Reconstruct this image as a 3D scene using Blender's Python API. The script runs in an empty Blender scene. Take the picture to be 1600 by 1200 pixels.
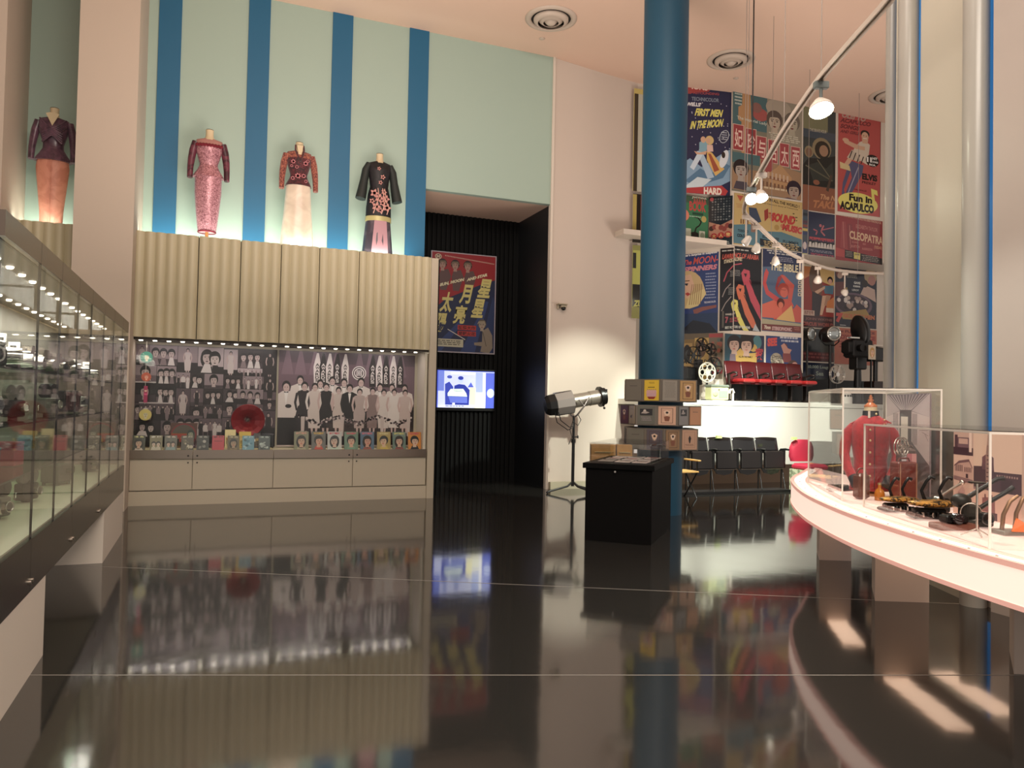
import bpy, math, random
from mathutils import Vector, Matrix
random.seed(7)
PI = math.pi
# ---------------------------------------------------------------- camera
CAM_H = 1.55
FPX = 1190.0
def _basis():
    y = Vector((-472, -20, -FPX)).normalized()
    x = Vector((3000, -91, -FPX)).normalized()
    x = (x - y*x.dot(y)).normalized()
    z = x.cross(y)
    return Matrix((x, y, z))
RM = _basis()
cd = bpy.data.cameras.new('camera'); cam = bpy.data.objects.new('camera', cd)
bpy.context.scene.collection.objects.link(cam)
cd.sensor_width = 36; cd.lens = FPX/1600*36; cd.clip_start = .05; cd.clip_end = 200
cam.matrix_world = Matrix.Translation((0, 0, CAM_H)) @ RM.to_4x4()
bpy.context.scene.camera = cam
# ---------------------------------------------------------------- world, exposure
sc = bpy.context.scene
vs = sc.view_settings
vs.view_transform = 'Standard'; vs.look = 'None'; vs.gamma = 1; vs.exposure = 0.0; vs.use_curve_mapping = False
sc.cycles.use_denoising = True
sc.cycles.max_bounces = 8; sc.cycles.transparent_max_bounces = 24
sc.cycles.sample_clamp_indirect = 6
w = bpy.data.worlds.new('world'); sc.world = w; w.use_nodes = True
bg = w.node_tree.nodes['Background']; bg.inputs[0].default_value = (1, .89, .80, 1); bg.inputs[1].default_value = 0.68

C = sc.collection
def light(name, kind, loc, energy, color=(1, .9, .8), aim=None, size=.1, sizey=None, angle=60, blend=.5):
    l = bpy.data.lights.new(name, kind); l.energy = energy; l.color = color
    if kind == 'AREA':
        l.size = size
        if sizey: l.shape = 'RECTANGLE'; l.size_y = sizey
    elif kind == 'SPOT':
        l.spot_size = math.radians(angle); l.spot_blend = blend; l.shadow_soft_size = size
    else: l.shadow_soft_size = size
    o = bpy.data.objects.new(name, l); C.objects.link(o); o.location = loc
    if aim is not None: o.rotation_euler = (Vector(aim)-Vector(loc)).to_track_quat('-Z', 'Y').to_euler()
    return o
# added warm fill areas without fixtures, two of them aimed up at the ceiling
light('hall_fill', 'AREA', (1.5, -1.5, 7.6), 760, (1, .88, .76), (3, 6, 0), 5, 3)
light('hall_fill', 'AREA', (1.6, 7.6, 2.7), 350, (1, .82, .72), (2.2, 7.6, 8), 2.5, 2.5)
light('hall_fill', 'AREA', (9.6, 9.0, 2.3), 170, (1, .84, .74), (9.8, 9.6, 8), 2, 2)
light('hall_fill', 'AREA', (2.5, 4.5, 7.85), 300, (1, .88, .78), (2.5, 6.5, 0), 4, 3)
# uplights hidden in the ledge under the dresses
light('ledge_light', 'AREA', (1.0, 12.02, 3.88), 20, (.92, 1, .88), (1.0, 12.66, 6.0), 4.2, .08)
light('ledge_light', 'AREA', (-2.5, 12.02, 3.88), 6, (.92, 1, .88), (-2.5, 12.66, 6.0), 1.2, .08)
light('ledge_light', 'AREA', (1.0, 12.46, 3.86), 30, (.92, 1, .88), (1.0, 12.60, 6.0), 4.2, .08)
light('ledge_light', 'AREA', (-2.5, 12.46, 3.86), 9, (.92, 1, .88), (-2.5, 12.60, 6.0), 1.2, .08)
# ---------------------------------------------------------------- pixel and position helpers
def ray(x, y): return RM @ Vector((x-800, -(y-600), -FPX))
def P(x, y, X=None, Y=None, Z=None):
    d = ray(x, y)
    t = (Z-CAM_H)/d.z if Z is not None else (Y/d.y if Y is not None else X/d.x)
    p = d*t; p.z += CAM_H; return p
def PV(x, y, A, B):                                     # on the upright plane through two plan points
    d = ray(x, y); n = Vector((B[1]-A[1], -(B[0]-A[0]), 0))
    t = (n.x*A[0]+n.y*A[1])/(n.x*d.x+n.y*d.y); p = d*t; p.z += CAM_H; return p
_f = RM @ Vector((0, 0, -1)); _f = Vector((_f.x, _f.y)).normalized(); _r = Vector((_f.y, -_f.x))
def LD(l, d, z=None):                                   # sideways / forward of the visitor
    q = _r*l + _f*d
    return (q.x, q.y) if z is None else (q.x, q.y, z)
FACING = math.atan2(_f.y, _f.x) - PI/2                    # rotz of things squared up to the visitor
# ---------------------------------------------------------------- materials
def lin(c):
    if isinstance(c, str):
        c = c.lstrip('#'); c = c*2 if len(c) == 3 else c; c = [int(c[i:i+2], 16)/255 for i in (0, 2, 4)]
    return tuple(((v/12.92) if v <= .04045 else ((v+.055)/1.055)**2.4) for v in c[:3])
MATS = {}
def mat(name, col='#808080', rough=.5, metal=0, emit=0, ecol=None, noise=0, nscale=30, bump=0, coat=0, spec=.5, trans=0):
    if name in MATS: return MATS[name]
    m = bpy.data.materials.new(name); m.use_nodes = True; nt = m.node_tree; b = nt.nodes['Principled BSDF']
    b.inputs['Base Color'].default_value = (*lin(col), 1); b.inputs['Roughness'].default_value = rough
    b.inputs['Metallic'].default_value = metal; b.inputs['Specular IOR Level'].default_value = spec
    b.inputs['Coat Weight'].default_value = coat; b.inputs['Transmission Weight'].default_value = trans
    if emit:
        b.inputs['Emission Color'].default_value = (*lin(ecol or col), 1); b.inputs['Emission Strength'].default_value = emit
    if noise or bump:
        tc = nt.nodes.new('ShaderNodeTexCoord'); n = nt.nodes.new('ShaderNodeTexNoise')
        n.inputs['Scale'].default_value = nscale; n.inputs['Detail'].default_value = 4
        nt.links.new(tc.outputs['Object'], n.inputs['Vector'])
        if noise:
            r = nt.nodes.new('ShaderNodeValToRGB'); c = lin(col)
            r.color_ramp.elements[0].position = .3; r.color_ramp.elements[1].position = .7
            r.color_ramp.elements[0].color = (*[v*(1-noise) for v in c], 1)
            r.color_ramp.elements[1].color = (*[min(1, v*(1+noise)) for v in c], 1)
            nt.links.new(n.outputs['Fac'], r.inputs[0]); nt.links.new(r.outputs[0], b.inputs['Base Color'])
        if bump:
            bp = nt.nodes.new('ShaderNodeBump'); bp.inputs['Strength'].default_value = bump; bp.inputs['Distance'].default_value = .01
            nt.links.new(n.outputs['Fac'], bp.inputs['Height']); nt.links.new(bp.outputs[0], b.inputs['Normal'])
    MATS[name] = m; return m
def glass(name, tint=(.95, .975, .96), f0=.03, power=6.0, haze=0.0):
    if name in MATS: return MATS[name]
    m = bpy.data.materials.new(name); m.use_nodes = True; nt = m.node_tree; nt.nodes.clear(); N = nt.nodes.new; L = nt.links.new
    g = N('ShaderNodeNewGeometry'); d = N('ShaderNodeVectorMath'); d.operation = 'DOT_PRODUCT'
    L(g.outputs['Incoming'], d.inputs[0]); L(g.outputs['Normal'], d.inputs[1])
    a = N('ShaderNodeMath'); a.operation = 'ABSOLUTE'; L(d.outputs['Value'], a.inputs[0])
    s = N('ShaderNodeMath'); s.operation = 'SUBTRACT'; s.inputs[0].default_value = 1; L(a.outputs[0], s.inputs[1])
    p = N('ShaderNodeMath'); p.operation = 'POWER'; L(s.outputs[0], p.inputs[0]); p.inputs[1].default_value = power
    q = N('ShaderNodeMath'); q.operation = 'MULTIPLY_ADD'; L(p.outputs[0], q.inputs[0]); q.inputs[1].default_value = 1-f0; q.inputs[2].default_value = f0
    t = N('ShaderNodeBsdfTransparent'); t.inputs[0].default_value = (*tint, 1)
    gl = N('ShaderNodeBsdfGlossy'); gl.inputs['Roughness'].default_value = .02
    mx = N('ShaderNodeMixShader'); L(q.outputs[0], mx.inputs[0]); L(t.outputs[0], mx.inputs[1]); L(gl.outputs[0], mx.inputs[2])
    out = N('ShaderNodeOutputMaterial')
    if haze:
        df = N('ShaderNodeBsdfDiffuse'); df.inputs[0].default_value = (.9, .9, .88, 1); m2 = N('ShaderNodeMixShader'); m2.inputs[0].default_value = haze
        L(mx.outputs[0], m2.inputs[1]); L(df.outputs[0], m2.inputs[2]); L(m2.outputs[0], out.inputs[0])
    else: L(mx.outputs[0], out.inputs[0])
    MATS[name] = m; return m
def print_mat(name='printed_paper', rough=.35, emit=0):
    if name in MATS: return MATS[name]
    m = bpy.data.materials.new(name); m.use_nodes = True; nt = m.node_tree; b = nt.nodes['Principled BSDF']
    a = nt.nodes.new('ShaderNodeAttribute'); a.attribute_name = 'Col'
    nt.links.new(a.outputs['Color'], b.inputs['Base Color']); b.inputs['Roughness'].default_value = rough
    if emit:
        nt.links.new(a.outputs['Color'], b.inputs['Emission Color']); b.inputs['Emission Strength'].default_value = emit
    MATS[name] = m; return m
# ---------------------------------------------------------------- mesh builder
class MB:
    def __init__(s): s.v = []; s.f = []; s.m = []; s.s = []; s.c = []
    def add(s, vs_, fs, m=0, smooth=False, col=None):
        o = len(s.v); s.v += [tuple(v) for v in vs_]
        for f in fs:
            s.f.append([i+o for i in f]); s.m.append(m); s.s.append(smooth); s.c.append(col)
        return s
    def box(s, c, d, rz=0, m=0, rx=0, ry=0, bev=0):
        x, y, z = [k/2 for k in d]
        if bev:
            b = min(bev, x*.9, y*.9, z*.9); pts = []
            for k, (zz, e) in enumerate(((-z, b), (-z+b, 0), (z-b, 0), (z, b))):
                X, Y = x-e, y-e; c2 = b*.6 if e == 0 else b*.4
                pts += [(-X+c2, -Y, zz), (X-c2, -Y, zz), (X, -Y+c2, zz), (X, Y-c2, zz), (X-c2, Y, zz), (-X+c2, Y, zz), (-X, Y-c2, zz), (-X, -Y+c2, zz)]
            fs = [list(range(7, -1, -1)), list(range(24, 32))]
            for k in range(3):
                for i in range(8): j = (i+1) % 8; fs.append([k*8+i, k*8+j, k*8+8+j, k*8+8+i])
        else:
            pts = [(-x, -y, -z), (x, -y, -z), (x, y, -z), (-x, y, -z), (-x, -y, z), (x, -y, z), (x, y, z), (-x, y, z)]
            fs = [(0, 3, 2, 1), (4, 5, 6, 7), (0, 1, 5, 4), (1, 2, 6, 5), (2, 3, 7, 6), (3, 0, 4, 7)]
        if rz or rx or ry:
            R = Matrix.Rotation(rz, 3, 'Z') @ Matrix.Rotation(ry, 3, 'Y') @ Matrix.Rotation(rx, 3, 'X'); pts = [R @ Vector(p) for p in pts]
        return s.add([(p[0]+c[0], p[1]+c[1], p[2]+c[2]) for p in pts], fs, m)
    def tube(s, pts, r, n=8, m=0, smooth=True, closed=False, caps=True, flat=1.0):
        pts = [Vector(p) for p in pts]; k = len(pts); rs = r if isinstance(r, (list, tuple)) else [r]*k
        vs_, fs = [], []; up = None
        for i, p in enumerate(pts):
            a = pts[(i-1) % k] if closed or i > 0 else p; b = pts[(i+1) % k] if closed or i < k-1 else p
            t = (b-a).normalized() if (b-a).length > 1e-9 else Vector((0, 0, 1))
            if up is None:
                up = Vector((0, 0, 1)) if abs(t.z) < .9 else Vector((0, 1, 0))
            u = up - t*up.dot(t)
            if u.length < 1e-6: u = t.orthogonal()
            u.normalize(); w_ = t.cross(u); up = u
            for j in range(n):
                an = 2*PI*j/n; vs_.append(p + u*math.cos(an)*rs[i]*flat + w_*math.sin(an)*rs[i])
        for i in range(k if closed else k-1):
            i2 = (i+1) % k
            for j in range(n):
                j2 = (j+1) % n; fs.append([i*n+j, i*n+j2, i2*n+j2, i2*n+j])
        s.add(vs_, fs, m, smooth)
        if caps and not closed:
            s.add(vs_[:n], [list(range(n-1, -1, -1))], m); s.add(vs_[-n:], [list(range(n))], m)
        return s
    def cyl(s, a, b, r, r2=None, n=16, m=0, smooth=True, caps=True): return s.tube([a, b], [r, r if r2 is None else r2], n, m, smooth, caps=caps)
    def lathe(s, prof, c=(0, 0, 0), n=24, m=0, sx=1, sy=1, axis=None, smooth=True, caps=True):
        vs_, fs = [], []; R = None
        if axis is not None: R = Vector((0, 0, 1)).rotation_difference(Vector(axis).normalized()).to_matrix()
        for (r, z) in prof:
            for j in range(n):
                a = 2*PI*j/n; p = Vector((r*math.cos(a)*sx, r*math.sin(a)*sy, z))
                if R: p = R @ p
                vs_.append((p.x+c[0], p.y+c[1], p.z+c[2]))
        for i in range(len(prof)-1):
            for j in range(n):
                j2 = (j+1) % n; fs.append([i*n+j, i*n+j2, (i+1)*n+j2, (i+1)*n+j])
        s.add(vs_, fs, m, smooth)
        if caps and prof[0][0] > 1e-6: s.add(vs_[:n], [list(range(n-1, -1, -1))], m)
        if caps and prof[-1][0] > 1e-6: s.add(vs_[-n:], [list(range(n))], m)
        return s
    def loft(s, rings, m=0, smooth=True, caps=True):
        n = len(rings[0]); vs_ = [p for r in rings for p in r]; fs = []
        for i in range(len(rings)-1):
            for j in range(n): j2 = (j+1) % n; fs.append([i*n+j, i*n+j2, (i+1)*n+j2, (i+1)*n+j])
        s.add(vs_, fs, m, smooth)
        if caps: s.add(rings[0], [list(range(n-1, -1, -1))], m); s.add(rings[-1], [list(range(n))], m)
        return s
    def ell(s, c, r, n=16, k=10, m=0):
        if not isinstance(r, (tuple, list)): r = (r, r, r)
        prof = [(math.sin(PI*i/k), -math.cos(PI*i/k)) for i in range(k+1)]
        vs_, fs = [], []
        for (a, z) in prof:
            for j in range(n): t = 2*PI*j/n; vs_.append((c[0]+r[0]*a*math.cos(t), c[1]+r[1]*a*math.sin(t), c[2]+r[2]*z))
        for i in range(k):
            for j in range(n): j2 = (j+1) % n; fs.append([i*n+j, i*n+j2, (i+1)*n+j2, (i+1)*n+j])
        return s.add(vs_, fs, m, True)
    def prism(s, poly, z0, z1, m=0, mtop=None, mside=None):
        n = len(poly); a = sum(poly[i][0]*poly[(i+1) % n][1]-poly[(i+1) % n][0]*poly[i][1] for i in range(n))
        if a < 0: poly = poly[::-1]
        vs_ = [(x, y, z0) for x, y in poly]+[(x, y, z1) for x, y in poly]
        s.add(vs_, [[i, (i+1) % n, n+(i+1) % n, n+i] for i in range(n)], m if mside is None else mside)
        s.add(vs_, [list(range(n-1, -1, -1))], m); s.add(vs_, [list(range(n, 2*n))], m if mtop is None else mtop)
        return s
    def slab(s, poly, O, U, V, t, m=0):                         # polygon in a frame, given thickness
        O, U, V = Vector(O), Vector(U), Vector(V); Nn = U.cross(V).normalized()*t; n = len(poly)
        a = sum(poly[i][0]*poly[(i+1) % n][1]-poly[(i+1) % n][0]*poly[i][1] for i in range(n))
        if a < 0: poly = poly[::-1]
        b = [O+U*x+V*y for x, y in poly]; vs_ = b+[p+Nn for p in b]
        s.add(vs_, [list(range(n-1, -1, -1)), list(range(n, 2*n))]+[[i, (i+1) % n, n+(i+1) % n, n+i] for i in range(n)], m)
        return s
    def ring(s, c, axis, R_, r, n=32, k=8, m=0, flat=1.0):
        ax = Vector(axis).normalized(); u = ax.orthogonal().normalized(); w_ = ax.cross(u); vs_, fs = [], []
        for i in range(n):
            a = 2*PI*i/n; d = u*math.cos(a)+w_*math.sin(a)
            for j in range(k): b = 2*PI*j/k; vs_.append(Vector(c)+d*(R_+r*math.cos(b))+ax*(r*flat*math.sin(b)))
        for i in range(n):
            for j in range(k): i2, j2 = (i+1) % n, (j+1) % k; fs.append([i*k+j, i2*k+j, i2*k+j2, i*k+j2])
        return s.add(vs_, fs, m, True)
    def build(s, name, mats, parent=None, loc=None, rz=0, label=None):
        me = bpy.data.meshes.new(name); me.from_pydata(s.v, [], s.f)
        if not isinstance(mats, (list, tuple)): mats = [mats]
        for m_ in mats: me.materials.append(m_)
        me.polygons.foreach_set('material_index', s.m); me.polygons.foreach_set('use_smooth', s.s)
        if any(c is not None for c in s.c):
            at = me.color_attributes.new('Col', 'FLOAT_COLOR', 'CORNER'); buf = []
            for f, c in zip(s.f, s.c): buf += [*(c or (.5, .5, .5)), 1.0]*len(f)
            at.data.foreach_set('color', buf)
        me.update()
        o = bpy.data.objects.new(name, me); C.objects.link(o)
        if parent is not None: o.parent = parent
        if loc is not None: o.location = loc
        if rz: o.rotation_euler = (0, 0, rz)
        if label: o['label'] = label
        return o
def thing(name, label, cat, loc=(0, 0, 0), rz=0, group=None):
    o = bpy.data.objects.new(name, None); C.objects.link(o); o.location = loc; o.rotation_euler = (0, 0, rz)
    o.empty_display_size = .1; return tag(o, label, cat, group)
def tag(o, label, cat, group=None):
    o['label'] = label; o['category'] = cat
    if group: o['group'] = group
    return o
def struct(o): o['kind'] = 'structure'; return o
def sbox(name, x0, x1, y0, y1, z0, z1, m):
    b = MB(); b.box(((x0+x1)/2, (y0+y1)/2, (z0+z1)/2), (x1-x0, y1-y0, z1-z0)); return struct(b.build(name, m))
# ---------------------------------------------------------------- printed artwork
_txt = {}
def text_mesh(t, bold):
    k = (t, bold)
    if k in _txt: return _txt[k]
    cu = bpy.data.curves.new('t', 'FONT'); cu.body = t; cu.resolution_u = 3; cu.offset = bold
    o = bpy.data.objects.new('t', cu); C.objects.link(o)
    me = bpy.data.meshes.new_from_object(o)
    vs_ = [(v.co.x, v.co.y) for v in me.vertices]; fs = [list(p.vertices) for p in me.polygons]
    bpy.data.objects.remove(o); bpy.data.curves.remove(cu); bpy.data.meshes.remove(me)
    xs = [v[0] for v in vs_] or [0, 1]; ys = [v[1] for v in vs_] or [0, 1]
    r = (vs_, fs, min(xs), max(xs), min(ys), max(ys)); _txt[k] = r; return r
class Art(MB):
    """flat printed picture, local x to the right, z up, facing -y; drawing units are those of frame"""
    def __init__(s, w_, h_, frame, bgc='#ffffff', thick=.008, step=.00025, edge=None):
        super().__init__(); s.w, s.h, s.fr, s.step = w_, h_, frame, step; s.G = 0; s.occ = []
        e = lin(edge or bgc)
        s.box((w_/2, thick/2, h_/2), (w_, thick, h_)); s.c = [e]*len(s.c)
        s.rect(frame[0], frame[1], frame[2], frame[3], bgc)
    def M(s, x, y):
        a, b, c, d = s.fr; return ((x-a)/(c-a)*s.w, (d-y)/(d-b)*s.h)
    def layer(s, q):
        """lowest free sheet over whatever is already printed there; shapes of one group share it"""
        xs = [p[0] for p in q]; ys = [p[1] for p in q]; a, b, c, d = min(xs), min(ys), max(xs), max(ys)
        L = 1+max([o[4] for o in s.occ if o[5] != s.G and o[0] < c and a < o[2] and o[1] < d and b < o[3]], default=0)
        s.occ.append((a, b, c, d, L, s.G)); return L
    def poly(s, pts, col, lay=True):
        if lay: s.G += 1
        q = [s.M(*p) for p in pts]; n = len(q)
        q = [(min(max(x, 0), s.w), min(max(z, 0), s.h)) for x, z in q]
        L = s.layer(q)
        a = sum(q[i][0]*q[(i+1) % n][1]-q[(i+1) % n][0]*q[i][1] for i in range(n))
        if a < 0: q = q[::-1]
        s.add([(x, -.0008-L*s.step, z) for x, z in q], [list(range(n))], 0, False, lin(col)); return s
    def rect(s, x0, y0, x1, y1, col): return s.poly([(x0, y0), (x1, y0), (x1, y1), (x0, y1)], col)
    def blob(s, cx, cy, rx, ry, col, n=18, rot=0, lay=True):
        c_, s_ = math.cos(rot), math.sin(rot)
        return s.poly([(cx+rx*math.cos(t)*c_-ry*math.sin(t)*s_, cy+rx*math.cos(t)*s_+ry*math.sin(t)*c_) for t in [2*PI*i/n for i in range(n)]], col, lay)
    def line(s, pts, w_, col):
        s.G += 1
        for (x0, y0), (x1, y1) in zip(pts[:-1], pts[1:]):
            d = math.hypot(x1-x0, y1-y0) or 1; nx, ny = -(y1-y0)/d*w_/2, (x1-x0)/d*w_/2
            s.poly([(x0+nx, y0+ny), (x1+nx, y1+ny), (x1-nx, y1-ny), (x0-nx, y0-ny)], col, False)
        return s
    def text(s, t, x0, y0, x1, y1, col, bold=.02, slant=0, rise=0):
        """fit the words in the box; rise lifts the right end"""
        vs_, fs, a, b, c, d = text_mesh(t, bold); s.G += 1; cc = lin(col); out = []
        for (x, y) in vs_:
            u = (x-a)/max(b-a, 1e-6); v = (y-c)/max(d-c, 1e-6)
            px = x0+(x1-x0)*u+slant*v; py = y1-(y1-y0)*v-rise*u; q = s.M(px, py)
            q = (min(max(q[0], 0), s.w), min(max(q[1], 0), s.h))
            out.append(q)
        if not out: return s
        L = s.layer(out); out = [(x, -.0008-L*s.step, z) for x, z in out]
        s.add(out, fs, 0, False, cc); return s
    def lines(s, x0, y0, x1, y1, rows, col, fill=.5, seed=1):
        """tiny unreadable type as dashes"""
        rn = random.Random(seed); s.G += 1; dy = (y1-y0)/rows
        for r in range(rows):
            x = x0+rn.random()*(x1-x0)*.1
            while x < x1-(x1-x0)*.08:
                l = (x1-x0)*rn.uniform(.05, .18); xe = min(x+l, x1); y = y0+dy*r
                s.poly([(x, y), (xe, y), (xe, y+dy*fill), (x, y+dy*fill)], col, False); x = xe+(x1-x0)*.03
        return s
    def face(s, cx, cy, r, skin='#c9a48c', hair='#1a1416', long=0, dark='#33211f', lip='#7a3030', turn=0, shade='#9a7565'):
        if long: s.blob(cx-r*.05, cy+r*.25*long, r*1.02, r*(1.15+.3*long), hair)
        s.blob(cx, cy-r*.22, r*.98, r*1.12, hair)
        s.poly([(cx-r*.3, cy+r*.6), (cx+r*.3, cy+r*.6), (cx+r*.42, cy+r*1.5), (cx-r*.42, cy+r*1.5)], skin)
        s.blob(cx+turn*r*.1, cy+r*.12, r*.68, r*.92, skin, 20)
        s.poly([(cx-r*.72, cy-r*.35), (cx-r*.45, cy-r*.82), (cx+r*.5, cy-r*.85), (cx+r*.72, cy-r*.3), (cx+r*.35, cy-r*.52), (cx-r*.1, cy-r*.5)], hair)
        t = turn*r*.18
        for k in (-1, 1):
            s.poly([(cx+t+k*r*.3-r*.17, cy), (cx+t+k*r*.3, cy-r*.08), (cx+t+k*r*.3+r*.17, cy), (cx+t+k*r*.3, cy+r*.07)], dark)
            s.line([(cx+t+k*r*.3-r*.2, cy-r*.2), (cx+t+k*r*.3+r*.2, cy-r*.22)], r*.07, dark)
        s.poly([(cx+t, cy), (cx+t+r*.12, cy+r*.38), (cx+t-r*.1, cy+r*.38)], shade)
        s.poly([(cx+t-r*.24, cy+r*.62), (cx+t, cy+r*.54), (cx+t+r*.24, cy+r*.62), (cx+t, cy+r*.76)], lip)
        return s
    def person(s, cx, y0, h, top='#e6dcd8', low='#2a2024', skin='#c8ab9c', hair='#20181a', dress=False, wid=1.0, arm=None, tie=False):
        """standing figure, y0 the top of the head"""
        r = h*.062; u = h; W = wid
        if dress:
            s.poly([(cx-.1*u*W, y0+.17*u), (cx-.05*u, y0+.145*u), (cx+.05*u, y0+.145*u), (cx+.1*u*W, y0+.17*u), (cx+.085*u*W, y0+.3*u), (cx+.07*u*W, y0+.4*u),
                    (cx+.11*u*W, y0+.55*u), (cx+.09*u*W, y0+.88*u), (cx-.09*u*W, y0+.88*u), (cx-.11*u*W, y0+.55*u), (cx-.07*u*W, y0+.4*u), (cx-.085*u*W, y0+.3*u)], top)
            for k in (-1, 1): s.poly([(cx+k*.02*u, y0+.88*u), (cx+k*.065*u, y0+.88*u), (cx+k*.05*u, y0+.99*u), (cx+k*.025*u, y0+.99*u)], skin)
        else:
            s.poly([(cx-.085*u*W, y0+.48*u), (cx+.085*u*W, y0+.48*u), (cx+.09*u*W, y0+.98*u), (cx+.012*u, y0+.98*u), (cx, y0+.6*u), (cx-.012*u, y0+.98*u), (cx-.09*u*W, y0+.98*u)], low)
            s.poly([(cx-.125*u*W, y0+.19*u), (cx-.05*u, y0+.145*u), (cx+.05*u, y0+.145*u), (cx+.125*u*W, y0+.19*u), (cx+.11*u*W, y0+.54*u), (cx-.11*u*W, y0+.54*u)], top)
        for k in (-1, 1):
            s.poly([(cx+k*.085*u*W, y0+.18*u), (cx+k*.125*u*W, y0+.2*u), (cx+k*.15*u*W, y0+.37*u), (cx+k*.12*u*W, y0+.52*u), (cx+k*.095*u*W, y0+.5*u), (cx+k*.115*u*W, y0+.37*u)], arm or (skin if dress else top))
        s.blob(cx, y0+.55*r*2, r, r*1.25, hair); s.blob(cx, y0+r*1.55, r*.74, r*1.0, skin)
        s.poly([(cx-r*.4, y0+2.2*r), (cx+r*.4, y0+2.2*r), (cx+r*.5, y0+.16*u), (cx-r*.5, y0+.16*u)], skin)
        for k in (-1, 1): s.blob(cx+k*r*.3, y0+r*1.42, r*.13, r*.09, hair, 6, 0, False)
        if tie:
            s.poly([(cx-.03*u, y0+.15*u), (cx+.03*u, y0+.15*u), (cx, y0+.36*u)], '#f0e8e6'); s.poly([(cx-r*.5, y0+.15*u), (cx+r*.5, y0+.17*u), (cx+r*.5, y0+.15*u), (cx-r*.5, y0+.17*u)], '#171113')
        return s
    def put(s, name, loc, rz=0, label=None, cat=None, group=None, parent=None, m=None):
        o = s.build(name, m or print_mat(), parent, loc, rz)
        if cat: tag(o, label, cat, group)
        elif label: o['label'] = label
        return o
def on_wall(A, B, px0, px1, y0, y1, gap=.012, **k):
    """an Art sheet hung on the upright plane A-B covering that stretch of the wall; returns art, location, rotz"""
    ym, xm = (y0+y1)/2, (px0+px1)/2
    a, b = PV(px0, ym, A, B), PV(px1, ym, A, B); t, u = PV(xm, y0, A, B).z, PV(xm, y1, A, B).z
    d = Vector((b.x-a.x, b.y-a.y)); rz = math.atan2(d.y, d.x); nrm = Vector((math.sin(rz), -math.cos(rz)))
    return Art(d.length, t-u, (px0, y0, px1, y1), **k), (a.x+nrm.x*gap, a.y+nrm.y*gap, u), rz
# ================================================================ SETTING
HC = 7.93; YG = 12.67; YW = 12.57; YF = 11.87; HL = 3.86
m_ceil = mat('ceiling_paint', '#d2b4a0', .8)
m_white = mat('white_wall_paint', '#cdc3b6', .6)
m_beige = mat('beige_wall_paint', '#b3a494', .6)
m_flute = mat('fluted_cream_panel', '#b8af92', .5)
m_cream = mat('cream_laminate', '#afa592', .45)
m_green = mat('pale_green_paint', '#9bafa3', .6)
m_blue = mat('blue_paint', '#125a7e', .5)
m_blk = mat('black_slat_board', '#070808', .7, spec=.2)
m_steel = mat('brushed_steel', '#9c9186', .28, 1)
m_black = mat('black_metal', '#0b0b0c', .35)
m_floor = bpy.data.materials.new('polished_black_terrazzo'); m_floor.use_nodes = True
def _floor():
    nt = m_floor.node_tree; N = nt.nodes.new; L = nt.links.new; b = nt.nodes['Principled BSDF']
    tc = N('ShaderNodeTexCoord')
    v = N('ShaderNodeTexVoronoi'); v.inputs['Scale'].default_value = 42; L(tc.outputs['Object'], v.inputs['Vector'])
    r = N('ShaderNodeValToRGB'); r.color_ramp.elements[0].position = .05; r.color_ramp.elements[1].position = .14
    r.color_ramp.elements[0].color = (.14, .13, .12, 1); r.color_ramp.elements[1].color = (0.021, .0195, .0175, 1); L(v.outputs['Distance'], r.inputs[0])
    n1 = N('ShaderNodeTexNoise'); n1.inputs['Scale'].default_value = 60; L(tc.outputs['Object'], n1.inputs['Vector'])
    r1 = N('ShaderNodeValToRGB'); r1.color_ramp.elements[0].position = .55; r1.color_ramp.elements[1].position = .68
    r1.color_ramp.elements[0].color = (0.021, .0195, .0175, 1); r1.color_ramp.elements[1].color = (1, 1, 1, 1); L(n1.outputs['Fac'], r1.inputs[0])
    mx = N('ShaderNodeMixRGB'); mx.inputs[1].default_value = (.022, .021, .019, 1); L(r.outputs[0], mx.inputs[2]); L(r1.outputs[0], mx.inputs[0])
    L(mx.outputs[0], b.inputs['Base Color'])
    n = N('ShaderNodeTexNoise'); n.inputs['Scale'].default_value = 1.7; n.inputs['Detail'].default_value = 3; L(tc.outputs['Object'], n.inputs['Vector'])
    rr = N('ShaderNodeMapRange'); rr.inputs['To Min'].default_value = .05; rr.inputs['To Max'].default_value = .10; L(n.outputs['Fac'], rr.inputs['Value']); L(rr.outputs[0], b.inputs['Roughness'])
    bp = N('ShaderNodeBump'); bp.inputs['Strength'].default_value = .06; bp.inputs['Distance'].default_value = .02; L(n.outputs['Fac'], bp.inputs['Height']); L(bp.outputs[0], b.inputs['Normal'])
    b.inputs['IOR'].default_value = 1.95
_floor()
sbox('floor', -8, 19, -5, 16, -.1, 0, m_floor)
def joint(name, a, b):
    a, b = Vector(a), Vector(b); d = b-a; m_ = MB()
    m_.box(((a.x+b.x)/2, (a.y+b.y)/2, .0006), (d.length, .007, .0012), math.atan2(d.y, d.x)); struct(m_.build(name, mat('zinc_joint', '#8d8780', .4)))
joint('trim_1', (-4.3, 6.03), (9.0, 1.62)); joint('trim_2', (-2.6, 8.66), (9, 2.72))
c_ = MB(); c_.box((5.5, 8, HC+.1), (27, 18, .2)); struct(c_.build('ceiling', m_ceil))
# upper wall over the ledge: pale green with blue bands
sbox('wall_back', -5.0, 5.725, YG, YG+.12, 5.205, HC, m_green)
sbox('wall_back', -5.0, 3.34, YG, YG+.12, 3.6, 5.205, m_green)
k = 0
for x0, x1 in ((-3.35, -2.76), (-.88, -.561), (.406, .732), (1.71, 2.042), (3.002, 3.345)):
    sbox('trim_%d' % (3+k), x0, x1, YG-.022, YG, 3.7, HC, m_blue); k += 1
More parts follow.
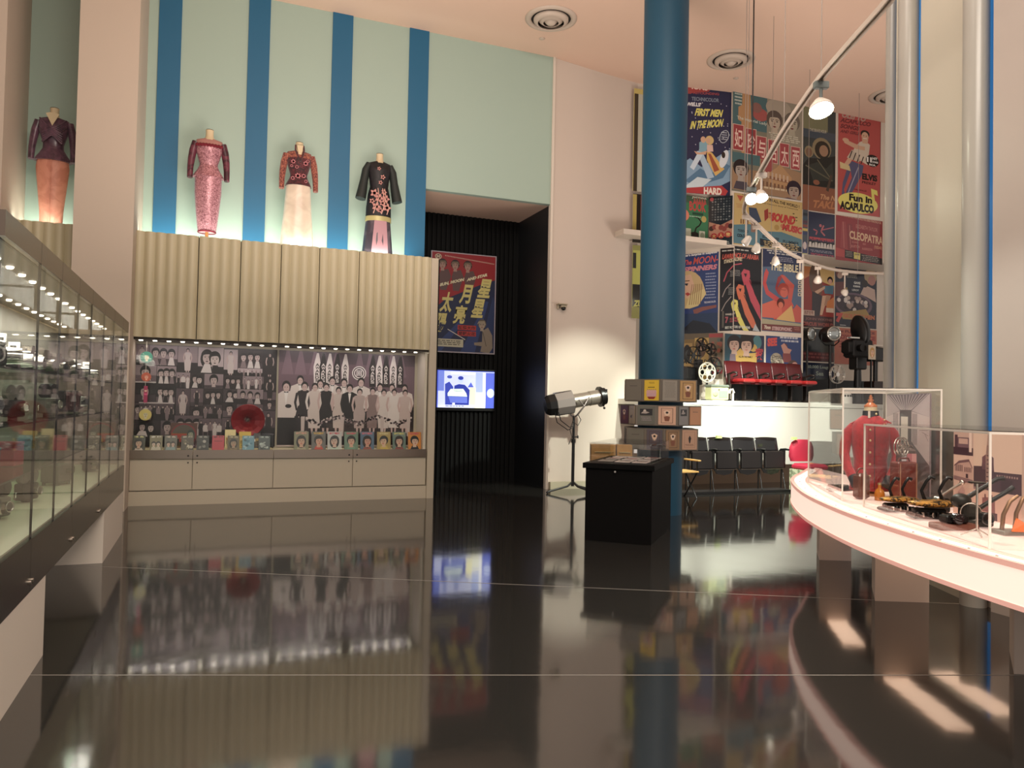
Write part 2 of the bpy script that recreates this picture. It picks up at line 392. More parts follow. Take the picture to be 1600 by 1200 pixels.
# ledge box with the back display case let into it
def flutes():
    segs = [P(px, 480, Y=YF).x for px in (205, 308, 374, 437, 497, 559, 672)]; segs[0] = -1.05; segs = [-5.0, -3.9, -2.8, -1.745]+segs
    z0, z1 = 2.372, HL
    for a, b in zip(segs[:-1], segs[1:]):
        if b <= -1.02 and a >= -1.75: continue
        m_ = MB(); n = max(1, round((b-a)/.135)); st = 10; top, pts = [], []
        for i in range(n*st+1):
            t = i/st; fr = t-math.floor(t); x = a+.006+(b-a-.012)*i/(n*st)
            y = -.044*abs(math.sin(PI*t+.25))**.8; pts.append((x, YF-.02+y))
        pts += [(b-.004, YF+.04), (a+.004, YF+.04)]
        m_.prism(pts, z0, z1); struct(m_.build('wall_fluted', m_flute))
flutes()
sbox('wall_fluted_backing', -5.0, 3.25, YF+.022, YF+.05, 2.375, HL-.01, mat('flute_backing', '#3a342a', .7))  # added dark board, keeps ledge light from showing in the panel seams
sbox('wall_ledge', -5.0, 3.33, YF+.05, YG, 3.70, 3.78, m_white)                # ledge the dresses stand on
sbox('wall_niche', 3.37, 3.40, YF+.0, 14.25, 0, 3.84, m_blk)
sbox('trim_8', 3.255, 3.37, YF-.035, YF+.55, 0, HL-.005, m_cream)              # upright end panel
sbox('wall_base', -5.0, 3.255, YF+.05, YF+.5, 0, .21, m_cream)
sbox('wall_base', -5.0, -1.05, YF, YF+.5, .21, 2.372, m_cream)
sbox('baseboard_back', -1.05, 3.255, YF-.0, YF+.05, 0, .20, m_cream)
# black recess
sbox('wall_recess_back', 3.40, 5.80, 14.25, 14.35, 0, 5.215, m_blk)
sbox('wall_recess_side', 5.725, 5.80, 12.70, 14.25, 0, 5.215, mat('black_paint', '#15171a', .5))
for i in range(24):
    x = 3.46+i*.094; b = MB(); b.box((x, 14.225, 2.6), (.045, .05, 5.2)); struct(b.build('wall_slat', m_blk))
sbox('ceiling_recess', 3.35, 5.80, YG+.12, 14.3, 5.206, 5.30, m_ceil)
# beige piers
a = P(112, 400, Y=11.35).x; b_ = P(207, 400, Y=11.35).x
sbox('wall_pier', a, b_, 11.35, YG, 0, HC, m_beige)
sbox('wall_pier', -3.9, P(5, 200, Y=11.35).x, 11.35, YG, 0, HC, m_beige)
# white wall right of the recess
def wallpoly(name, pts, z0, z1, m_, t=.1):
    for (a, b) in zip(pts[:-1], pts[1:]):
        a, b = Vector(a), Vector(b); d = (b-a).normalized(); n_ = Vector((-d.y, d.x))*t
        q = MB(); q.prism([tuple(a), tuple(b), tuple(b+n_), tuple(a+n_)], z0, z1); struct(q.build(name, m_))
wallpoly('wall_white', [(5.735, 12.675), (6.85, 12.88), (7.757, 13.02)], 0, HC, mat('offwhite_wall_paint', '#c3b6aa', .6))
sbox('trim_9', 5.70, 5.745, 12.64, 12.70, 0, HC, m_white)
sbox('baseboard_white', 5.78, 6.8, 12.60, 12.68, 0, .13, mat('fluted_skirting', '#a9a28c', .4))
# room with the posters
wallpoly('wall_poster_room', [(7.2, 13.05), (9.46, 12.88), (9.68, YW), (14.6, YW)], 4.82, HC, m_white)
sbox('ceiling_shelf', 7.2, 14.6, YW+.02, 14.3, 4.80, 4.90, m_white)
wallpoly('wall_poster_room', [(7.7, 15.2), (9.68, YW), (11.52, YW), (11.53, 13.4), (14.8, 13.4)], 1.6, 4.80, m_white)
b = MB(); b.box((14.05, 12.3, 4.8), (.18, .12, 6.3)); struct(b.build('wall_post', m_white))
# dark band added to darken the wall behind the things on the platform
sbox('wall_dark_band', 9.70, 11.50, YW-.02, YW, 1.68, 2.30, m_dk := mat('dark_band', '#14181c', .6)); sbox('wall_dark_band', 11.54, 14.2, 13.38, 13.40, 1.68, 2.22, m_dk)
# raised platform
m_plat = mat('platform_white', '#d8d6cc', .45)
b = MB(); b.prism([(7.35, 11.98), (14.9, 11.98), (14.9, 13.38), (11.5, 13.38), (11.5, YW-.02), (9.66, YW-.02), (8.0, 14.8), (7.35, 14.8)], 1.575, 1.677)
b.box((11.1, 12.04, 1.02), (7.5, .12, 1.13)); struct(b.build('wall_platform', m_plat))
sbox('baseboard_platform', 7.3, 14.9, 12.88, 12.98, 0, .62, mat('tan_skirting', '#a58a74', .5))
# right side: round pipes and flat panels in front of the blue-lit window
m_pipe = mat('pipe_gloss_paint', '#97948c', .28)
for (l, d, r) in ((3.845, 7.75, .062), (3.735, 7.22, .092), (3.748, 6.17, .098)):
    b = MB(); x, y = LD(l, d); b.cyl((x, y, 0), (x, y, HC), r, n=28); struct(b.build('wall_pipe', m_pipe))
def panel(name, p, q, z0, z1, m_, t=.05):
    a, b = Vector(LD(*p)), Vector(LD(*q)); d = (b-a).normalized(); n_ = Vector((-d.y, d.x))*t; k = MB()
    k.prism([tuple(a), tuple(b), tuple(b+n_), tuple(a+n_)], z0, z1); return struct(k.build(name, m_))
m_pan = mat('grey_green_panel', '#b5b0a0', .4)
panel('wall_panel', (3.72, 7.42), (3.74, 7.30), 0, HC, m_pan)
panel('wall_panel', (3.79, 7.10), (3.76, 6.27), 0, HC, m_pan)
panel('wall_panel', (3.77, 5.98), (4.25, 4.6), .0, HC, mat('warm_grey_panel', '#a0968e', .5))
panel('window_1', (4.15, 8.5), (4.20, 5.4), .12, HC, mat('dusk_glass', '#2a6a9a', .2, emit=.4, ecol='#4a94d8'), .02)
panel('window_frame', (3.86, 7.0), (3.83, 5.7), 0, .12, m_white, .25)
# ceiling diffusers
m_diff = mat('diffuser_paint', '#b8a899', .5); m_dark = mat('vent_dark', '#14110f', .8)
def diffuser(px, py, label):
    p = P(px, py, Z=HC); t = thing('ceiling_diffuser', label, 'air vent', (p.x, p.y, HC-.001))
    b = MB(); b.lathe([(.43, 0), (.43, -.012), (.38, -.035), (.33, -.02), (.33, 0)], n=40); b.build('outer_ring', m_diff, t)
    b = MB(); b.lathe([(.33, -.002), (0, -.003)], n=40); b.build('throat', m_dark, t)
    for r in (.29, .20):
        b = MB(); b.lathe([(r, -.01), (r, -.04), (r-.07, -.085), (r-.075, -.08), (r-.015, -.035), (r-.012, -.01)], n=36); b.build('cone', m_diff, t)
    b = MB(); b.lathe([(.11, -.01), (.11, -.05), (.06, -.1), (0, -.11)], n=28); b.build('centre_disc', m_diff, t)
diffuser(861, 29, 'round ceiling air diffuser left of the blue column')
diffuser(1142, 93, 'round ceiling air diffuser just right of the blue column')
diffuser(1393, 149, 'round ceiling air diffuser partly hidden by the grey pipes')
for px, py, l in ((847, 60, 'small sprinkler cap in the ceiling left of the blue column'), (1150, 122, 'small sprinkler cap in the ceiling right of the blue column')):
    p = P(px, py, Z=HC); b = MB(); b.lathe([(.05, 0), (.05, -.01), (.03, -.02), (0, -.02)], n=18); tag(b.build('sprinkler_cap', m_diff, None, (p.x, p.y, HC-.0005)), l, 'sprinkler')
# access hatch outline omitted detail: thin groove frame
# blue column
b = MB(); b.cyl((0, 0, 0), (0, 0, HC-.001), .325, n=48)
col = b.build('round_column', mat('column_blue', '#0f455d', .5), None, (6.11, 9.53, 0)); struct(col); col.name = 'wall_column'
# ================================================================ BACK DISPLAY CASE
X0, X1 = -1.025, 3.25
m_gl = glass('display_glass', (.96, .975, .965), .012); m_lamp = mat('lamp_lens', '#fff4e0', .3, emit=9, ecol='#fff0d8')
t = thing('display_case', 'long glazed display case built into the cream fluted wall, two black and white murals inside', 'display case', (0, YF, 0))
def bxo(name, x0, x1, y0, y1, z0, z1, m_, par, o=(0, 0, 0), lab=None, bev=0):
    b = MB(); b.box(((x0+x1)/2-o[0], (y0+y1)/2-o[1], (z0+z1)/2-o[2]), (x1-x0, y1-y0, z1-z0), bev=bev); return b.build(name, m_, par, label=lab)
o = (0, YF, 0)
seam = [-1.02, -.205, .903, 2.078, 3.245]
for i in range(4):
    d = bxo('cupboard_door', seam[i]+.006, seam[i+1]-.006, YF, YF+.03, .215, .655, m_cream, t, o)
    kx = seam[i+1]-.06 if i % 2 == 0 else seam[i+1 - 1]+.06
    b = MB(); b.cyl((kx, -.008, .60), (kx, .0, .60), .011, n=12); b.build('lock', m_black, d)
bxo('carcass', X0, X1, YF+.032, YF+.50, .21, .66, m_cream, t, o)
for i in range(4):
    b = MB(); b.box(((seam[i]+seam[i+1])/2, -.012, .72), (seam[i+1]-seam[i]-.006, .035, .125)); d = b.build('steel_rail', m_steel, t)
    kx = seam[i+1]-.06 if i % 2 == 0 else seam[i]+.06
    b = MB(); b.cyl((kx, -.034, .70), (kx, -.028, .70), .013, n=12); b.build('rail_lock', m_black, d)
bxo('case_floor', X0, X1, YF+.04, YF+.50, .70, .775, mat('case_floor', '#d8cfae', .5), t, o)
bxo('case_back', X0, X1, YF+.50, YF+.53, .66, 2.372, m_cream, t, o)
bxo('case_roof', X0, X1, YF+.03, YF+.50, 2.34, 2.372, mat('case_roof', '#57504a', .5), t, o)
bxo('side_light_panel', X1-.05, X1-.01, YF+.03, YF+.5, .78, 2.34, m_white, t, o)
for a, b2 in ((seam[0], seam[2]), (seam[2], seam[4])):
    bxo('glass_door', a+.004, b2-.004, YF+.004, YF+.010, .785, 2.345, m_gl, t, o)
for i in range(24):
    x = X0+.09+i*.182; b = MB(); b.lathe([(.028, 2.34), (.028, 2.332), (.018, 2.327), (0, 2.327)], (x, .14, 0), 12); b.build('downlight', m_lamp, t)
for x in (-.5, .5, 1.5, 2.6): light('case_light', 'AREA', (x, YF+.13, 2.32), 2.6, (1, .86, .86), (x, YF+.42, 1.0), .85, .04)
# ---- mural of the group photograph (drawn in 4.286x zoom coordinates of the picture)
P0, P1 = P(434, 640, Y=YF+.46), P(647, 640, Y=YF+.46)
A_ = Art(P1.x-P0.x, 1.50, (50, 90, 1040, 775), '#6d5560')
A_.rect(50, 90, 1040, 175, '#56454f')
for x in (110, 200, 300, 452, 622, 700, 780, 860, 935): A_.poly([(x-10, 90), (x+10, 90), (x+42, 260), (x-42, 260)], '#7d6470')  # downlight cones painted into the mural's colours
for i, x in enumerate((318, 360, 405, 460, 518, 720, 770, 820, 875, 928)):   # hanging banners
    bt = 320 if i < 5 else 335
    A_.poly([(x-6, 100), (x+8, 100), (x+26, 200), (x+24, bt), (x-22, bt), (x-28, 200)], '#e2d6d4' if i % 2 == 0 else '#241c20')
    for kk, ch in enumerate('AWARDS'):
        A_.text(ch, x-14, 175+kk*23, x+14, 195+kk*23, '#241c20' if i % 2 == 0 else '#e2d6d4', .03)
A_.blob(620, 236, 52, 52, '#e8dede', 28).blob(620, 236, 45, 45, '#4a3b42', 28).blob(620, 236, 38, 38, '#e8dede', 28).blob(620, 236, 30, 30, '#4a3b42', 28)
A_.text('回', 600, 216, 640, 256, '#e8dede', .03)
A_.rect(50, 480, 1040, 775, '#251d22')
W_, K_, S_ = '#ddd0cc', '#1c1619', '#c9aeaa'
for (x, y, h) in ((200, 268, 400), (342, 292, 380), (428, 268, 400), (512, 278, 400), (636, 270, 420), (778, 306, 380), (868, 306, 380), (965, 310, 380)):
    A_.person(x, y, h, W_, K_, S_, '#1d1719', wid=1.25, tie=True)
A_.person(105, 310, 480, W_, K_, S_, '#1d1719', wid=1.15, tie=True)
A_.blob(122, 487, 22, 14, K_)
A_.person(232, 312, 400, '#2b2227', W_, S_, '#1d1719', True, 1.2, '#2b2227')
A_.person(305, 318, 370, '#d5c5c0', W_, S_, '#1d1719', True, 1.2, '#e6dad6')
A_.person(385, 316, 370, '#211a1e', W_, S_, '#1d1719', True, 1.15)
A_.person(474, 342, 340, '#cdbcb6', W_, S_, '#1d1719', True, 1.1)
A_.person(554, 320, 390, K_, K_, S_, '#1d1719', wid=1.15, tie=True)
A_.person(628, 350, 330, '#b9a6a2', W_, S_, '#1d1719', True, 1.2)
A_.person(724, 340, 340, '#8c7674', W_, S_, '#1d1719', True, 1.15)
A_.person(808, 350, 330, '#d8cbc6', W_, S_, '#1d1719', True, 1.25)
A_.person(886, 346, 330, '#e0d5d1', W_, S_, '#1d1719', True, 1.25)
A_.person(970, 350, 330, '#c9b5b1', W_, S_, '#1d1719', True, 1.2)
rn = random.Random(3)
for i in range(150):                                                     # garland of flowers along the front
    x = 190+i*5.6; d = abs(((x-190) % 290)/290-.5)*2; y = 610-55*d+rn.uniform(-14, 14)
    A_.blob(x, y, 9, 8, rn.choice(['#d9c9c6', '#4a3c41', '#8b767a', '#2a2125']), 6, 0, i % 6 == 0)
for x in (225, 505, 800, 1000): A_.poly([(x-14, 560), (x+14, 560), (x+10, 700), (x-10, 700)], '#cbbab6')
A_.rect(50, 765, 1040, 775, '#cbbab6')
A_.c = [tuple(v*.8 for v in c) for c in A_.c]; A_.put('photo_mural', (P0.x, YF+.478, .80), 0, 'black and white mural of dinner guests in white jackets and gowns beneath hanging banners', 'mural')
# ---- collage of portraits on the left
P0, P1 = P(207, 640, Y=YF+.46), P(431, 640, Y=YF+.46)
A_ = Art(P1.x-P0.x, 1.50, (70, 110, 1005, 765), '#1b1418')
rn = random.Random(11)
tones = ['#2a2126', '#4b3d44', '#6f5d64', '#9d8a8f', '#c2b0b3', '#37292f', '#5d4c54']
tiles = [(72,112,160,240),(162,112,340,240),(342,112,470,280),(472,112,640,280),(642,120,735,290),(737,120,905,240),(737,242,905,292),(907,120,1003,290),
 (72,242,210,355),(212,245,335,358),(336,282,425,380),(427,284,515,380),(517,286,642,386),(644,292,770,380),(772,294,905,378),(907,294,1003,370),
 (72,360,210,480),(212,362,332,480),(338,386,428,560),(430,384,513,500),(430,504,513,600),(515,388,640,485),(515,488,640,575),(644,382,770,470),(644,475,735,570),
 (737,382,915,480),(737,482,915,600),(917,294,1003,450),(917,455,1003,520),(72,484,200,592),(110,484,325,590),(72,596,245,700),(247,596,330,700),(332,562,515,700),(490,580,640,700),(642,574,720,680),(722,600,905,700),(907,524,1003,700)]
for i, (x0, y0, x1, y1) in enumerate(tiles):
    bgc = rn.choice(tones); A_.rect(x0, y0, x1, y1, bgc); A_.rect(x0, y0+(y1-y0)*rn.uniform(.55, .8), x1, y1, rn.choice(tones[:3]+['#1f171b']))
    w_, h_ = x1-x0, y1-y0; kind = i % 4; cx, cy = (x0+x1)/2, (y0+y1)/2
    if h_ > 1.3*w_: A_.person(cx, y0+h_*.08, h_*.98, '#2a2024' if i % 2 else '#d3c4c2', '#2a2024', '#cbb2ae', '#171114', True, 1.2)
    elif kind == 0: A_.face(cx, cy-h_*.08, h_*.3, '#cdb8b5', '#1a1316', i % 2, lip='#4c3338', shade='#a48f8f')
    elif kind == 1:
        for q in range(3): A_.face(x0+w_*(.22+.28*q), cy-h_*.1+rn.uniform(-4, 4), h_*.2, '#cdb8b5', '#1a1316', 0, lip='#5c4347', shade='#a48f8f'); A_.poly([(x0+w_*(.1+.28*q), y1), (x0+w_*(.16+.28*q), y0+h_*.62), (x0+w_*(.29+.28*q), y0+h_*.62), (x0+w_*(.35+.28*q), y1)], rn.choice(['#e2d6d4', '#2a2024', '#8f7c80']))
    elif kind == 2:
        n = max(3, int(w_/26))
        for q in range(n): A_.person(x0+w_*(q+.5)/n, y0+h_*rn.uniform(.1, .25), h_*.95, rn.choice(['#e2d6d4', '#2a2024', '#8f7c80']), '#2a2024', '#cbb2ae', '#171114', rn.random() < .5, 1.1)
    else:
        A_.face(x0+w_*.35, cy-h_*.1, h_*.24, '#cdb8b5', '#1a1316', 1, lip='#4c3338', shade='#a48f8f'); A_.face(x0+w_*.66, cy-h_*.04, h_*.24, '#d8c6c2', '#1a1316', 0, lip='#4c3338', shade='#a48f8f')
        A_.poly([(x0+w_*.12, y1), (x0+w_*.25, y0+h_*.66), (x0+w_*.48, y0+h_*.66), (x0+w_*.55, y1)], '#e0d4d2'); A_.poly([(x0+w_*.55, y1), (x0+w_*.58, y0+h_*.7), (x0+w_*.78, y0+h_*.7), (x0+w_*.9, y1)], '#241b1f')
    for (a, b2, c2, d2) in ((x0, y0, x1, y0), (x0, y0, x0, y1)): A_.line([(a, b2), (c2, d2)], 1.6, '#120d10')
for (x, y, r) in ((178, 350, 1),): A_.rect(72, 348, 210, 356, '#d9cccb'); A_.rect(108, 480, 330, 488, '#d9cccb')
A_.c = [tuple(v*.62 for v in c) for c in A_.c]; A_.put('photo_mural', (P0.x, YF+.478, .80), 0, 'collage mural of many black and white portraits and group pictures', 'mural')
# ---- row of magazines on the front step, drawn as 100 x 140 covers
bxo('step_shelf', X0+.01, .89, YF+.10, YF+.26, .777, .80, mat('pale_step', '#b5a988', .5), t, o)
def cover(kind, bgc, skin='#d8b59c', hair='#1c1416', title='#e8e0c0', cloth='#a33', seed=0, sz=(.16, .23), tx=None):
    a = Art(sz[0], sz[1], (0, 0, 100, 140), bgc, .012, .0003)
    if kind == 'face':
        a.poly([(18, 140), (30, 112), (70, 112), (84, 140)], cloth); a.face(50, 74, 33, skin, hair, seed % 2, lip='#c2322e', turn=(seed % 3)-1)
    elif kind == 'two':
        for x in (32, 68): a.poly([(x-22, 140), (x-14, 108), (x+14, 108), (x+22, 140)], cloth); a.face(x, 82, 19, skin, hair, 0, lip='#b04a40')
    elif kind == 'plain': a.lines(14, 50, 86, 60, 2, title, .6, seed)
    elif kind == 'scene':
        rn = random.Random(seed)
        for q in range(9): a.blob(rn.uniform(15, 85), rn.uniform(40, 125), rn.uniform(6, 16), rn.uniform(6, 18), rn.choice([skin, hair, cloth, title]), 9, rn.random()*3)
    if tx: a.text(tx, 12, 6, 88, 22, title, .03)
    a.c = [tuple(v*.72 for v in c) for c in a.c]; return a
names = '影銀國南明藝星'
mags = [(151, 'face', '#5d5238', '#d6b298', '#171012', '#efe9a0', '#d8c8bc', 1, 'green and olive cover'),
 (217, 'face', '#454030', '#d6b298', '#171012', '#efe9a0', '#d8c8bc', 1, 'dark olive cover with one big smiling woman'),
 (244, 'two', '#8c8264', '#e2cbb8', '#2a2222', '#efe9d8', '#cfc6b4', 2, 'grey-green cover with two women side by side'),
 (267, 'two', '#6f6d64', '#e0bfae', '#2a2222', '#efd9c8', '#8fa2a4', 3, 'cover with two people in pale blue'),
 (293, 'scene', '#5b5348', '#cdbfa8', '#2a2222', '#d8cfb8', '#7c7058', 4, 'grey-brown cover with crowded scene'),
 (317, 'scene', '#3c3b3a', '#8d8a84', '#222', '#b8b4ac', '#565452', 5, 'charcoal grey cover beside the pinkish red one'),
 (341, 'plain', '#c63a4a', '#c63a4a', '#201013', '#3a0d14', '#c63a4a', 6, 'plain pinkish red cover'),
 (365, 'face', '#6e6148', '#b79c82', '#1c1512', '#d8c8a0', '#8c7a5c', 7, 'brown cover with a curly-haired woman'),
 (388, 'scene', '#6fa0b4', '#a9c8d2', '#30586a', '#cfe4ea', '#4b7f96', 8, 'light blue cover with brush-drawn figures'),
 (413, 'scene', '#4f5a5c', '#aab4b0', '#20282a', '#c8d4d0', '#66767a', 9, 'blue-grey cover at the right end')]
for px, kd, bgc, sk, hr, ti, cl, sd, lb in mags:
    if px < 205: continue
    a = cover(kd, bgc, sk, hr, ti, cl, sd, (.165, .21), tx='銀 色' if sd % 2 else '南 國'); x = P(px, 690, Y=YF+.09).x
    ob = a.build('film_magazine', print_mat(), None, (x-.083, YF+.07, .777)); ob.rotation_euler = (-.16, 0, 0)
    tag(ob, 'step magazine, '+lb, 'magazine', 'magazines along the left step')
mags2 = [(471, '#8b8a70', '#d6ae94', '#1a1214', '#e0a08c', '#b0a890', 1, 'grey-green cover and a woman with short curly hair'), (498, '#6c6a66', '#d9a890', '#1c1414', '#e0b040', '#c24a3c', 2, 'grey cover, woman in orange-red'),
 (523, '#c9c8c4', '#d9b8a8', '#1c1414', '#d0485a', '#c0d0c4', 3, 'white cover with red lettering'), (549, '#6f8a76', '#dcb29a', '#1c1414', '#e05a6a', '#7a9a86', 4, 'green cover and a woman with a fringe'),
 (574, '#57708a', '#d29c88', '#1c1212', '#d86a7c', '#9c5a50', 5, 'blue-grey cover filled with a large face'), (600, '#b39a5c', '#dcb89a', '#1c1414', '#d8c890', '#d0b458', 6, 'mustard yellow cover'),
 (624, '#6a8076', '#d8b29c', '#201618', '#d8d070', '#8c4a48', 7, 'teal-grey cover and long-haired woman'), (648, '#d58a3c', '#e0bca4', '#141012', '#d05068', '#2a2a30', 8, 'orange cover, last at the right')]
m_acr = glass('acrylic', (.97, .97, .97), .05)
for px, bgc, sk, hr, ti, cl, sd, lb in mags2:
    a = cover('face', bgc, sk, hr, ti, cl, sd, (.215, .275), tx='南國電影' if sd % 2 else '銀河畫報'); x = P(px, 685, Y=YF+.12).x
    ob = a.build('film_magazine', print_mat(), None, (x-.107, YF+.11, .777)); ob.rotation_euler = (-.14, 0, 0)
    tag(ob, 'magazine below the group mural, '+lb, 'magazine', 'magazines below the group mural')
# ---- objects on the step
def at_case(px, z, y=.22): return (P(px, 680, Y=YF+y).x, YF+y, z+.002)
# gramophone with red horn
x, y, z = at_case(386, .777, .37); t = thing('gramophone', 'old record player with a big dark red petal horn', 'gramophone', (x, y, z))
b = MB(); b.box((0, 0, .09), (.30, .16, .15), bev=.02); b.box((0, 0, .012), (.32, .18, .024)); b.build('cabinet', mat('dark_wood', '#2c1812', .35), t)
b = MB(); b.lathe([(.08, .166), (.08, .176), (0, .177)], n=28); b.build('turntable', m_black, t)
b = MB(); b.tube([(.1, .06, .17), (.12, .08, .3), (.06, .06, .38), (0, .02, .43)], [.02, .02, .025, .03], 10); b.build('tone_arm', m_steel, t)
hb = MB(); N_ = 12; prof = [(.03, 0), (.06, .06), (.11, .11), (.17, .145), (.235, .165)]; rings = []
for r, q in prof: rings.append([Vector((r*math.cos(2*PI*j/N_), -q, .43+r*math.sin(2*PI*j/N_)*1.0)) for j in range(N_)])
hb.loft(rings, smooth=False, caps=False); rings2 = [[v+Vector((0, -.004, 0)) for v in r] for r in rings]; hb.loft(rings2[::-1], smooth=False, caps=False)
hb.ring((0, -.167, .43), (0, 1, 0), .235, .008, 24, 6); hb.build('horn', mat('horn_red', '#7e0c18', .2, .3), t)
# painted round tin and oval panel
x, y, z = at_case(287, .80, .228)
t = thing('painted_shield', 'big round-topped painted tin with red and yellow scenes, left of the bead heap', 'tin', (x, y, z))
A_ = Art(.36, .36, (0, 0, 100, 100), '#5a3f38', .03); A_.blob(50, 50, 48, 48, '#7f3238', 30).blob(50, 50, 43, 43, '#575048', 30).rect(4, 42, 62, 98, '#8c5a2e').rect(6, 45, 60, 70, '#a04038').rect(6, 66, 60, 96, '#7c6430')
for q in range(6): A_.person(12+q*9, 58, 36, random.choice(['#d8b040', '#3c2c28', '#b0483c']), '#2a1c18', '#c89878', '#1c1412')
A_.face(76, 45, 13, '#9ca08c', '#3a4440'); A_.put('painted_face', (-.18, 0, 0), parent=t)
b = MB(); b.ring((0, .016, .18), (0, 1, 0), .168, .011, 32, 8); b.build('rim', mat('rose_enamel', '#8c5058', .3), t)
x, y, z = at_case(307, .80, .165); b = MB(); rn = random.Random(5)
for i in range(34):
    a_ = rn.random()*6.28; r_ = rn.random()**.6*.22; h_ = .03+.10*(1-r_/.24)*rn.random(); s_ = rn.uniform(.015, .035)
    b.lathe([(s_, 0), (s_*1.1, h_*.5), (0, h_+.03)], (r_*math.cos(a_), r_*.13*math.sin(a_), 0), 5, smooth=False)
tag(b.build('beaded_headdress', mat('crystal_silver', '#d8c8d0', .12, .9), None, (x, y, z)), 'heap of glittering silver beadwork in front of the painted tin', 'headdress')
for px, w_, h_, yy, bgc, lb in ((360, .15, .27, .145, '#d8c890', 'cream picture card with yellow figures, behind the yellow square sleeve'), (383, .17, .24, .13, '#c8a840', 'square yellow record sleeve with small figures'),
                       (402, .10, .22, .13, '#3a3234', 'narrow card of two framed black and white pictures beside the yellow sleeve'), (341, .12, .06, .145, '#c8b0a8', 'low pale open booklet next to the yellow sleeve')):
    A_ = Art(w_, h_, (0, 0, 100, 100), bgc, .01); rn = random.Random(px)
    if px == 401:
        for q in (0, 1): A_.rect(14, 8+q*48, 86, 46+q*48, '#cfc4c0'); A_.face(50, 26+q*48, 15, '#b8a8a4', '#1c1416')
    elif px != 344:
        for q in range(5): A_.person(18+q*16, 30+rn.uniform(-6, 6), 45, rn.choice(['#f0e8d8', '#a07820', '#d8b878']), '#6c5a30', '#e0c098', '#4a3018')
        A_.lines(15, 80, 85, 92, 2, '#7c5c20', .5, px)
    x, y, z = at_case(px, .80, yy); ob = A_.put('picture_card', (x-w_/2, y, z), 0, lb, 'picture card'); ob.rotation_euler = (-.12 if px != 344 else -1.0, 0, 0)
x, y, z = at_case(418, .777, .35); t = thing('television_set', 'small dark boxy television at the right of the step', 'television', (x, y, z))
b = MB(); b.box((0, .04, .12), (.2, .16, .22), bev=.02); b.build('casing', mat('dark_grey_plastic', '#26262a', .4), t)
b = MB(); b.box((-.01, -.045, .125), (.15, .012, .15), bev=.006); b.build('screen', mat('crt', '#1c2224', .1), t)
# hanging round fans
for px, py, r, c1, lb in ((229, 558, .082, '#4a8c78', 'round green fan with a pale head, hanging uppermost'), (228.5, 589, .065, '#b4553c', 'round orange-red fan, second down on the string'), (227.5, 616, .06, '#a03058', 'magenta paper doll, third down on the string'), (227, 648, .082, '#c8b870', 'round cream and yellow fan, lowest on the string')):
    p = P(px, py, Y=YF+.3); A_ = Art(2*r, 2*r, (0, 0, 100, 100), c1, .004); A_.v = []; A_.f = []; A_.m = []; A_.s = []; A_.c = []
    A_.add([(r+r*math.cos(2*PI*j/28), 0, r+r*math.sin(2*PI*j/28)) for j in range(28)]+[(r+r*math.cos(2*PI*j/28), .006, r+r*math.sin(2*PI*j/28)) for j in range(28)], [list(range(28)), list(range(55, 27, -1))]+[[j, j+28, (j+1) % 28+28, (j+1) % 28] for j in range(28)], 0, False, lin(c1))
    if r == .06: A_.v = []; A_.f = []; A_.m = []; A_.s = []; A_.c = []; A_.box((r, .002, r), (.05, .006, .24)); A_.c = [lin(c1)]*6; A_.fr = (0, 0, 100, 100); A_.blob(50, 6, 14, 16, '#d8b0a0'); A_.rect(34, 40, 66, 60, '#d05080')
    else: A_.face(52, 48, 26, '#c8c0a0' if r > .07 else '#e0a088', c1, 0, lip='#8c4038')
    A_.put('paper_fan', (p.x-r, YF+.3, p.z-r), 0, lb+' inside the back case', 'fan', 'fans on the hanging string')
p = P(229, 545, Y=YF+.31); b = MB(); b.cyl((0, 0, -.80), (0, 0, 2.335-p.z), .003, n=6); b.cyl((0, 0, .02), (0, 0, 2.335-p.z), .010, n=8)
tag(b.build('hanging_string', m_white, None, (p.x, YF+.312, p.z)), 'white string carrying the round fans inside the back case', 'string')
# ================================================================ DRESSES ON THE LEDGE
m_bust = mat('bust_linen', '#cdbb98', .7); m_turned = mat('turned_wood', '#b07844', .4)
def ring_pts(cx, cy, z, rx, ry, n=28, fold=0, ph=0, k=9, tilt=0):
    return [Vector((cx+rx*(1+fold*math.sin(k*a+ph))*math.cos(a), cy+ry*(1+fold*math.sin(k*a+ph))*math.sin(a)*(1.0 if math.sin(a) < 0 else .8), z+tilt*math.cos(a))) for a in [2*PI*i/n for i in range(n)]]
def loft_secs(secs, n=28, m=0, fold=0, caps=True, b=None):
    b = b or MB(); b.loft([ring_pts(s[3] if len(s) > 3 else 0, s[4] if len(s) > 4 else 0, s[0], s[1], s[2], n, fold*(s[5] if len(s) > 5 else 1)) for s in secs], m, True, caps); return b
TORSO = [(1.02, .165, .11), (1.08, .125, .09), (1.15, .118, .085), (1.24, .145, .10), (1.32, .168, .125), (1.38, .172, .12), (1.44, .180, .095), (1.475, .165, .075), (1.495, .09, .06)]
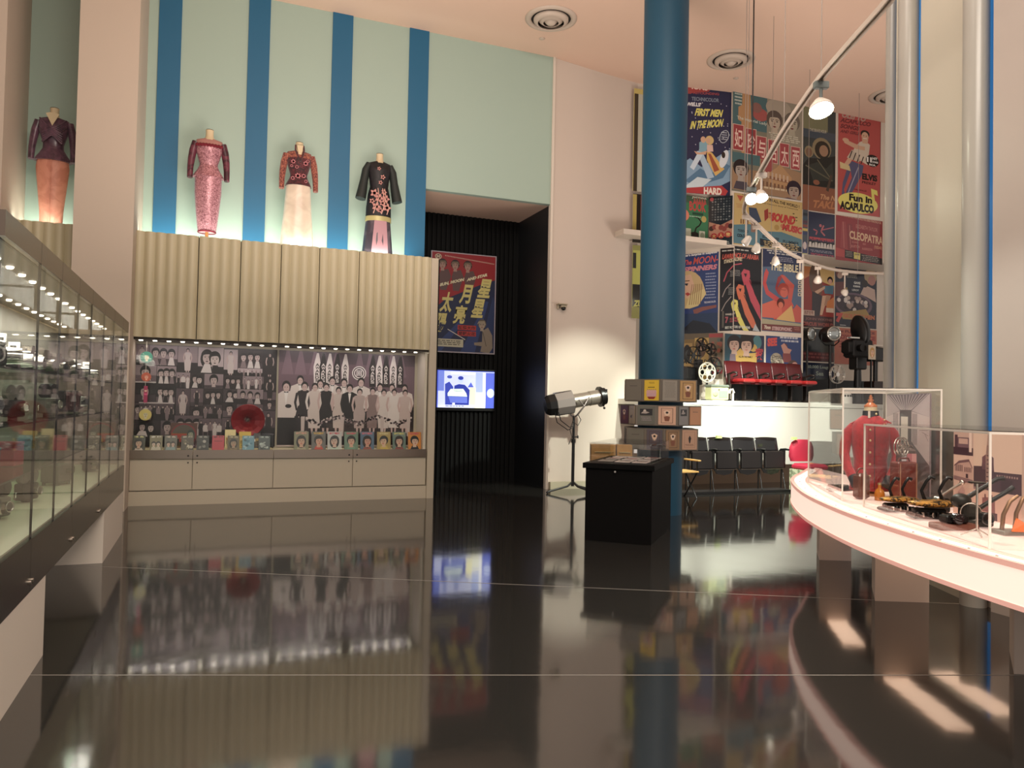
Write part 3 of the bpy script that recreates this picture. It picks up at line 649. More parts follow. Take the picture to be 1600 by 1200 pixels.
def fabric(name, c1, c2, scale=8, rough=.4, sheen=0, metal=0, kind='noise', pos=(.45, .55), dist=1.0):
    m = bpy.data.materials.new(name); m.use_nodes = True; nt = m.node_tree; b = nt.nodes['Principled BSDF']; N = nt.nodes.new; L = nt.links.new
    tc = N('ShaderNodeTexCoord')
    if kind == 'noise': n = N('ShaderNodeTexNoise'); n.inputs['Distortion'].default_value = dist; n.inputs['Detail'].default_value = 3; o_ = 'Fac'
    else: n = N('ShaderNodeTexVoronoi'); n.feature = 'F1'; o_ = 'Distance'
    n.inputs['Scale'].default_value = scale; L(tc.outputs['Object'], n.inputs['Vector'])
    r = N('ShaderNodeValToRGB'); r.color_ramp.elements[0].position, r.color_ramp.elements[1].position = pos
    r.color_ramp.elements[0].color = (*lin(c1), 1); r.color_ramp.elements[1].color = (*lin(c2), 1); L(n.outputs[o_], r.inputs[0]); L(r.outputs[0], b.inputs['Base Color'])
    b.inputs['Roughness'].default_value = rough; b.inputs['Metallic'].default_value = metal; b.inputs['Sheen Weight'].default_value = sheen; return m
def sleeve(t, side, m_, sh=(.17, 1.44), pts=None, rs=(.052, .05, .046, .04, .036)):
    s = side; pts = pts or [(sh[0]*s, 0, sh[1]), (s*.205, 0, 1.32), (s*.222, -.01, 1.2), (s*.232, -.03, 1.08), (s*.235, -.05, .93)]
    b = MB(); b.tube(pts, list(rs), 12); return b.build('sleeve', m_, t)
def flowers(t, name, spots, col_, r_=.03, petals=7):
    for (x, z, yy, s_) in spots:
        b = MB()
        for k in range(petals):
            a = 2*PI*k/petals; dx, dz = math.cos(a), math.sin(a)
            b.slab([(0, -.25), (.6, -.28), (1, 0), (.6, .28), (0, .25)], (x, yy, z), (dx*r_*s_, 0, dz*r_*s_), (-dz*r_*s_, 0, dx*r_*s_), -.004)
        b.build(name, mat(name+'_thread', col_, .5), t)
def bust(t, neck=1.62, wood=True, base=True, stand_top=.2):
    b = MB(); b.lathe([(.085, 1.475), (.07, 1.50), (.052, 1.53), (.050, neck-.015), (.054, neck)], n=22, sy=.95); b.build('bust_neck', m_bust, t)
    b = MB(); b.lathe([(.052, neck), (.05, neck+.008), (0, neck+.012)], n=22); b.build('neck_cap', mat('cap_dark', '#4c3a2c', .5), t)
    b = MB(); b.lathe([(.15, 0), (.15, .02), (.06, .05), (.035, .09), (.04, .12), (.022, .15), (.022, stand_top+.8)], n=20); b.build('stand', m_turned, t)
LZ = 3.78
def dress_root(px, label):
    p = P(px, 300, Y=12.25); return thing('dressed_mannequin', label, 'mannequin', (p.x, 12.25, LZ), 0, 'dressed mannequins on the fluted ledge')
SC = 1.09
# 1 purple wrap top, salmon skirt
t = dress_root(81, 'headless mannequin in a purple satin wrap top and long salmon skirt, behind the left pier'); t.scale = (SC, SC, SC)
pur = fabric('purple_satin', '#3c2634', '#6d4a5c', 5, .3, .2, 0, 'noise', (.35, .7), 2.5); sal = fabric('salmon_cloth', '#c9826c', '#d6917a', 6, .5)
bust(t); loft_secs(TORSO, fold=.012, b=None).build('bodice', pur, t)
b = loft_secs([(.93, .215, .15), (.97, .20, .14), (1.02, .165, .112), (1.08, .13, .095)], fold=.01); b.build('peplum', pur, t)
b = MB()
for s in (-1, 1):
    for q in range(5): b.tube([(s*.15, -.07, 1.46-q*.022), (s*.08, -.115, 1.38-q*.025), (-s*.02, -.135, 1.31-q*.02), (-s*.11, -.105, 1.27-q*.03)], .012, 6)
b.build('crossed_drape', pur, t)
b = MB(); b.slab([(-.075, 1.515), (0, 1.36), (.075, 1.515), (.03, 1.53), (-.03, 1.53)], (0, -.128, 0), (1, 0, 0), (0, .0, 1), -.008); b.build('neck_opening', m_bust, t)
sleeve(t, -1, pur); sleeve(t, 1, pur)
b = loft_secs([(.06, .125, .11, 0, 0, 3), (.3, .135, .115, 0, 0, 2), (.6, .165, .125), (.85, .19, .13), (.98, .175, .12)], fold=.012); b.tube([(0, -.128, .95), (0, -.135, .55), (0, -.122, .08)], .008, 6); b.build('skirt', sal, t)
# 2 pink brocade
t = dress_root(325, 'headless mannequin in a pink brocade gown with dark red chest trim'); t.scale = (SC, SC, SC)
bro = fabric('pink_brocade', '#7c4650', '#c9929a', 26, .32, .1, .25, 'noise', (.4, .6), 3); dk = fabric('dark_rose_satin', '#3a1a24', '#66303e', 9, .35)
bust(t); loft_secs(TORSO[:6], fold=.0).build('bodice', bro, t); loft_secs(TORSO[5:]).build('yoke', mat('sheer_rose', '#a87870', .6), t)
loft_secs([(.96, .205, .14), (1.0, .19, .13), (1.06, .15, .105), (1.12, .122, .09)], fold=.03).build('peplum', bro, t)
b = MB()
for i in range(26):
    x = -.165+i*.0132; b.ell((x, -.118+x*x*1.4, 1.385+.006*math.sin(i*2.1)), (.012, .016, .022), 8, 6)
b.build('chest_trim', mat('crimson_velvet', '#6c0c20', .8), t)
sleeve(t, -1, dk); sleeve(t, 1, dk)
loft_secs([(.21, .115, .095), (.26, .125, .10), (.5, .15, .115), (.75, .172, .125), (.99, .175, .125)], fold=.012).build('skirt', bro, t)
b = MB(); b.ring((0, 0, .212), (0, 0, 1), .112, .012, 28, 6); b.build('hem', mat('crimson_velvet'), t)
# 3 burgundy lace jacket, ivory skirt
t = dress_root(466, 'headless mannequin in a burgundy flowered lace jacket over an ivory satin skirt'); t.scale = (SC, SC, SC)
lace = fabric('burgundy_lace', '#24060c', '#5c1620', 22, .7, .3, 0, 'noise', (.4, .62), 2); lace2 = fabric('rose_lace', '#5a1c20', '#a8644e', 34, .7, .2, 0, 'noise', (.42, .58), 2)
bust(t); loft_secs(TORSO[:6], fold=.0).build('bodice', lace, t); loft_secs(TORSO[5:]).build('yoke', lace2, t)
loft_secs([(.99, .185, .13), (1.04, .165, .12), (1.09, .135, .10), (1.13, .122, .09)], fold=.03).build('peplum', lace, t)
b = MB(); b.slab([(-.04, 1.56), (-.005, 1.33), (.005, 1.33), (.045, 1.56)], (0, -.128, 0), (1, 0, 0), (0, .02, 1), -.008); b.build('neck_opening', m_bust, t)
b = MB(); b.tube([(-.055, -.02, 1.58), (-.06, -.06, 1.50), (-.03, -.13, 1.40), (0, -.135, 1.32)], .013, 6); b.tube([(.055, -.02, 1.58), (.06, -.06, 1.50), (.035, -.13, 1.40), (0, -.135, 1.32)], .013, 6); b.build('collar', lace, t)
sleeve(t, -1, lace2); sleeve(t, 1, lace2)
flowers(t, 'applique_flower', [(-.09, 1.31, -.125, 1), (-.11, 1.25, -.112, .7), (.08, 1.30, -.128, 1.1), (.11, 1.34, -.12, .8), (-.02, 1.12, -.10, 1.3), (.06, 1.13, -.092, 1), (-.09, 1.08, -.10, .9), (.09, 1.05, -.115, .8), (-.04, 1.24, -.12, .8)], '#b0656a', .035)
iv = fabric('ivory_satin', '#c6b3a0', '#e0d0bc', 4, .25, .1, 0, 'noise', (.3, .7))
loft_secs([(.02, .235, .17, 0, 0, 4), (.3, .22, .155, 0, 0, 3), (.6, .195, .14, 0, 0, 2), (.85, .178, .13), (1.0, .17, .12)], fold=.012).build('skirt', iv, t)
# 4 black flowered tunic, mauve skirt
t = dress_root(592, 'headless mannequin in a black tunic with large pink flowers, over a mauve and grey skirt'); t.scale = (SC, SC, SC)
bk = fabric('black_crepe', '#0c0a0c', '#17131a', 12, .55); sh = mat('sheer_black', '#1c2220', .6)
bust(t); loft_secs([(.66, .19, .13), (.8, .185, .13), (1.0, .165, .12), (1.12, .135, .1), (1.24, .15, .105), (1.34, .17, .125)]+TORSO[5:-1]+[(1.505, .075, .055)]).build('tunic', bk, t)
for s in (-1, 1):
    b = MB(); b.tube([(.15*s, 0, 1.46), (s*.20, 0, 1.36), (s*.225, 0, 1.2), (s*.25, -.01, 1.05), (s*.275, -.02, .92)], [.05, .058, .06, .07, .078], 14); b.build('sleeve', sh, t)
flowers(t, 'printed_flower', [(-.03, 1.37, -.13, .7), (.03, 1.25, -.125, .9), (.0, 1.17, -.112, .8), (-.09, 1.0, -.12, 1.5), (-.02, .93, -.135, 1.6), (.08, .93, -.13, 1.4), (.05, 1.03, -.125, 1), (-.06, .80, -.14, 1.6), (.1, .80, -.13, 1.5), (.03, .86, -.14, 1.1), (-.12, .88, -.12, 1), (.0, .75, -.14, 1)], '#b57c74', .045, 5)
b = MB()
for x0, x1 in ((-.1, -.02), (.02, .08), (.1, .05)): b.tube([(x0, -.13, .70), (x0+.03, -.14, .8), (x1, -.135, .95), (x1-.02, -.12, 1.08)], .007, 6)
b.build('printed_stems', mat('stem_pink', '#c99a8c', .5), t)
loft_secs([(.60, .195, .135), (.67, .192, .134)]).build('hem_band', mat('gold_brocade', '#b3a873', .4, .2), t)
loft_secs([(.0, .235, .16, 0, 0, 4), (.3, .21, .15, 0, 0, 3), (.64, .18, .125)], fold=.014).build('skirt', fabric('grey_mauve_satin', '#39333c', '#5c5058', 3, .3), t)
b = MB(); b.slab([(-.13, .03), (.13, .03), (.10, .6), (-.08, .6)], (0, -.165, 0), (1, 0, 0), (0, .06, 1), -.008); b.build('front_panel', mat('mauve_satin', '#a67880', .3), t)
# ================================================================ LEFT SHOWCASE (long island case on plinths)
GX = -.875; Y0, Y1 = 4.0, 9.6; XB = -1.60
m_head = mat('bronze_header', '#6f6258', .35, .6); m_panel = mat('dark_brown_panel', '#2e2823', .25); m_gap = mat('seam_black', '#0e0d0c', .5)
t = thing('island_showcase', 'long glazed showcase with bronze header along the left edge, full of cameras', 'showcase', (GX, Y0, 0))
o = (GX, Y0, 0)
for (a, b_) in ((4.0, 5.244), (7.93, 9.62)):
    bxo('plinth', XB+.1, GX-.002, a, b_, 0, .475, m_white, t, o)
seams = [4.0, 4.8, 5.44, 6.12, 6.77, 7.53, 8.24, 9.03, 9.6]
for a, b_ in zip(seams[:-1], seams[1:]):
    bxo('header_panel', GX-.03, GX, a+.005, b_-.005, 2.255, 2.372, m_head, t, o)
    bxo('glass_door', GX-.008, GX, a+.004, b_-.004, .775, 2.25, m_gl, t, o)
for a, b_ in ((4.0, 4.8), (4.8, 6.12), (6.12, 7.53), (7.53, 9.6)):
    d = bxo('lower_panel', GX-.03, GX, a+.003, b_-.003, .475, .762, m_panel, t, o)
    for k in (-.03, .03):
        b = MB(); b.cyl((0, b_+k-Y0, .535), (.012, b_+k-Y0, .535), .012, n=10)
        if b_ < 9.5: b.build('lock', m_steel, d)
for y in seams[1:-1]: bxo('glass_seam', GX-.012, GX-.001, y-.0045, y+.0045, .763, 2.372, m_gap, t, o)
bxo('header_core', GX-.045, GX-.032, Y0+.03, Y1, 2.25, 2.372, m_gap, t, o)
bxo('header_end', XB, GX-.03, Y0, Y0+.03, 2.255, 2.372, m_head, t, o)
bxo('case_roof', XB, GX-.03, Y0+.03, Y1, 2.27, 2.36, mat('case_roof'), t, o)
bxo('end_glass', XB+.02, GX-.01, Y0, Y0+.008, .775, 2.25, m_gl, t, o)
bxo('end_glass', XB+.02, GX-.01, Y1-.008, Y1, .775, 2.25, m_gl, t, o)
bxo('back_panel', XB, XB+.02, Y0, Y1, .775, 2.25, mat('case_back_grey', '#8f897c', .5), t, o)
bxo('case_floor', XB, GX-.03, Y0, Y1, .50, .772, mat('lit_case_floor', '#d9d4bd', .5), t, o)
m_shelf = glass('shelf_glass', (.78, .86, .80), .08)
SH = (1.05, 1.36, 1.68)
for z in SH: bxo('glass_shelf', XB+.022, GX-.16, Y0+.02, Y1-.02, z, z+.01, m_shelf, t, o)
for z in SH:
    bxo('shelf_edge', GX-.160, GX-.157, Y0+.02, Y1-.02, z, z+.01, mat('glass_edge', '#27352f', .2), t, o)
for y in (4.25, 5.6, 7.0, 8.3): 
    for z in SH: bxo('shelf_bracket', XB+.02, XB+.3, y, y+.006, z-.03, z-.001, m_steel, t, o)
for x in (-1.08, -1.46):
    b = MB(); y = Y0+.18
    while y < Y1-.1:
        b = MB(); b.lathe([(.020, 2.269), (.020, 2.262), (.014, 2.255), (0, 2.255)], (x-GX, y-Y0, 0), 10); b.build('downlight', m_lamp, t); y += .30
for y in (4.9, 6.6, 8.4): light('case_light', 'AREA', (-1.2, y, 2.24), 22, (1, .95, .84), (-1.2, y, 0), .3, 1.6)
# ---- cameras and projectors in it; drawn with z up, facing +x (the visitor)
m_leather = mat('black_leatherette', '#121112', .6, bump=.4, nscale=200); m_chr = mat('chrome', '#c9c5bd', .15, 1); m_lens = mat('lens_glass', '#0c1016', .04, coat=1)
m_redb = mat('dark_red_bellows', '#54141a', .5); m_gr = mat('grey_hammer_paint', '#77736b', .4, .3)
def cam_slr(nm, lab, loc, rz, s=1, body=m_leather, grp=None, top=m_chr):
    t = thing(nm, lab, 'camera', loc, rz, grp)
    b = MB(); b.box((0, 0, .04*s), (.045*s, .14*s, .07*s), bev=.012*s); b.build('body', body, t)
    b = MB(); b.box((0, 0, .083*s), (.04*s, .135*s, .018*s), bev=.005*s); b.slab([(-.025*s, 0), (.025*s, 0), (.016*s, .028*s), (-.016*s, .028*s)], (-.02*s, 0, .09*s), (0, 1, 0), (0, 0, 1), .04*s)
    for y in (-.05, .045): b.cyl((0, y*s, .09*s), (0, y*s, .103*s), .012*s, n=12)
    b.build('top_plate', top, t)
    b = MB(); b.cyl((.02*s, 0, .045*s), (.065*s, 0, .045*s), .03*s, .027*s, 18); b.build('lens_barrel', m_chr if s > .9 else m_leather, t)
    b = MB(); b.ell((.062*s, 0, .045*s), (.008*s, .022*s, .022*s), 14, 8); b.build('lens', m_lens, t)
def cam_box(nm, lab, loc, rz, s=1):                        # folding bellows camera
    t = thing(nm, lab, 'camera', loc, rz)
    b = MB(); b.box((0, 0, .11*s), (.07*s, .2*s, .2*s), bev=.008*s); b.build('body', m_leather, t)
    b = MB()
    for k in range(6): q = .085-.008*k; b.box(((.045+.018*k)*s, 0, .11*s), (.012*s, 2*q*s, 2*q*s))
    b.build('bellows', m_redb, t)
    b = MB(); b.box((.155*s, 0, .11*s), (.012*s, .09*s, .10*s), bev=.005*s); b.box((.09*s, 0, .005*s), (.18*s, .06*s, .01*s)); b.build('lens_board', m_chr, t)
    b = MB(); b.cyl((.16*s, 0, .11*s), (.19*s, 0, .11*s), .028*s, n=18); b.build('lens', m_lens, t)
def cam_movie(nm, lab, loc, rz, s=1, body=m_gr):            # film camera with two reels
    t = thing(nm, lab, 'film camera', loc, rz)
    b = MB(); b.box((0, 0, .10*s), (.10*s, .22*s, .16*s), bev=.012*s); b.cyl((0, 0, 0), (0, 0, .03*s), .04*s, n=14); b.build('body', body, t)
    for y in (-.06, .07):
        b = MB(); b.cyl((-.02*s, y*s, .25*s), (.02*s, y*s, .25*s), .075*s, n=26); b.cyl((-.03*s, y*s, .25*s), (.03*s, y*s, .25*s), .018*s, n=12); b.build('film_magazine', m_leather if body is not m_leather else m_gr, t)
    b = MB(); b.cyl((.04*s, .0, .11*s), (.13*s, 0, .11*s), .035*s, .04*s, 18); b.ring((.13*s, 0, .11*s), (1, 0, 0), .04*s, .006*s, 20, 6); b.build('lens', m_chr, t)
    b = MB(); b.tube([(0, -.12*s, .1*s), (0, -.15*s, .1*s), (0, -.15*s, .05*s), (0, -.18*s, .05*s)], .006*s, 8); b.build('crank', m_chr, t)
rn = random.Random(4)
spots = ['above the grey projector', 'third along from the near end', 'fourth along from the near end', 'near the middle of the top shelf', 'just past the middle', 'sixth from the far end', 'fifth from the far end', 'fourth from the far end', 'third from the far end', 'second from the far end', 'at the far end']
ys = [4.35, 4.72, 5.05, 5.4, 5.8, 6.2, 6.7, 7.2, 7.75, 8.3, 8.9]
kinds = ['small black and chrome camera', 'chrome-topped camera', 'silver-fronted camera', 'black still camera']
for i, y in enumerate(ys): cam_slr('still_camera', kinds[i % 4]+' on the top glass shelf, '+spots[i], (-1.19, y, SH[2]+.011), rn.uniform(-.6, .3), rn.uniform(1.5, 1.9) if i < 6 else 1.6, grp=None)
cam_box('bellows_camera', 'large black folding camera with dark red bellows on the middle shelf', (-1.25, 5.1, SH[1]+.011), -.5, 1.0)
cam_movie('film_camera', 'silver film camera with round magazines on the middle shelf, nearest the end', (-1.2, 4.5, SH[1]+.011), -.3, .7)
cam_movie('film_camera', 'black film camera with round magazines at the middle shelf centre', (-1.25, 6.1, SH[1]+.011), -.4, .72, m_leather)
cam_movie('film_camera', 'grey film camera with round magazines toward the far end of the middle shelf', (-1.25, 7.3, SH[1]+.011), -.4, .8)
cam_box('bellows_camera', 'folding camera with red bellows toward the far end of the middle shelf', (-1.25, 8.3, SH[1]+.011), -.5, 1.0)
for i, (y, c1, lb) in enumerate(((4.6, '#8f8b78', 'grey-green box'), (4.95, '#a8823a', 'yellow ochre box with a picture lid'), (5.35, '#4c6a72', 'slate blue box'), (6.0, '#a33c48', 'red box'), (6.6, '#5b5a50', 'olive grey box'))):
    t = thing('film_box', lb+' of film stock on the lowest glass shelf', 'box', (-1.25, y, SH[0]+.011), rn.uniform(-.4, .4))
    b = MB(); b.box((0, 0, .07), (.14, .16, .14), bev=.006); b.build('carton', mat('box_'+c1[1:], c1, .6), t); b = MB(); b.box((0, 0, .15), (.145, .165, .02), bev=.004); b.build('lid', mat('boxlid_'+c1[1:], c1, .5), t)
def projector(lab, loc, rz, s=1):
    t = thing('film_projector', lab, 'projector', loc, rz)
    b = MB(); b.box((0, 0, .14*s), (.22*s, .32*s, .22*s), bev=.02*s)
    for x in (-.08, .08):
        for y in (-.13, .13): b.cyl((x*s, y*s, 0), (x*s, y*s, .04*s), .02*s, n=10)
    b.build('housing', m_gr, t)
    b = MB(); b.cyl((.0, .15*s, .16*s), (0, .30*s, .16*s), .075*s, n=24); b.build('lamp_house', m_leather, t)
    b = MB()
    for k in range(6): b.ring((0, (.16+.015*k)*s, .16*s), (0, 1, 0), .077*s, .004*s, 24, 6)
    b.build('cooling_ribs', m_chr, t)
    b = MB(); b.cyl((.11*s, .02*s, .17*s), (.19*s, .02*s, .17*s), .03*s, n=16); b.build('lens', m_chr, t)
projector('grey film projector with ribbed black lamp housing on the case floor, nearest the end', (-1.18, 4.75, .774), -.15, .95)
cam_movie('film_camera', 'grey film camera with round magazines on the case floor past the projector', (-1.2, 5.5, .774), -.5, .75)
cam_movie('film_camera', 'black film camera with round magazines on the case floor, midway', (-1.2, 6.35, .774), -.4, .75, m_leather)
projector('small grey projector on the case floor toward the far end', (-1.2, 7.5, .774), -.3, .7)
cam_slr('still_camera', 'black camera on the white case floor beside the far end', (-1.1, 8.7, .774), -.5, 1.3)
t = thing('folded_tripod', 'short black tripod lying on the white case floor by the near corner', 'tripod', (-1.0, 4.12, .774), .3)
for k in (-.05, 0, .05):
    b = MB(); b.tube([(k*.3, -.1, .03), (k, .26, .025)], [.014, .02], 10); b.build('leg', m_leather, t)
# ================================================================ CURVED LIT COUNTER ON THE RIGHT
FR = [(3.55, 9.1), (3.2, 8.42), (2.95, 7.95), (2.76, 7.5), (2.58, 6.9), (2.44, 6.3), (2.35, 5.7), (2.30, 5.1), (2.30, 4.5), (2.33, 4.0), (2.38, 3.6), (2.47, 3.1), (2.6, 2.5), (2.8, 1.9), (3.05, 1.3)]
BK = [(3.64, 9.15), (3.62, 8.4), (3.58, 7.8), (3.52, 7.0), (3.46, 6.0), (3.45, 5.0), (3.5, 4.0), (3.6, 3.0), (3.8, 2.0), (3.95, 1.4)]
def smooth(pts, n=6):
    out = []
    for i in range(len(pts)-1):
        p0, p1, p2, p3 = [Vector(pts[min(max(i+k, 0), len(pts)-1)]) for k in (-1, 0, 1, 2)]
        for j in range(n):
            t = j/n; out.append(.5*((2*p1)+(-p0+p2)*t+(2*p0-5*p1+4*p2-p3)*t*t+(-p0+3*p1-3*p2+p3)*t**3))
    out.append(Vector(pts[-1])); return out
fr = smooth(FR); bk = smooth(BK, 3)
W = [Vector(LD(*p)) for p in fr]; WB = [Vector(LD(*p)) for p in bk]
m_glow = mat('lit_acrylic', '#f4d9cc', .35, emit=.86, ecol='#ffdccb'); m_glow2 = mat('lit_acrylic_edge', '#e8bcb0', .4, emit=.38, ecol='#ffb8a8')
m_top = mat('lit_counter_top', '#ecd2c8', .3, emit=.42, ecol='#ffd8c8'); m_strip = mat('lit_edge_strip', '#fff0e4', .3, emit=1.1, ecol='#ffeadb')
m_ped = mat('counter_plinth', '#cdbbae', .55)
t = thing('lit_counter', 'long curved glowing white counter on square plinths, at the right', 'counter', (W[20].x, W[20].y, 0))
O = Vector((W[20].x, W[20].y))
def off(line, d):
    out = []
    for i, p in enumerate(line):
        a, b = line[max(i-1, 0)], line[min(i+1, len(line)-1)]; q = (b-a).normalized(); out.append(p+Vector((-q.y, q.x))*d)
    return out
def band(name, a, b_, z0, z1, m_, par, lab=None):
    k = MB(); A1 = [(p.x-O.x, p.y-O.y) for p in a]; B1 = [(p.x-O.x, p.y-O.y) for p in b_]; n = len(A1)
    vs_ = [(x, y, z0) for x, y in A1]+[(x, y, z1) for x, y in A1]+[(x, y, z0) for x, y in B1]+[(x, y, z1) for x, y in B1]; fs = []
    for i in range(n-1): fs += [[i, i+1, n+i+1, n+i], [2*n+i, 3*n+i, 3*n+i+1, 2*n+i+1], [n+i, n+i+1, 3*n+i+1, 3*n+i], [i, 2*n+i, 2*n+i+1, i+1]]
    fs += [[0, n, 3*n, 2*n], [n-1, 3*n-1, 4*n-1, 2*n-1]]
    k.add(vs_, fs, 0, False); return k.build(name, m_, par, label=lab)
W2, W3, W4 = off(W, .03), off(W, .13), off(W, .19)
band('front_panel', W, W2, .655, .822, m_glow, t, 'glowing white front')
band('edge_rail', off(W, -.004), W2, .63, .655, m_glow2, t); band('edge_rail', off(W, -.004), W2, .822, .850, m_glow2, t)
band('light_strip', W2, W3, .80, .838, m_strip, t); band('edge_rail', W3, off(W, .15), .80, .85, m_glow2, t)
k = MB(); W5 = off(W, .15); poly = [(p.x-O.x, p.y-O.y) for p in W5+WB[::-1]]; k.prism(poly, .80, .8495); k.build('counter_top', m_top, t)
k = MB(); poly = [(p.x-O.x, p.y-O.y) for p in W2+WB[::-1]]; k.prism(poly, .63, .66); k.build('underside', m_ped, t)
for i in range(3, len(W3)-2, 3):
    p = off(W, .08)[i]; k = MB(); k.lathe([(.007, .838), (.007, .842), (0, .8425)], (p.x-O.x, p.y-O.y, 0), 10); k.build('screw', m_steel, t)
for (l0, l1, d0, d1) in ((3.20, 3.52, 7.88, 8.3), (2.99, 3.42, 6.24, 6.75), (3.02, 3.42, 4.57, 5.0), (3.1, 3.5, 2.6, 3.0)):
    k = MB(); q = [Vector(LD(l, d))-O for l, d in ((l0, d0), (l1, d0-.02), (l1+.02, d1), (l0*d1/d0-.03, d1))]; k.prism([tuple(v) for v in q], 0, .63); k.build('plinth', m_ped, t)
# glowing strips added under the counter so the floor mirrors bright streaks
for (a, b_) in (((1290, 948), (1335, 1008)), ((1385, 1050), (1500, 1140)), ((1470, 1050), (1575, 1118))):
    p, q = P(*a, Z=-.625), P(*b_, Z=-.625); d = q-p; k = MB(); k.box(((p.x+q.x)/2-O.x, (p.y+q.y)/2-O.y, .622), (math.hypot(d.x, d.y), .19, .012), math.atan2(d.y, d.x), bev=.003); k.build('under_glow', mat('under_glow', '#fff0d8', .3, emit=2.4, ecol='#ffd4b4'), t)
# ---- acrylic cases
m_edge = mat('acrylic_edge', '#dfd8ce', .25); m_cgl = glass('case_acrylic', (.975, .975, .97), .03)
ZC = .8515
def acase(name, lab, pts, h, par=None):
    q = [Vector(LD(*p)) for p in pts]; c0 = q[0]; t = thing(name, lab, 'display case', (c0.x, c0.y, ZC)); n = len(q)
    for i in range(n):
        a, b_ = q[i]-c0, q[(i+1) % n]-c0; d = (b_-a).normalized(); nn = Vector((-d.y, d.x))*.006
        k = MB(); k.prism([tuple(a+d*.008), tuple(b_-d*.008), tuple(b_-d*.008+nn), tuple(a+d*.008+nn)], 0, h-.012); k.build('acrylic_pane', m_cgl, t)
        k = MB(); k.box((a.x, a.y, h/2), (.011, .011, h), math.atan2(d.y, d.x)); k.build('edge_post', m_edge, t)
        k = MB(); m = (a+b_)/2; k.box((m.x, m.y, h-.006), ((b_-a).length-.01, .012, .012), math.atan2(d.y, d.x)); k.build('top_edge', m_edge, t)
    k = MB(); k.prism([tuple(v-c0) for v in q], h+.001, h+.006); k.build('lid', m_cgl, t); return t
acase('uniform_case', 'tall clear acrylic case around the red tunic on the lit counter', [(2.85, 7.3), (2.55, 5.86), (3.17, 5.62), (3.42, 6.95)], .865)
acase('camera_case', 'lower clear acrylic case of cameras at the right of the lit counter', [(2.56, 5.52), (2.47, 3.93), (3.22, 3.72), (3.30, 5.35)], .60)
# ---- things in the uniform case
def ldthing(nm, lab, cat, l, d, rz=0, z=ZC, grp=None): x, y = LD(l, d); return thing(nm, lab, cat, (x, y, z+.0015), FACING+rz, grp)
m_red = fabric('scarlet_wool', '#8c0c17', '#a0141f', 30, .75, .3); m_brass = mat('brass', '#e2cf9c', .3, .8); m_navy = mat('navy_collar', '#12121c', .6)
t = ldthing('uniform_bust', 'red military tunic with brass buttons on a tailor bust inside the tall case', 'uniform', 2.97, 6.30, -.38); t.scale = (.84, .84, .96)
b = MB()
b.loft([ring_pts(0, 0, z, rx, ry, 30, .01) for z, rx, ry in ((.04, .19, .125), (.10, .182, .125), (.20, .16, .12), (.30, .15, .115), (.42, .17, .13), (.50, .18, .135), (.57, .185, .12), (.615, .165, .10), (.65, .12, .085), (.68, .08, .07))]); b.build('tunic', m_red, t)
b = MB(); b.loft([ring_pts(0, 0, z, r, r*.95, 24) for z, r in ((.655, .083), (.69, .074), (.722, .072))], caps=False); b.loft([ring_pts(0, 0, z, r, r*.95, 24) for z, r in ((.722, .068), (.66, .068))], caps=False); b.build('collar', m_navy, t)
b = MB(); b.slab([(-.008, .66), (.012, .66), (.012, .72), (-.008, .72)], (-.02, -.078, 0), (1, 0, 0), (0, 0, 1), .006); b.build('collar_gap', m_white, t)
b = MB(); b.ell((.045, -.066, .695), (.011, .006, .011), 10, 6); b.build('collar_badge', m_brass, t)
for i, z in enumerate((.56, .47, .37, .27, .17)):
    b = MB(); y = (-.128, -.137, -.134, -.124, -.128)[i]-.004; b.ell((-.01, y, z), (.010, .006, .010), 12, 6); b.build('button', m_brass, t)
b = MB(); b.tube([(.03, -.128, .62), (.03, -.141, .5), (.03, -.128, .3), (.03, -.130, .06)], .004, 6); b.build('front_seam', mat('dark_seam_red', '#4c0a10', .7), t)
b = MB(); b.ell((.12, -.04, .645), (.009, .009, .008), 10, 6); b.build('shoulder_button', m_brass, t)
for s in (-1, 1):
    b = MB(); pts = [(s*.15, 0, .585), (s*.195, .0, .53), (s*.225, .005, .43), (s*.235, -.01, .34), (s*.205, -.07, .23), (s*.16, -.12, .15)]
    b.tube(pts, [.045, .056, .054, .05, .044, .042], 14); b.build('sleeve', m_red, t)
    b = MB(); b.tube([(s*.165, -.115, .16), (s*.13, -.15, .09)], [.045, .046], 14); b.build('cuff', m_navy, t)
    b = MB(); b.slab([(0, 0), (.09, -.02), (.10, .015), (.0, .035)], (s*.085, -.015, .66), (s, 0, -.5), (0, 1, .1), .01); b.build('shoulder_strap', m_red, t)
b = MB(); b.cyl((0, 0, .70), (0, 0, .755), .062, .058, n=22); b.build('bust_neck', m_bust, t)
b = MB(); b.lathe([(.06, .755), (.058, .768), (.035, .785), (.02, .80), (.03, .815), (.012, .825), (.02, .838), (.008, .848), (.012, .855), (0, .860)], n=18); b.build('wooden_finial', mat('bust_wood', '#a86038', .35), t)
b = MB(); b.lathe([(.12, 0), (.12, .015), (.03, .03), (.025, .1)], n=20); b.build('stand', m_turned, t)
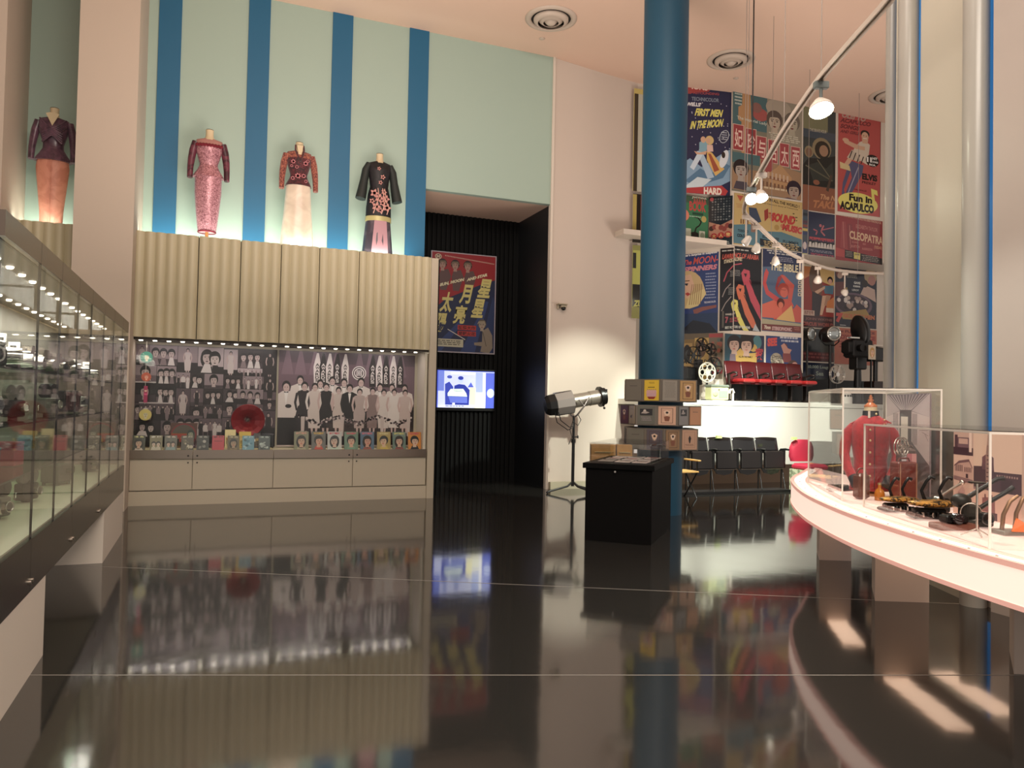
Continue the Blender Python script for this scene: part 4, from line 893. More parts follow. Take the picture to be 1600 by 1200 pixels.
# black flat camera, tag, papers
def boxthing(nm, lab, cat, l, d, rz, dims, m_, z=0, bev=.004, extra=None):
    t = ldthing(nm, lab, cat, l, d, rz, ZC+z); b = MB(); b.box((0, 0, dims[2]/2), dims, bev=bev); b.build('body', m_, t)
    if extra: extra(t)
    return t
def lidp(c, dims, m_): return lambda t: MB().box(c, dims, bev=.002).build('cover', m_, t)
boxthing('sound_recorder', 'flat black recorder lying near the left tip of the counter', 'recorder', 2.86, 6.61, .5, (.2, .13, .035), m_leather, extra=lidp((0, 0, .042), (.13, .07, .012), m_chr))
b = MB(); b.box((0, 0, .033), (.045, .008, .065), rx=-.3); x, y = LD(2.715, 6.46); tag(b.build('number_card', mat('slate_card', '#4c4848', .5), None, (x, y, ZC+.002), FACING), 'little dark upright card beside the flat black recorder', 'card')
for i, (l, d, rz, w_, h_, c) in enumerate(((2.90, 6.90, .2, .18, .14, '#dcc0b4'), (3.12, 6.66, -.3, .16, .10, '#c2aba4'))):
    b = MB(); b.box((0, 0, .004), (w_, h_, .006)); x, y = LD(l, d); tag(b.build('open_letter', mat('paper_'+c[1:], c, .6), None, (x, y, ZC+.002), FACING+rz), ['wide pale open letter lying by the left tip of the counter', 'smaller greyish open letter behind the wide pale one'][i], 'letter')
t = ldthing('reflected_towers', 'clear box with small towers added for reflected buildings, behind the open letters', 'model', 3.14, 6.88, .2)  # solid towers added in place of reflected buildings
b = MB(); b.box((0, 0, .1), (.22, .16, .19)); b.build('clear_box', m_cgl, t)
for i, (x, h, w_) in enumerate(((-.07, .05, .05), (-.02, .07, .04), (.03, .13, .03), (.075, .10, .025))):
    b = MB(); b.box((x, 0, .197+h/2), (w_, .05, h)); b.box((x, 0, .197+h+.012), (w_*.5, .025, .025)); b.build('tower', mat('tower_grey', '#8f8478', .6), t)
t = ldthing('leather_bag', 'brown leather bag and amber bottle beneath the red tunic', 'bag', 2.76, 6.0, .2)
b = MB(); b.box((0, 0, .1), (.10, .09, .20), bev=.02); b.build('body', mat('brown_leather', '#5c2c1c', .4), t)
b = MB(); b.ring((0, 0, .2), (0, 1, 0), .04, .006, 20, 6); b.build('handle', mat('brown_leather'), t)
t = ldthing('amber_flask', 'small amber glass flask standing right of the brown bag', 'flask', 2.87, 5.93, .0)
b = MB(); b.lathe([(.035, 0), (.038, .05), (.03, .08), (.012, .095), (.012, .12)], n=18); b.build('bottle', mat('amber_glass', '#c87a2c', .1), t); b = MB(); b.cyl((0, 0, .12), (0, 0, .135), .014, n=12); b.build('stopper', m_brass, t)
# suitcase, reel, striped bag
t = ldthing('leather_suitcase', 'upright reddish brown leather suitcase with stitched edges, right of the tunic', 'suitcase', 3.01, 5.84, .2)
m_case = mat('reddish_leather', '#743228', .4, noise=.15, nscale=20); b = MB(); b.box((0, 0, .155), (.17, .10, .31), bev=.012); b.build('case', m_case, t)
b = MB()
for x in (-.07, .07): b.box((x, -.052, .155), (.006, .004, .29))
b.build('stitched_strap', mat('stitch_tan', '#b58a70', .5), t)
b = MB(); b.tube([(-.05, 0, .31), (-.04, 0, .335), (.04, 0, .335), (.05, 0, .31)], .007, 8); b.build('handle', m_case, t)
t = ldthing('film_reel', 'clear round film reel standing on top of the brown suitcase', 'film reel', 3.0, 5.86, .5, ZC+.345)
b = MB()
for y in (-.012, .012):
    b.ring((0, y, .075), (0, 1, 0), .072, .005, 30, 6); b.ring((0, y, .075), (0, 1, 0), .02, .004, 18, 6)
    for k in range(5): a = 2*PI*k/5; b.tube([(.02*math.cos(a), y, .075+.02*math.sin(a)), (.07*math.cos(a), y, .075+.07*math.sin(a))], .004, 6)
b.cyl((0, -.014, .075), (0, .014, .075), .012, n=12); b.build('reel', m_chr, t)
t = ldthing('striped_bag', 'dark bag with a white and pink striped panel beside the round reel', 'bag', 3.11, 6.0, -.1)
b = MB(); b.box((0, 0, .30), (.14, .06, .22), bev=.025); b.build('body', mat('taupe_leather', '#5c4842', .5), t)
b = MB(); b.box((0, 0, .10), (.12, .08, .19), bev=.01); b.build('pedestal_block', mat('grey_block', '#4c4646', .5), t)
for i, (c, x) in enumerate((('#e0d8dc', -.03), ('#c87a80', .01), ('#e8a8a4', .045))): b = MB(); b.box((x, -.037, .29), (.036, .004, .15)); b.build('stripe', mat('stripe_'+c[1:], c, .5), t)
b = MB(); b.tube([(-.05, 0, .40), (-.04, 0, .425), (.04, 0, .425), (.05, 0, .40)], .006, 8); b.build('handle', mat('taupe_leather'), t)
# picture boards
def board(nm, lab, cat, p, q, z0, z1, frame, bgc): 
    a, b_ = Vector(LD(*p)), Vector(LD(*q)); A_ = Art((b_-a).length, z1-z0, frame, bgc, .01); return A_, (a.x, a.y, z0), math.atan2((b_-a).y, (b_-a).x)
A_, loc, rz = board('b', '', '', (3.34, 6.78), (3.175, 5.78), ZC+.002, 1.69, (675, 95, 1040, 800), '#8f7f84')
A_.poly([(675, 95), (1040, 95), (900, 210), (800, 210)], '#6c6068'); A_.poly([(675, 95), (800, 210), (675, 260)], '#b0a2a4'); A_.poly([(1040, 95), (900, 210), (1040, 250)], '#bcaeb0')
for x in range(690, 1040, 28): A_.line([(x, 100), (850+(x-850)*.25, 205)], 4, '#cfc2c2')
A_.poly([(675, 260), (800, 215), (800, 420), (675, 560)], '#c4b4b2').poly([(900, 215), (1040, 250), (1040, 560), (900, 420)], '#c9bab8').poly([(675, 560), (800, 420), (900, 420), (1040, 560), (1040, 800), (675, 800)], '#5c5052')
A_.rect(800, 205, 900, 420, '#4c4044').rect(812, 252, 872, 420, '#d8d0c4')
for k in range(4): A_.line([(780-k*12, 230), (780-k*12, 440)], 5, '#54484e').line([(912+k*10, 230), (912+k*10, 440)], 4, '#54484e').line([(940+k*22, 330+k*10), (1030, 300+k*35)], 3, '#7a6a6e').line([(690, 300+k*45), (760-k*10, 290+k*38)], 3, '#8f7f82')
A_.put('picture_board', loc, rz, 'grey photograph of a grand cinema foyer inside the tall case', 'picture board')
A_, loc, rz = board('b', '', '', (3.09, 5.32), (3.20, 4.30), ZC+.002, 1.43, (275, 85, 1650, 800), '#d9b8a8')
A_.rect(275, 85, 532, 300, '#cbaea2').rect(290, 130, 330, 270, '#5c4048').rect(330, 150, 480, 235, '#7c6068').rect(345, 160, 465, 205, '#c9a89c').rect(275, 235, 532, 300, '#4a323c').rect(480, 95, 515, 270, '#e8d0c4')
A_.rect(275, 300, 535, 520, '#e0c0b0').poly([(285, 390), (350, 350), (480, 330), (530, 400), (530, 515), (285, 480)], '#c8a498').poly([(285, 390), (350, 350), (480, 330), (525, 395), (525, 410), (480, 352), (350, 372), (285, 402)], '#7c5c60')
for k in range(8): A_.rect(300+k*13, 385, 306+k*13, 440, '#5c4048')
for k in range(5): A_.rect(420+k*20, 400, 430+k*20, 440, '#6c4c50')
A_.poly([(280, 480), (530, 500), (530, 535), (280, 515)], '#8c6c6c').rect(440, 455, 470, 490, '#4c343c')
A_.rect(1100, 85, 1650, 800, '#cdb0a2').rect(1180, 120, 1600, 480, '#7c5c60').rect(1220, 200, 1560, 420, '#b8948c').rect(538, 85, 1100, 600, '#dfc4b2').poly([(540, 380), (640, 375), (650, 300), (780, 300), (790, 410), (1100, 405), (1100, 600), (540, 550)], '#4c3440').poly([(645, 300), (715, 262), (785, 300), (785, 400), (645, 400)], '#6a4c56')
A_.poly([(692, 545), (692, 260), (705, 180), (712, 105), (720, 105), (728, 180), (744, 260), (744, 545)], '#b8988c')
for x in (696, 714, 732): A_.line([(x, 540), (x+(716-x)*.5, 200)], 4, '#4c3440')
for y in range(280, 520, 34): A_.rect(700, y, 736, y+10, '#5c4048')
A_.poly([(540, 550), (1100, 620), (1100, 650), (540, 570)], '#8f7274').rect(555, 510, 630, 550, '#2e2028').rect(870, 460, 1000, 560, '#3c2834')
for k in range(9): A_.rect(820+k*28, 430, 836+k*28, 446, '#a88c88')
A_.rect(275, 570, 1100, 800, '#d9b4a4').poly([(335, 740), (335, 620), (395, 560), (430, 590), (430, 740)], '#c49c94')
for r in range(4): 
    for k in range(3): A_.rect(350+k*24, 620+r*28, 360+k*24, 634+r*28, '#6a4c54')
A_.poly([(650, 740), (650, 630), (800, 610), (805, 740)], '#8c5c5c').rect(676, 598, 694, 640, '#7c5054').rect(756, 598, 774, 640, '#7c5054').rect(740, 740, 830, 800, '#4c2c34')
A_.put('picture_board', loc, rz, 'pinkish photographs of old tower-topped cinemas behind the camera case', 'picture board')
a, b_ = Vector(LD(3.36, 6.3)), Vector(LD(3.33, 5.08)); k = MB(); d = (b_-a); k.box((d.length/2, 0, .29), (d.length, .02, .58)); tag(k.build('backing_board', mat('slate_board', '#6c675f', .6), None, (a.x, a.y, ZC+.001), math.atan2(d.y, d.x)), 'plain slate grey board between the two picture boards', 'board')
# ---- ornate viewers and cameras in the lower case
m_gold = fabric('gilt_ornament', '#2c2010', '#b8863c', 45, .4, 0, .5, 'noise', (.42, .55)); m_iron = mat('black_iron', '#171413', .35, .4)
def viewer(lab, l, d, rz, s=1):
    t = ldthing('sewing_style_splicer', lab, 'splicer', l, d, rz); t.name = 'film_splicer'
    b = MB(); b.box((0, 0, .02*s), (.30*s, .14*s, .03*s), bev=.008); b.box((-.03*s, 0, .05*s), (.2*s, .06*s, .04*s), bev=.01); b.build('base', m_iron, t)
    b = MB(); b.ell((0, 0, .10*s), (.17*s, .07*s, .026*s), 26, 10); b.build('gilt_plate', m_gold, t)
    for x in (-.05, .06): b = MB(); b.tube([(x*s, .02*s, .12*s), ((x-.02)*s, .02*s, .18*s), ((x+.01)*s, .02*s, .24*s), ((x+.035)*s, .02*s, .27*s), ((x+.06)*s, .02*s, .262*s)], [.013*s, .011*s, .011*s, .012*s, .015*s], 10); b.build('curved_arm', m_iron, t)
    rn = random.Random(int(l*100)); 
    for q in range(9): b = MB(); x = -.13*s+q*.03*s; b.box((x, -.075*s, .035*s), (.012*s, .03*s, .03*s), bev=.003); b.build('key', m_chr if q % 2 else m_iron, t)
viewer('black desk splicer with gilt oval plate and two curved arms, left in the lower case', 2.70, 5.30, .1, .85)
viewer('larger black splicer with gilt plate, at the middle of the lower case', 2.76, 4.97, -.1, 1.0)
t = ldthing('movie_camera', 'black camera with a long silver lever and round lens in the lower case', 'film camera', 2.92, 5.22, .2)
b = MB(); b.box((0, 0, .06), (.13, .10, .10), bev=.01); b.build('body', m_iron, t)
b = MB(); b.cyl((-.05, -.05, .10), (-.05, -.09, .10), .03, n=20); b.ring((-.05, -.09, .10), (0, 1, 0), .026, .005, 20, 6); b.build('lens', m_chr, t)
b = MB(); b.tube([(-.04, -.06, .12), (.05, -.06, .17), (.14, -.06, .215)], [.008, .008, .010], 8); b.ell((.145, -.06, .22), .018, 12, 8); b.build('lever', m_chr, t)
t = ldthing('theodolite', 'dark folding projector with two long arms reaching right, in the lower case', 'projector', 2.84, 4.72, -.1); t.name = 'arm_projector'
b = MB(); b.box((0, 0, .02), (.22, .14, .04), bev=.01); b.box((0, 0, .09), (.10, .10, .10), bev=.02); b.ell((-.05, 0, .15), (.06, .05, .045), 16, 10); b.build('body', mat('olive_iron', '#2c2b27', .4, .3), t)
for pts in ([(-.03, 0, .16), (.06, 0, .22), (.16, 0, .29), (.20, 0, .295)], [(.03, -.03, .10), (.10, -.03, .15), (.20, -.03, .215), (.24, -.03, .245)]):
    b = MB(); b.tube(pts, [.016, .014, .013, .016], 10); b.build('arm', m_iron, t)
b = MB(); b.cyl((.05, -.07, .06), (.05, -.12, .06), .035, n=20); b.ring((.05, -.12, .06), (0, 1, 0), .033, .006, 22, 6); b.build('lens', m_lens, t)
b = MB(); b.ring((-.02, -.06, .09), (.3, 1, .2), .055, .004, 22, 6); b.build('wire_loop', m_chr, t)
boxthing('wooden_base_viewer', 'brown wooden plinth viewer in front of the dark folding projector', 'viewer', 2.65, 4.56, .1, (.24, .12, .035), mat('reddish_wood', '#6c3c2c', .4), extra=lambda t: (MB().box((0, 0, .06), (.14, .08, .05), bev=.01).build('housing', m_iron, t), MB().cyl((-.02, -.04, .07), (-.02, -.08, .07), .03, n=18).build('lens', m_lens, t)))
t = ldthing('wire_tripod', 'slender silver table tripod with a round disc top, right in the lower case', 'tripod', 2.63, 4.30, 0); 
for k in range(3): a = 2*PI*k/3+.5; b = MB(); b.tube([(0, 0, .045), (.09*math.cos(a), .05*math.sin(a), .004)], .004, 6); b.build('leg', m_chr, t)
b = MB(); b.cyl((0, 0, .04), (0, 0, .30), .006, n=10); b.build('rod', m_chr, t); b = MB(); b.cyl((0, 0, .30), (0, 0, .307), .045, n=22); b.build('disc', m_iron, t)
t = ldthing('film_rewinder', 'curved bronze rewinder arms with a bright orange plate, right in the lower case', 'rewinder', 2.94, 4.42, .1)
b = MB(); b.box((0, 0, .012), (.26, .12, .024), bev=.004); b.build('base', m_gr, t)
for x, h in ((-.10, .22), (-.02, .24), (.08, .2)): b = MB(); b.tube([(x, 0, .02), (x+.01, 0, h*.5), (x+.05, 0, h*.85), (x+.10, 0, h)], [.012, .012, .012, .009], 10); b.build('curved_arm', mat('bronze', '#8a6a50', .35, .8), t)
b = MB(); b.slab([(-.08, .025), (.06, .02), (.09, .08), (.03, .11), (.0, .07), (-.05, .10)], (-.01, -.06, 0), (1, 0, 0), (0, 0, 1), .012); b.build('orange_plate', mat('bright_orange', '#e8701c', .4), t)
t = ldthing('coiled_film', 'tangle of loose shiny film strip right of the orange plate', 'film strip', 2.93, 4.20, 0)
b = MB(); b.tube([(.07*math.cos(a*1.3)*(1-.006*i), .045*math.sin(a*1.1), .035+.03*math.sin(a*.7+1)) for i, a in [(i, i*.35) for i in range(70)]], .005, 6); b.build('strip', mat('film_rose', '#8c5c50', .2, .3), t)
# ================================================================ FILM POSTERS
UP = ((9.68, YW), (14.6, YW)); UL = ((9.46, 12.88), (9.68, YW)); ULL = ((7.2, 13.05), (9.46, 12.88))
LOW = ((9.68, YW), (11.52, YW)); LL = ((7.7, 15.2), (9.68, YW)); LR = ((11.53, 13.4), (14.8, 13.4))
def hang(pl, a, b, y0, y1, lab, draw, bgc='#222222', frame=None, edge='#d8d0c4', kind='film poster', grp=None):
    A_, loc, rz = on_wall(pl[0], pl[1], a, b, y0, y1, bgc=bgc, edge=edge)
    if frame: A_.fr = frame
    draw(A_); A_.c = [None if c is None else tuple(.84*(.80*v+.20*(.3*c[0]+.6*c[1]+.1*c[2])) for v in c) for c in A_.c]; return A_.put('film_poster', loc, rz, lab, kind, grp, m=print_mat('glossy_poster_print', .13))
SK, SK2, HR = '#d8a884', '#b98a6c', '#2a1a14'
def star(A_, n, x0, y0, x1, y1, c='#cfd6ea', seed=1, r=.8):
    rn = random.Random(seed)
    for _ in range(n): A_.blob(rn.uniform(x0, x1), rn.uniform(y0, y1), r, r, c, 5)
# --- upper left: man and woman on a rocky moon
def d_moon(A_):
    A_.poly([(1060, 130), (1115, 125), (1106, 143), (1060, 152)], '#a83432').text('IONS', 1079, 134, 1104, 142, '#e8c8b8', .04)
    A_.text("LS' ASTOUNDING", 1073, 146, 1122, 150, '#a83c44', .03, 0, 3).text('TECHNICOLOR', 1079, 154, 1122, 160, '#7c8ca0', .03, 0, 2)
    A_.text("WELLS'", 1071, 163, 1094, 169, '#e8e8ec', .05, 0, 1)
    A_.text('FIRST MEN', 1084, 171, 1126, 183, '#e8e040', .045, 3, 2).text('IN THE MOON', 1077, 192, 1127, 205, '#e8e040', .045, 3, 9)
    A_.blob(1131, 211, 7, 11, '#b8c4d0', 14, .4).blob(1131, 211, 6, 10, '#2c3050', 14, .4).lines(1126, 204, 1136, 218, 4, '#b8c4d0', .4)
    star(A_, 40, 1078, 160, 1140, 240)
    A_.poly([(1060, 308), (1060, 262), (1078, 250), (1096, 262), (1112, 250), (1128, 238), (1141, 230), (1141, 280), (1120, 292)], '#7fa8c8').poly([(1070, 286), (1094, 264), (1110, 272), (1132, 252), (1141, 256), (1130, 276), (1090, 292)], '#4c7ca0').poly([(1064, 300), (1090, 278), (1112, 280), (1090, 300)], '#c8dce4')
    A_.poly([(1088, 238), (1096, 236), (1116, 276), (1106, 280)], '#a8c4dc').poly([(1084, 268), (1078, 264), (1090, 240), (1098, 242)], '#c8dcec')
    A_.poly([(1092, 224), (1100, 218), (1106, 226), (1102, 240), (1092, 238)], '#7cb0c4').poly([(1104, 236), (1112, 238), (1132, 262), (1118, 274), (1104, 250)], '#e0b040').poly([(1106, 240), (1110, 240), (1124, 264), (1116, 268)], '#a84c28')
    A_.blob(1098, 219, 4, 5, SK).blob(1108, 219, 6.5, 7, '#d8b868').blob(1106, 220, 3.4, 4.4, SK).poly([(1104, 226), (1113, 226), (1114, 236), (1104, 238)], '#e0b8a8')
    A_.blob(1131, 246, 6, 15, '#dce4ec', 14, .3).blob(1130, 240, 3, 5, '#2c2420').poly([(1084, 238), (1092, 240), (1104, 236), (1102, 242), (1088, 243)], SK)
    A_.poly([(1060, 298), (1128, 288), (1138, 296), (1134, 303), (1060, 309)], '#b82c30').text('HARD', 1100, 293, 1128, 304, '#e8d8c8', .05, 0, 1)
hang(((8.0, 12.89), (9.66, 12.62)), 1062, 1141.5, 126, 304, 'tall navy film poster of a couple on a rocky moon, beside the blue column', d_moon, '#232a52')
# --- palace epic with five red squares
def d_palace(A_):
    A_.rect(1144, 140, 1196, 208, '#3e6a70').poly([(1158, 150), (1170, 150), (1174, 240), (1164, 262), (1156, 240)], '#b88850').poly([(1152, 176), (1160, 170), (1162, 200), (1152, 196)], '#b88850')
    A_.blob(1186, 182, 12, 10, '#a84c48').blob(1180, 172, 8, 8, '#8c5c54').lines(1146, 155, 1158, 175, 4, '#b8c4b8', .5, 3).text('The Imperial Lady', 1150, 190, 1196, 196, '#c8d0c0', .01, 0, -2)
    A_.rect(1196, 150, 1252, 222, '#948c78').blob(1214, 166, 20, 14, '#a89c88').face(1208, 188, 13, '#b8a890', '#584c44').face(1236, 186, 13, '#aca48c', '#6c6458').lines(1198, 206, 1250, 218, 4, '#c8c4ac', .5, 4)
    for i, ch in enumerate('妃珍' ): A_.rect(1144+i*19, 203+i*3, 1161+i*19, 243+i*3, '#d8b0a0').rect(1145+i*19, 204+i*3, 1160+i*19, 242+i*3, '#a03038').text(ch, 1147+i*19, 210+i*3, 1159+i*19, 238+i*3, '#e8c4b4', .015)
    for i, ch in enumerate('与后太西'): A_.rect(1182+i*18-2, 215+i*2.2, 1198+i*18-2, 252+i*2.2, '#d8b0a0').rect(1183+i*18-2, 216+i*2.2, 1197+i*18-2, 251+i*2.2, '#a83c44').text(ch, 1185+i*18-2, 221+i*2.2, 1196+i*18-2, 248+i*2.2, '#e8c4b4', .012)
    A_.rect(1144, 246, 1186, 262, '#3e6a70').poly([(1186, 250), (1252, 262), (1252, 312), (1144, 303), (1144, 270), (1186, 270)], '#a07c58').rect(1188, 252, 1206, 274, '#a04444')
    A_.poly([(1200, 270), (1212, 260), (1218, 254), (1224, 260), (1236, 272), (1236, 290), (1200, 288)], '#b88c58').poly([(1196, 274), (1240, 278), (1236, 282), (1198, 279)], '#8c5c3c')
    for k in range(7): A_.rect(1192+k*6, 268+k*.4, 1195+k*6, 278+k*.4, '#c8a888').rect(1190+k*6, 284+k*.4, 1193+k*6, 292+k*.4, '#7c5438')
    A_.lines(1190, 292, 1236, 297, 1, '#d0b890', .6, 5)
    A_.face(1157, 272, 12, '#a89c90', '#1e1a20').poly([(1146, 302), (1150, 290), (1166, 290), (1172, 303)], '#4a4450')
    A_.face(1240, 292, 12, '#a89484', '#2c2030').poly([(1224, 312), (1230, 304), (1252, 306), (1252, 313)], '#5c4854')
hang(UP, 1143.5, 1252, 146, 306, 'sepia palace film poster with a row of red squares holding large characters', d_palace, '#7a7866')
# --- dark adventure poster
def d_dark(A_):
    A_.rect(1254, 165, 1292, 205, '#7c7c58').rect(1254, 205, 1305, 218, '#44505c').text('THE BRAVE HOUR', 1264, 203, 1290, 208, '#b8b098', .02, 0, 1)
    A_.blob(1283, 232, 15, 17, '#8c7c58').blob(1284, 234, 12, 14, '#2a2820').blob(1286, 235, 7, 9, '#a07858').blob(1263, 240, 7, 9, '#8c7c58').blob(1263, 241, 5, 7, '#7c5c44')
    A_.poly([(1254, 262), (1262, 250), (1280, 248), (1305, 240), (1305, 290), (1254, 294)], '#1c2424').poly([(1262, 262), (1276, 254), (1290, 262), (1300, 250), (1302, 280), (1270, 284)], '#2f3834')
    A_.line([(1258, 262), (1300, 280)], 2, '#5c5c48').line([(1276, 250), (1296, 275)], 1.5, '#6c6850')
    A_.rect(1254, 292, 1305, 332, '#8c5438').blob(1275, 286, 5, 4, '#8c5438').poly([(1290, 296), (1297, 270), (1300, 272), (1294, 298)], '#4c3c30')
    A_.text('The N', 1280, 303, 1304, 311, '#c8905c', .03, 2).text('TAKL', 1268, 314, 1304, 326, '#b87440', .04, 3, 2)
hang(UP, 1254, 1304.5, 164, 331, 'dark green and brown adventure film poster beneath the brightest spotlight', d_dark, '#3a4444')
# --- red poster with the dancing singer
def d_red(A_):
    A_.rect(1309, 178, 1376, 340, '#c04440').rect(1374, 178, 1376, 340, '#8c2c30')
    A_.text('OLE! TO', 1313, 181, 1350, 189, '#b89888', .05, 2).text('ACAPULCO', 1311, 190, 1358, 197, '#7c2c30', .05, 2, 2).text('SONGS', 1311, 199, 1340, 206, '#7c2c30', .05, 2, 1).text('AND GIRLS', 1311, 208, 1340, 213, '#7c2c30', .05, 2, 1)
    A_.poly([(1342, 222), (1350, 218), (1358, 224), (1354, 256), (1340, 250), (1328, 246), (1334, 232)], '#d8c8b0').poly([(1330, 236), (1344, 250), (1340, 254), (1322, 250)], '#c8b8a0')
    for k in range(4): A_.line([(1330+k*6, 238+k*2), (1326+k*6, 250+k*2)], 1.5, '#3c2c2c')
    A_.poly([(1316, 222), (1326, 224), (1342, 228), (1350, 228), (1350, 234), (1336, 234), (1318, 228)], SK).blob(1320, 223, 5, 3, SK).poly([(1324, 250), (1330, 252), (1322, 268), (1316, 264)], SK)
    A_.blob(1350, 208, 7, 6, '#2a1c18').blob(1350, 212, 5.5, 7, SK).poly([(1345, 216), (1355, 216), (1354, 223), (1346, 223)], SK)
    for k in (-2, 2): A_.blob(1350+k, 211, .9, .6, '#2a1c18', 6)
    A_.line([(1347, 215.5), (1353, 215)], .9, '#f0e8e0')
    A_.poly([(1330, 254), (1348, 258), (1346, 272), (1334, 296), (1324, 316), (1318, 312), (1330, 280), (1328, 270), (1318, 300), (1322, 316), (1314, 318), (1316, 290), (1324, 262)], '#54567c').line([(1340, 262), (1324, 306)], 1.6, '#9c9cb8')
    A_.poly([(1311, 258), (1326, 262), (1328, 270), (1312, 268)], '#d8c080').poly([(1310, 316), (1324, 312), (1322, 320), (1311, 322)], '#181418').poly([(1318, 318), (1328, 312), (1326, 322), (1319, 324)], '#181418')
    A_.blob(1362, 248, 10.5, 9.5, '#161214', 24).text('11', 1353, 243, 1361, 251, '#f0ece4', .08).text('HIT', 1362, 242, 1370, 246, '#f0ece4', .04).text('SONGS', 1362, 248, 1371, 251, '#f0ece4', .04).text('RCA', 1357, 253, 1367, 256, '#f0ece4', .05)
    A_.text('ELVIS', 1346, 270, 1370, 280, '#141014', .06).text('PRESLEY', 1346, 282, 1368, 286, '#141014', .02).text('HAL WALLIS', 1334, 296, 1353, 298.5, '#5c1c20', .02)
    A_.blob(1340, 318, 31, 16, '#e6dc48', 30).poly([(1360, 292), (1370, 294), (1371, 302), (1365, 300), (1368, 322), (1362, 312)], '#e6dc48')
    A_.text('Fun in', 1326, 305, 1362, 316, '#141014', .05).text('ACAPULCO', 1312, 318, 1365, 331, '#141014', .06)
hang(UP, 1308.5, 1375, 181, 335, 'tall red film poster with a dancing man above a yellow title oval', d_red, '#c04440')
# --- middle row
def d_green(A_):
    A_.rect(1060, 303, 1106, 318, '#3c5c44')
    for k in range(5): A_.poly([(1082+k*4, 318), (1084+k*4, 306), (1087+k*4, 318)], '#a84c40')
    A_.text('JUNGLE', 1080, 304, 1103, 311, '#d8d0b8', .03).text('BOOK', 1076, 315, 1102, 330, '#c83434', .03).rect(1081, 332, 1098, 336, '#204c38').blob(1066, 338, 10, 10, '#d8785c').blob(1099, 341, 4, 5, '#b8a048')
    A_.line([(1084, 339), (1090, 340), (1095, 346), (1092, 352), (1087, 356), (1085, 364)], 2, '#1c1c18').blob(1085, 365, 6, 2.5, '#1c1c18').rect(1080, 366, 1091, 374, '#1c1c18')
    A_.rect(1070, 358, 1079, 376, '#b8c0a8').rect(1092, 360, 1101, 375, '#c8ccb8').blob(1097, 367, 3.4, 5, '#8c9c80').rect(1074, 376, 1081, 380, '#d8dccc').lines(1076, 338, 1096, 342, 1, '#a8c8b0', .3)
hang(((8.0, 12.89), (9.52, 12.86)), 1062, 1106, 307, 383, 'green film poster with a coiled snake and red title, above the gap by the column', d_green, '#2f7a50')
def d_build(A_):
    A_.rect(1108, 306, 1145, 344, '#1c2630'); rn = random.Random(2)
    for r in range(9):
        for k in range(7): A_.rect(1112+k*4.4, 310+r*4, 1114.6+k*4.4, 312.4+r*4, rn.choice(['#5c6468', '#788080', '#3c464c']))
    A_.poly([(1108, 346), (1126, 352), (1145, 344), (1145, 370), (1108, 370)], '#b07c60').blob(1112, 311, 3, 3, '#c04048')
    for k in range(7): A_.blob(1112+k*5, 354+rn.uniform(-4, 5), 4, 4, rn.choice(['#d8c08c', '#3c2420', '#c88868', '#8c3c34']))
    for k, ch in enumerate('大人物'): A_.blob(1116+k*11, 369-k, 5.4, 5, '#a82c28').text(ch, 1113+k*11, 366-k, 1119+k*11, 372-k, '#e0c060', .02)
    A_.rect(1108, 375, 1145, 386, '#1c3038').lines(1112, 378, 1142, 383, 2, '#a8b0a8', .4)
hang(((9.36, 12.80), (9.66, 12.52)), 1107.5, 1144.5, 307, 383, 'dark film poster of a lit tower above a crowd, beside the green one', d_build, '#1c2630')
def d_music(A_):
    A_.poly([(1146, 358), (1170, 354), (1196, 362), (1220, 360), (1253, 368), (1253, 394), (1146, 386)], '#4c7c8c')
    A_.text('HAPPIEST SOUND IN ALL THE WORLD !', 1158, 306, 1248, 311, '#2c2420', .03, 0, -8).text("20th Century's Story of Tomorrow", 1188, 317, 1246, 320, '#3c2c24', .01, 0, -3)
    A_.poly([(1150, 312), (1160, 312), (1155, 321)], '#b84c34').lines(1149, 325, 1161, 332, 3, '#b07840', .4)
    A_.blob(1174, 323, 3.5, 4, '#c8a060').poly([(1168, 328), (1180, 328), (1188, 348), (1180, 352), (1170, 346)], '#3c4c64').poly([(1172, 350), (1182, 350), (1178, 366), (1172, 366)], '#8c6c5c')
    for k in range(4): A_.rect(1156+k*3.4, 348, 1157.6+k*3.4, 355, '#6c3c2c')
    A_.poly([(1192, 330), (1198, 326), (1199, 340), (1193, 347)], '#9c3028').text('THE', 1199, 332, 1208, 341, '#b02c28', .04).text('SOUND', 1202, 331, 1240, 345, '#c02c28', .07, 3, -2).text('OF', 1218, 348, 1224, 353, '#c02c28', .05).text('MUSIC', 1220, 346, 1252, 357, '#c02c28', .07, 2, -3)
    for k in range(7): A_.blob(1241+3*math.cos(k*1.7), 334+6*math.sin(k*2.1), 1.2, .9, '#3c2c24', 6)
    A_.blob(1212, 354, 4, 4.5, '#b08c3c').text('TODD-AO', 1152, 364, 1168, 368, '#1c2c38', .04).text('COLOR', 1151, 371, 1166, 376, '#1c2c38', .06).text('ROBERT WISE', 1190, 368, 1216, 373, '#1c2c38', .04, 0, -2).text('PLUMMER', 1222, 372, 1248, 377, '#1c2c38', .03, 0, -1)
    A_.poly([(1186, 374), (1252, 380), (1252, 392), (1186, 385)], '#18222c').lines(1190, 377, 1248, 388, 4, '#c8a860', .45, 7)
hang(UP, 1146, 1252.5, 309, 388, 'wide yellow and blue film poster with red musical title, behind the lamps', d_music, '#c3a55c')
def d_strip(A_):
    for k in range(6): A_.rect(1253.5, 333+k*6, 1261, 337+k*6, ['#2c3844', '#3c5468', '#5c3c4c', '#8c4438', '#c8b040', '#2c3c6c'][k])
    A_.rect(1253.5, 378, 1261, 398, '#38406c').blob(1257, 384, 3, 6, '#c8b8b4').rect(1253.5, 396, 1261, 402, '#c8c860')
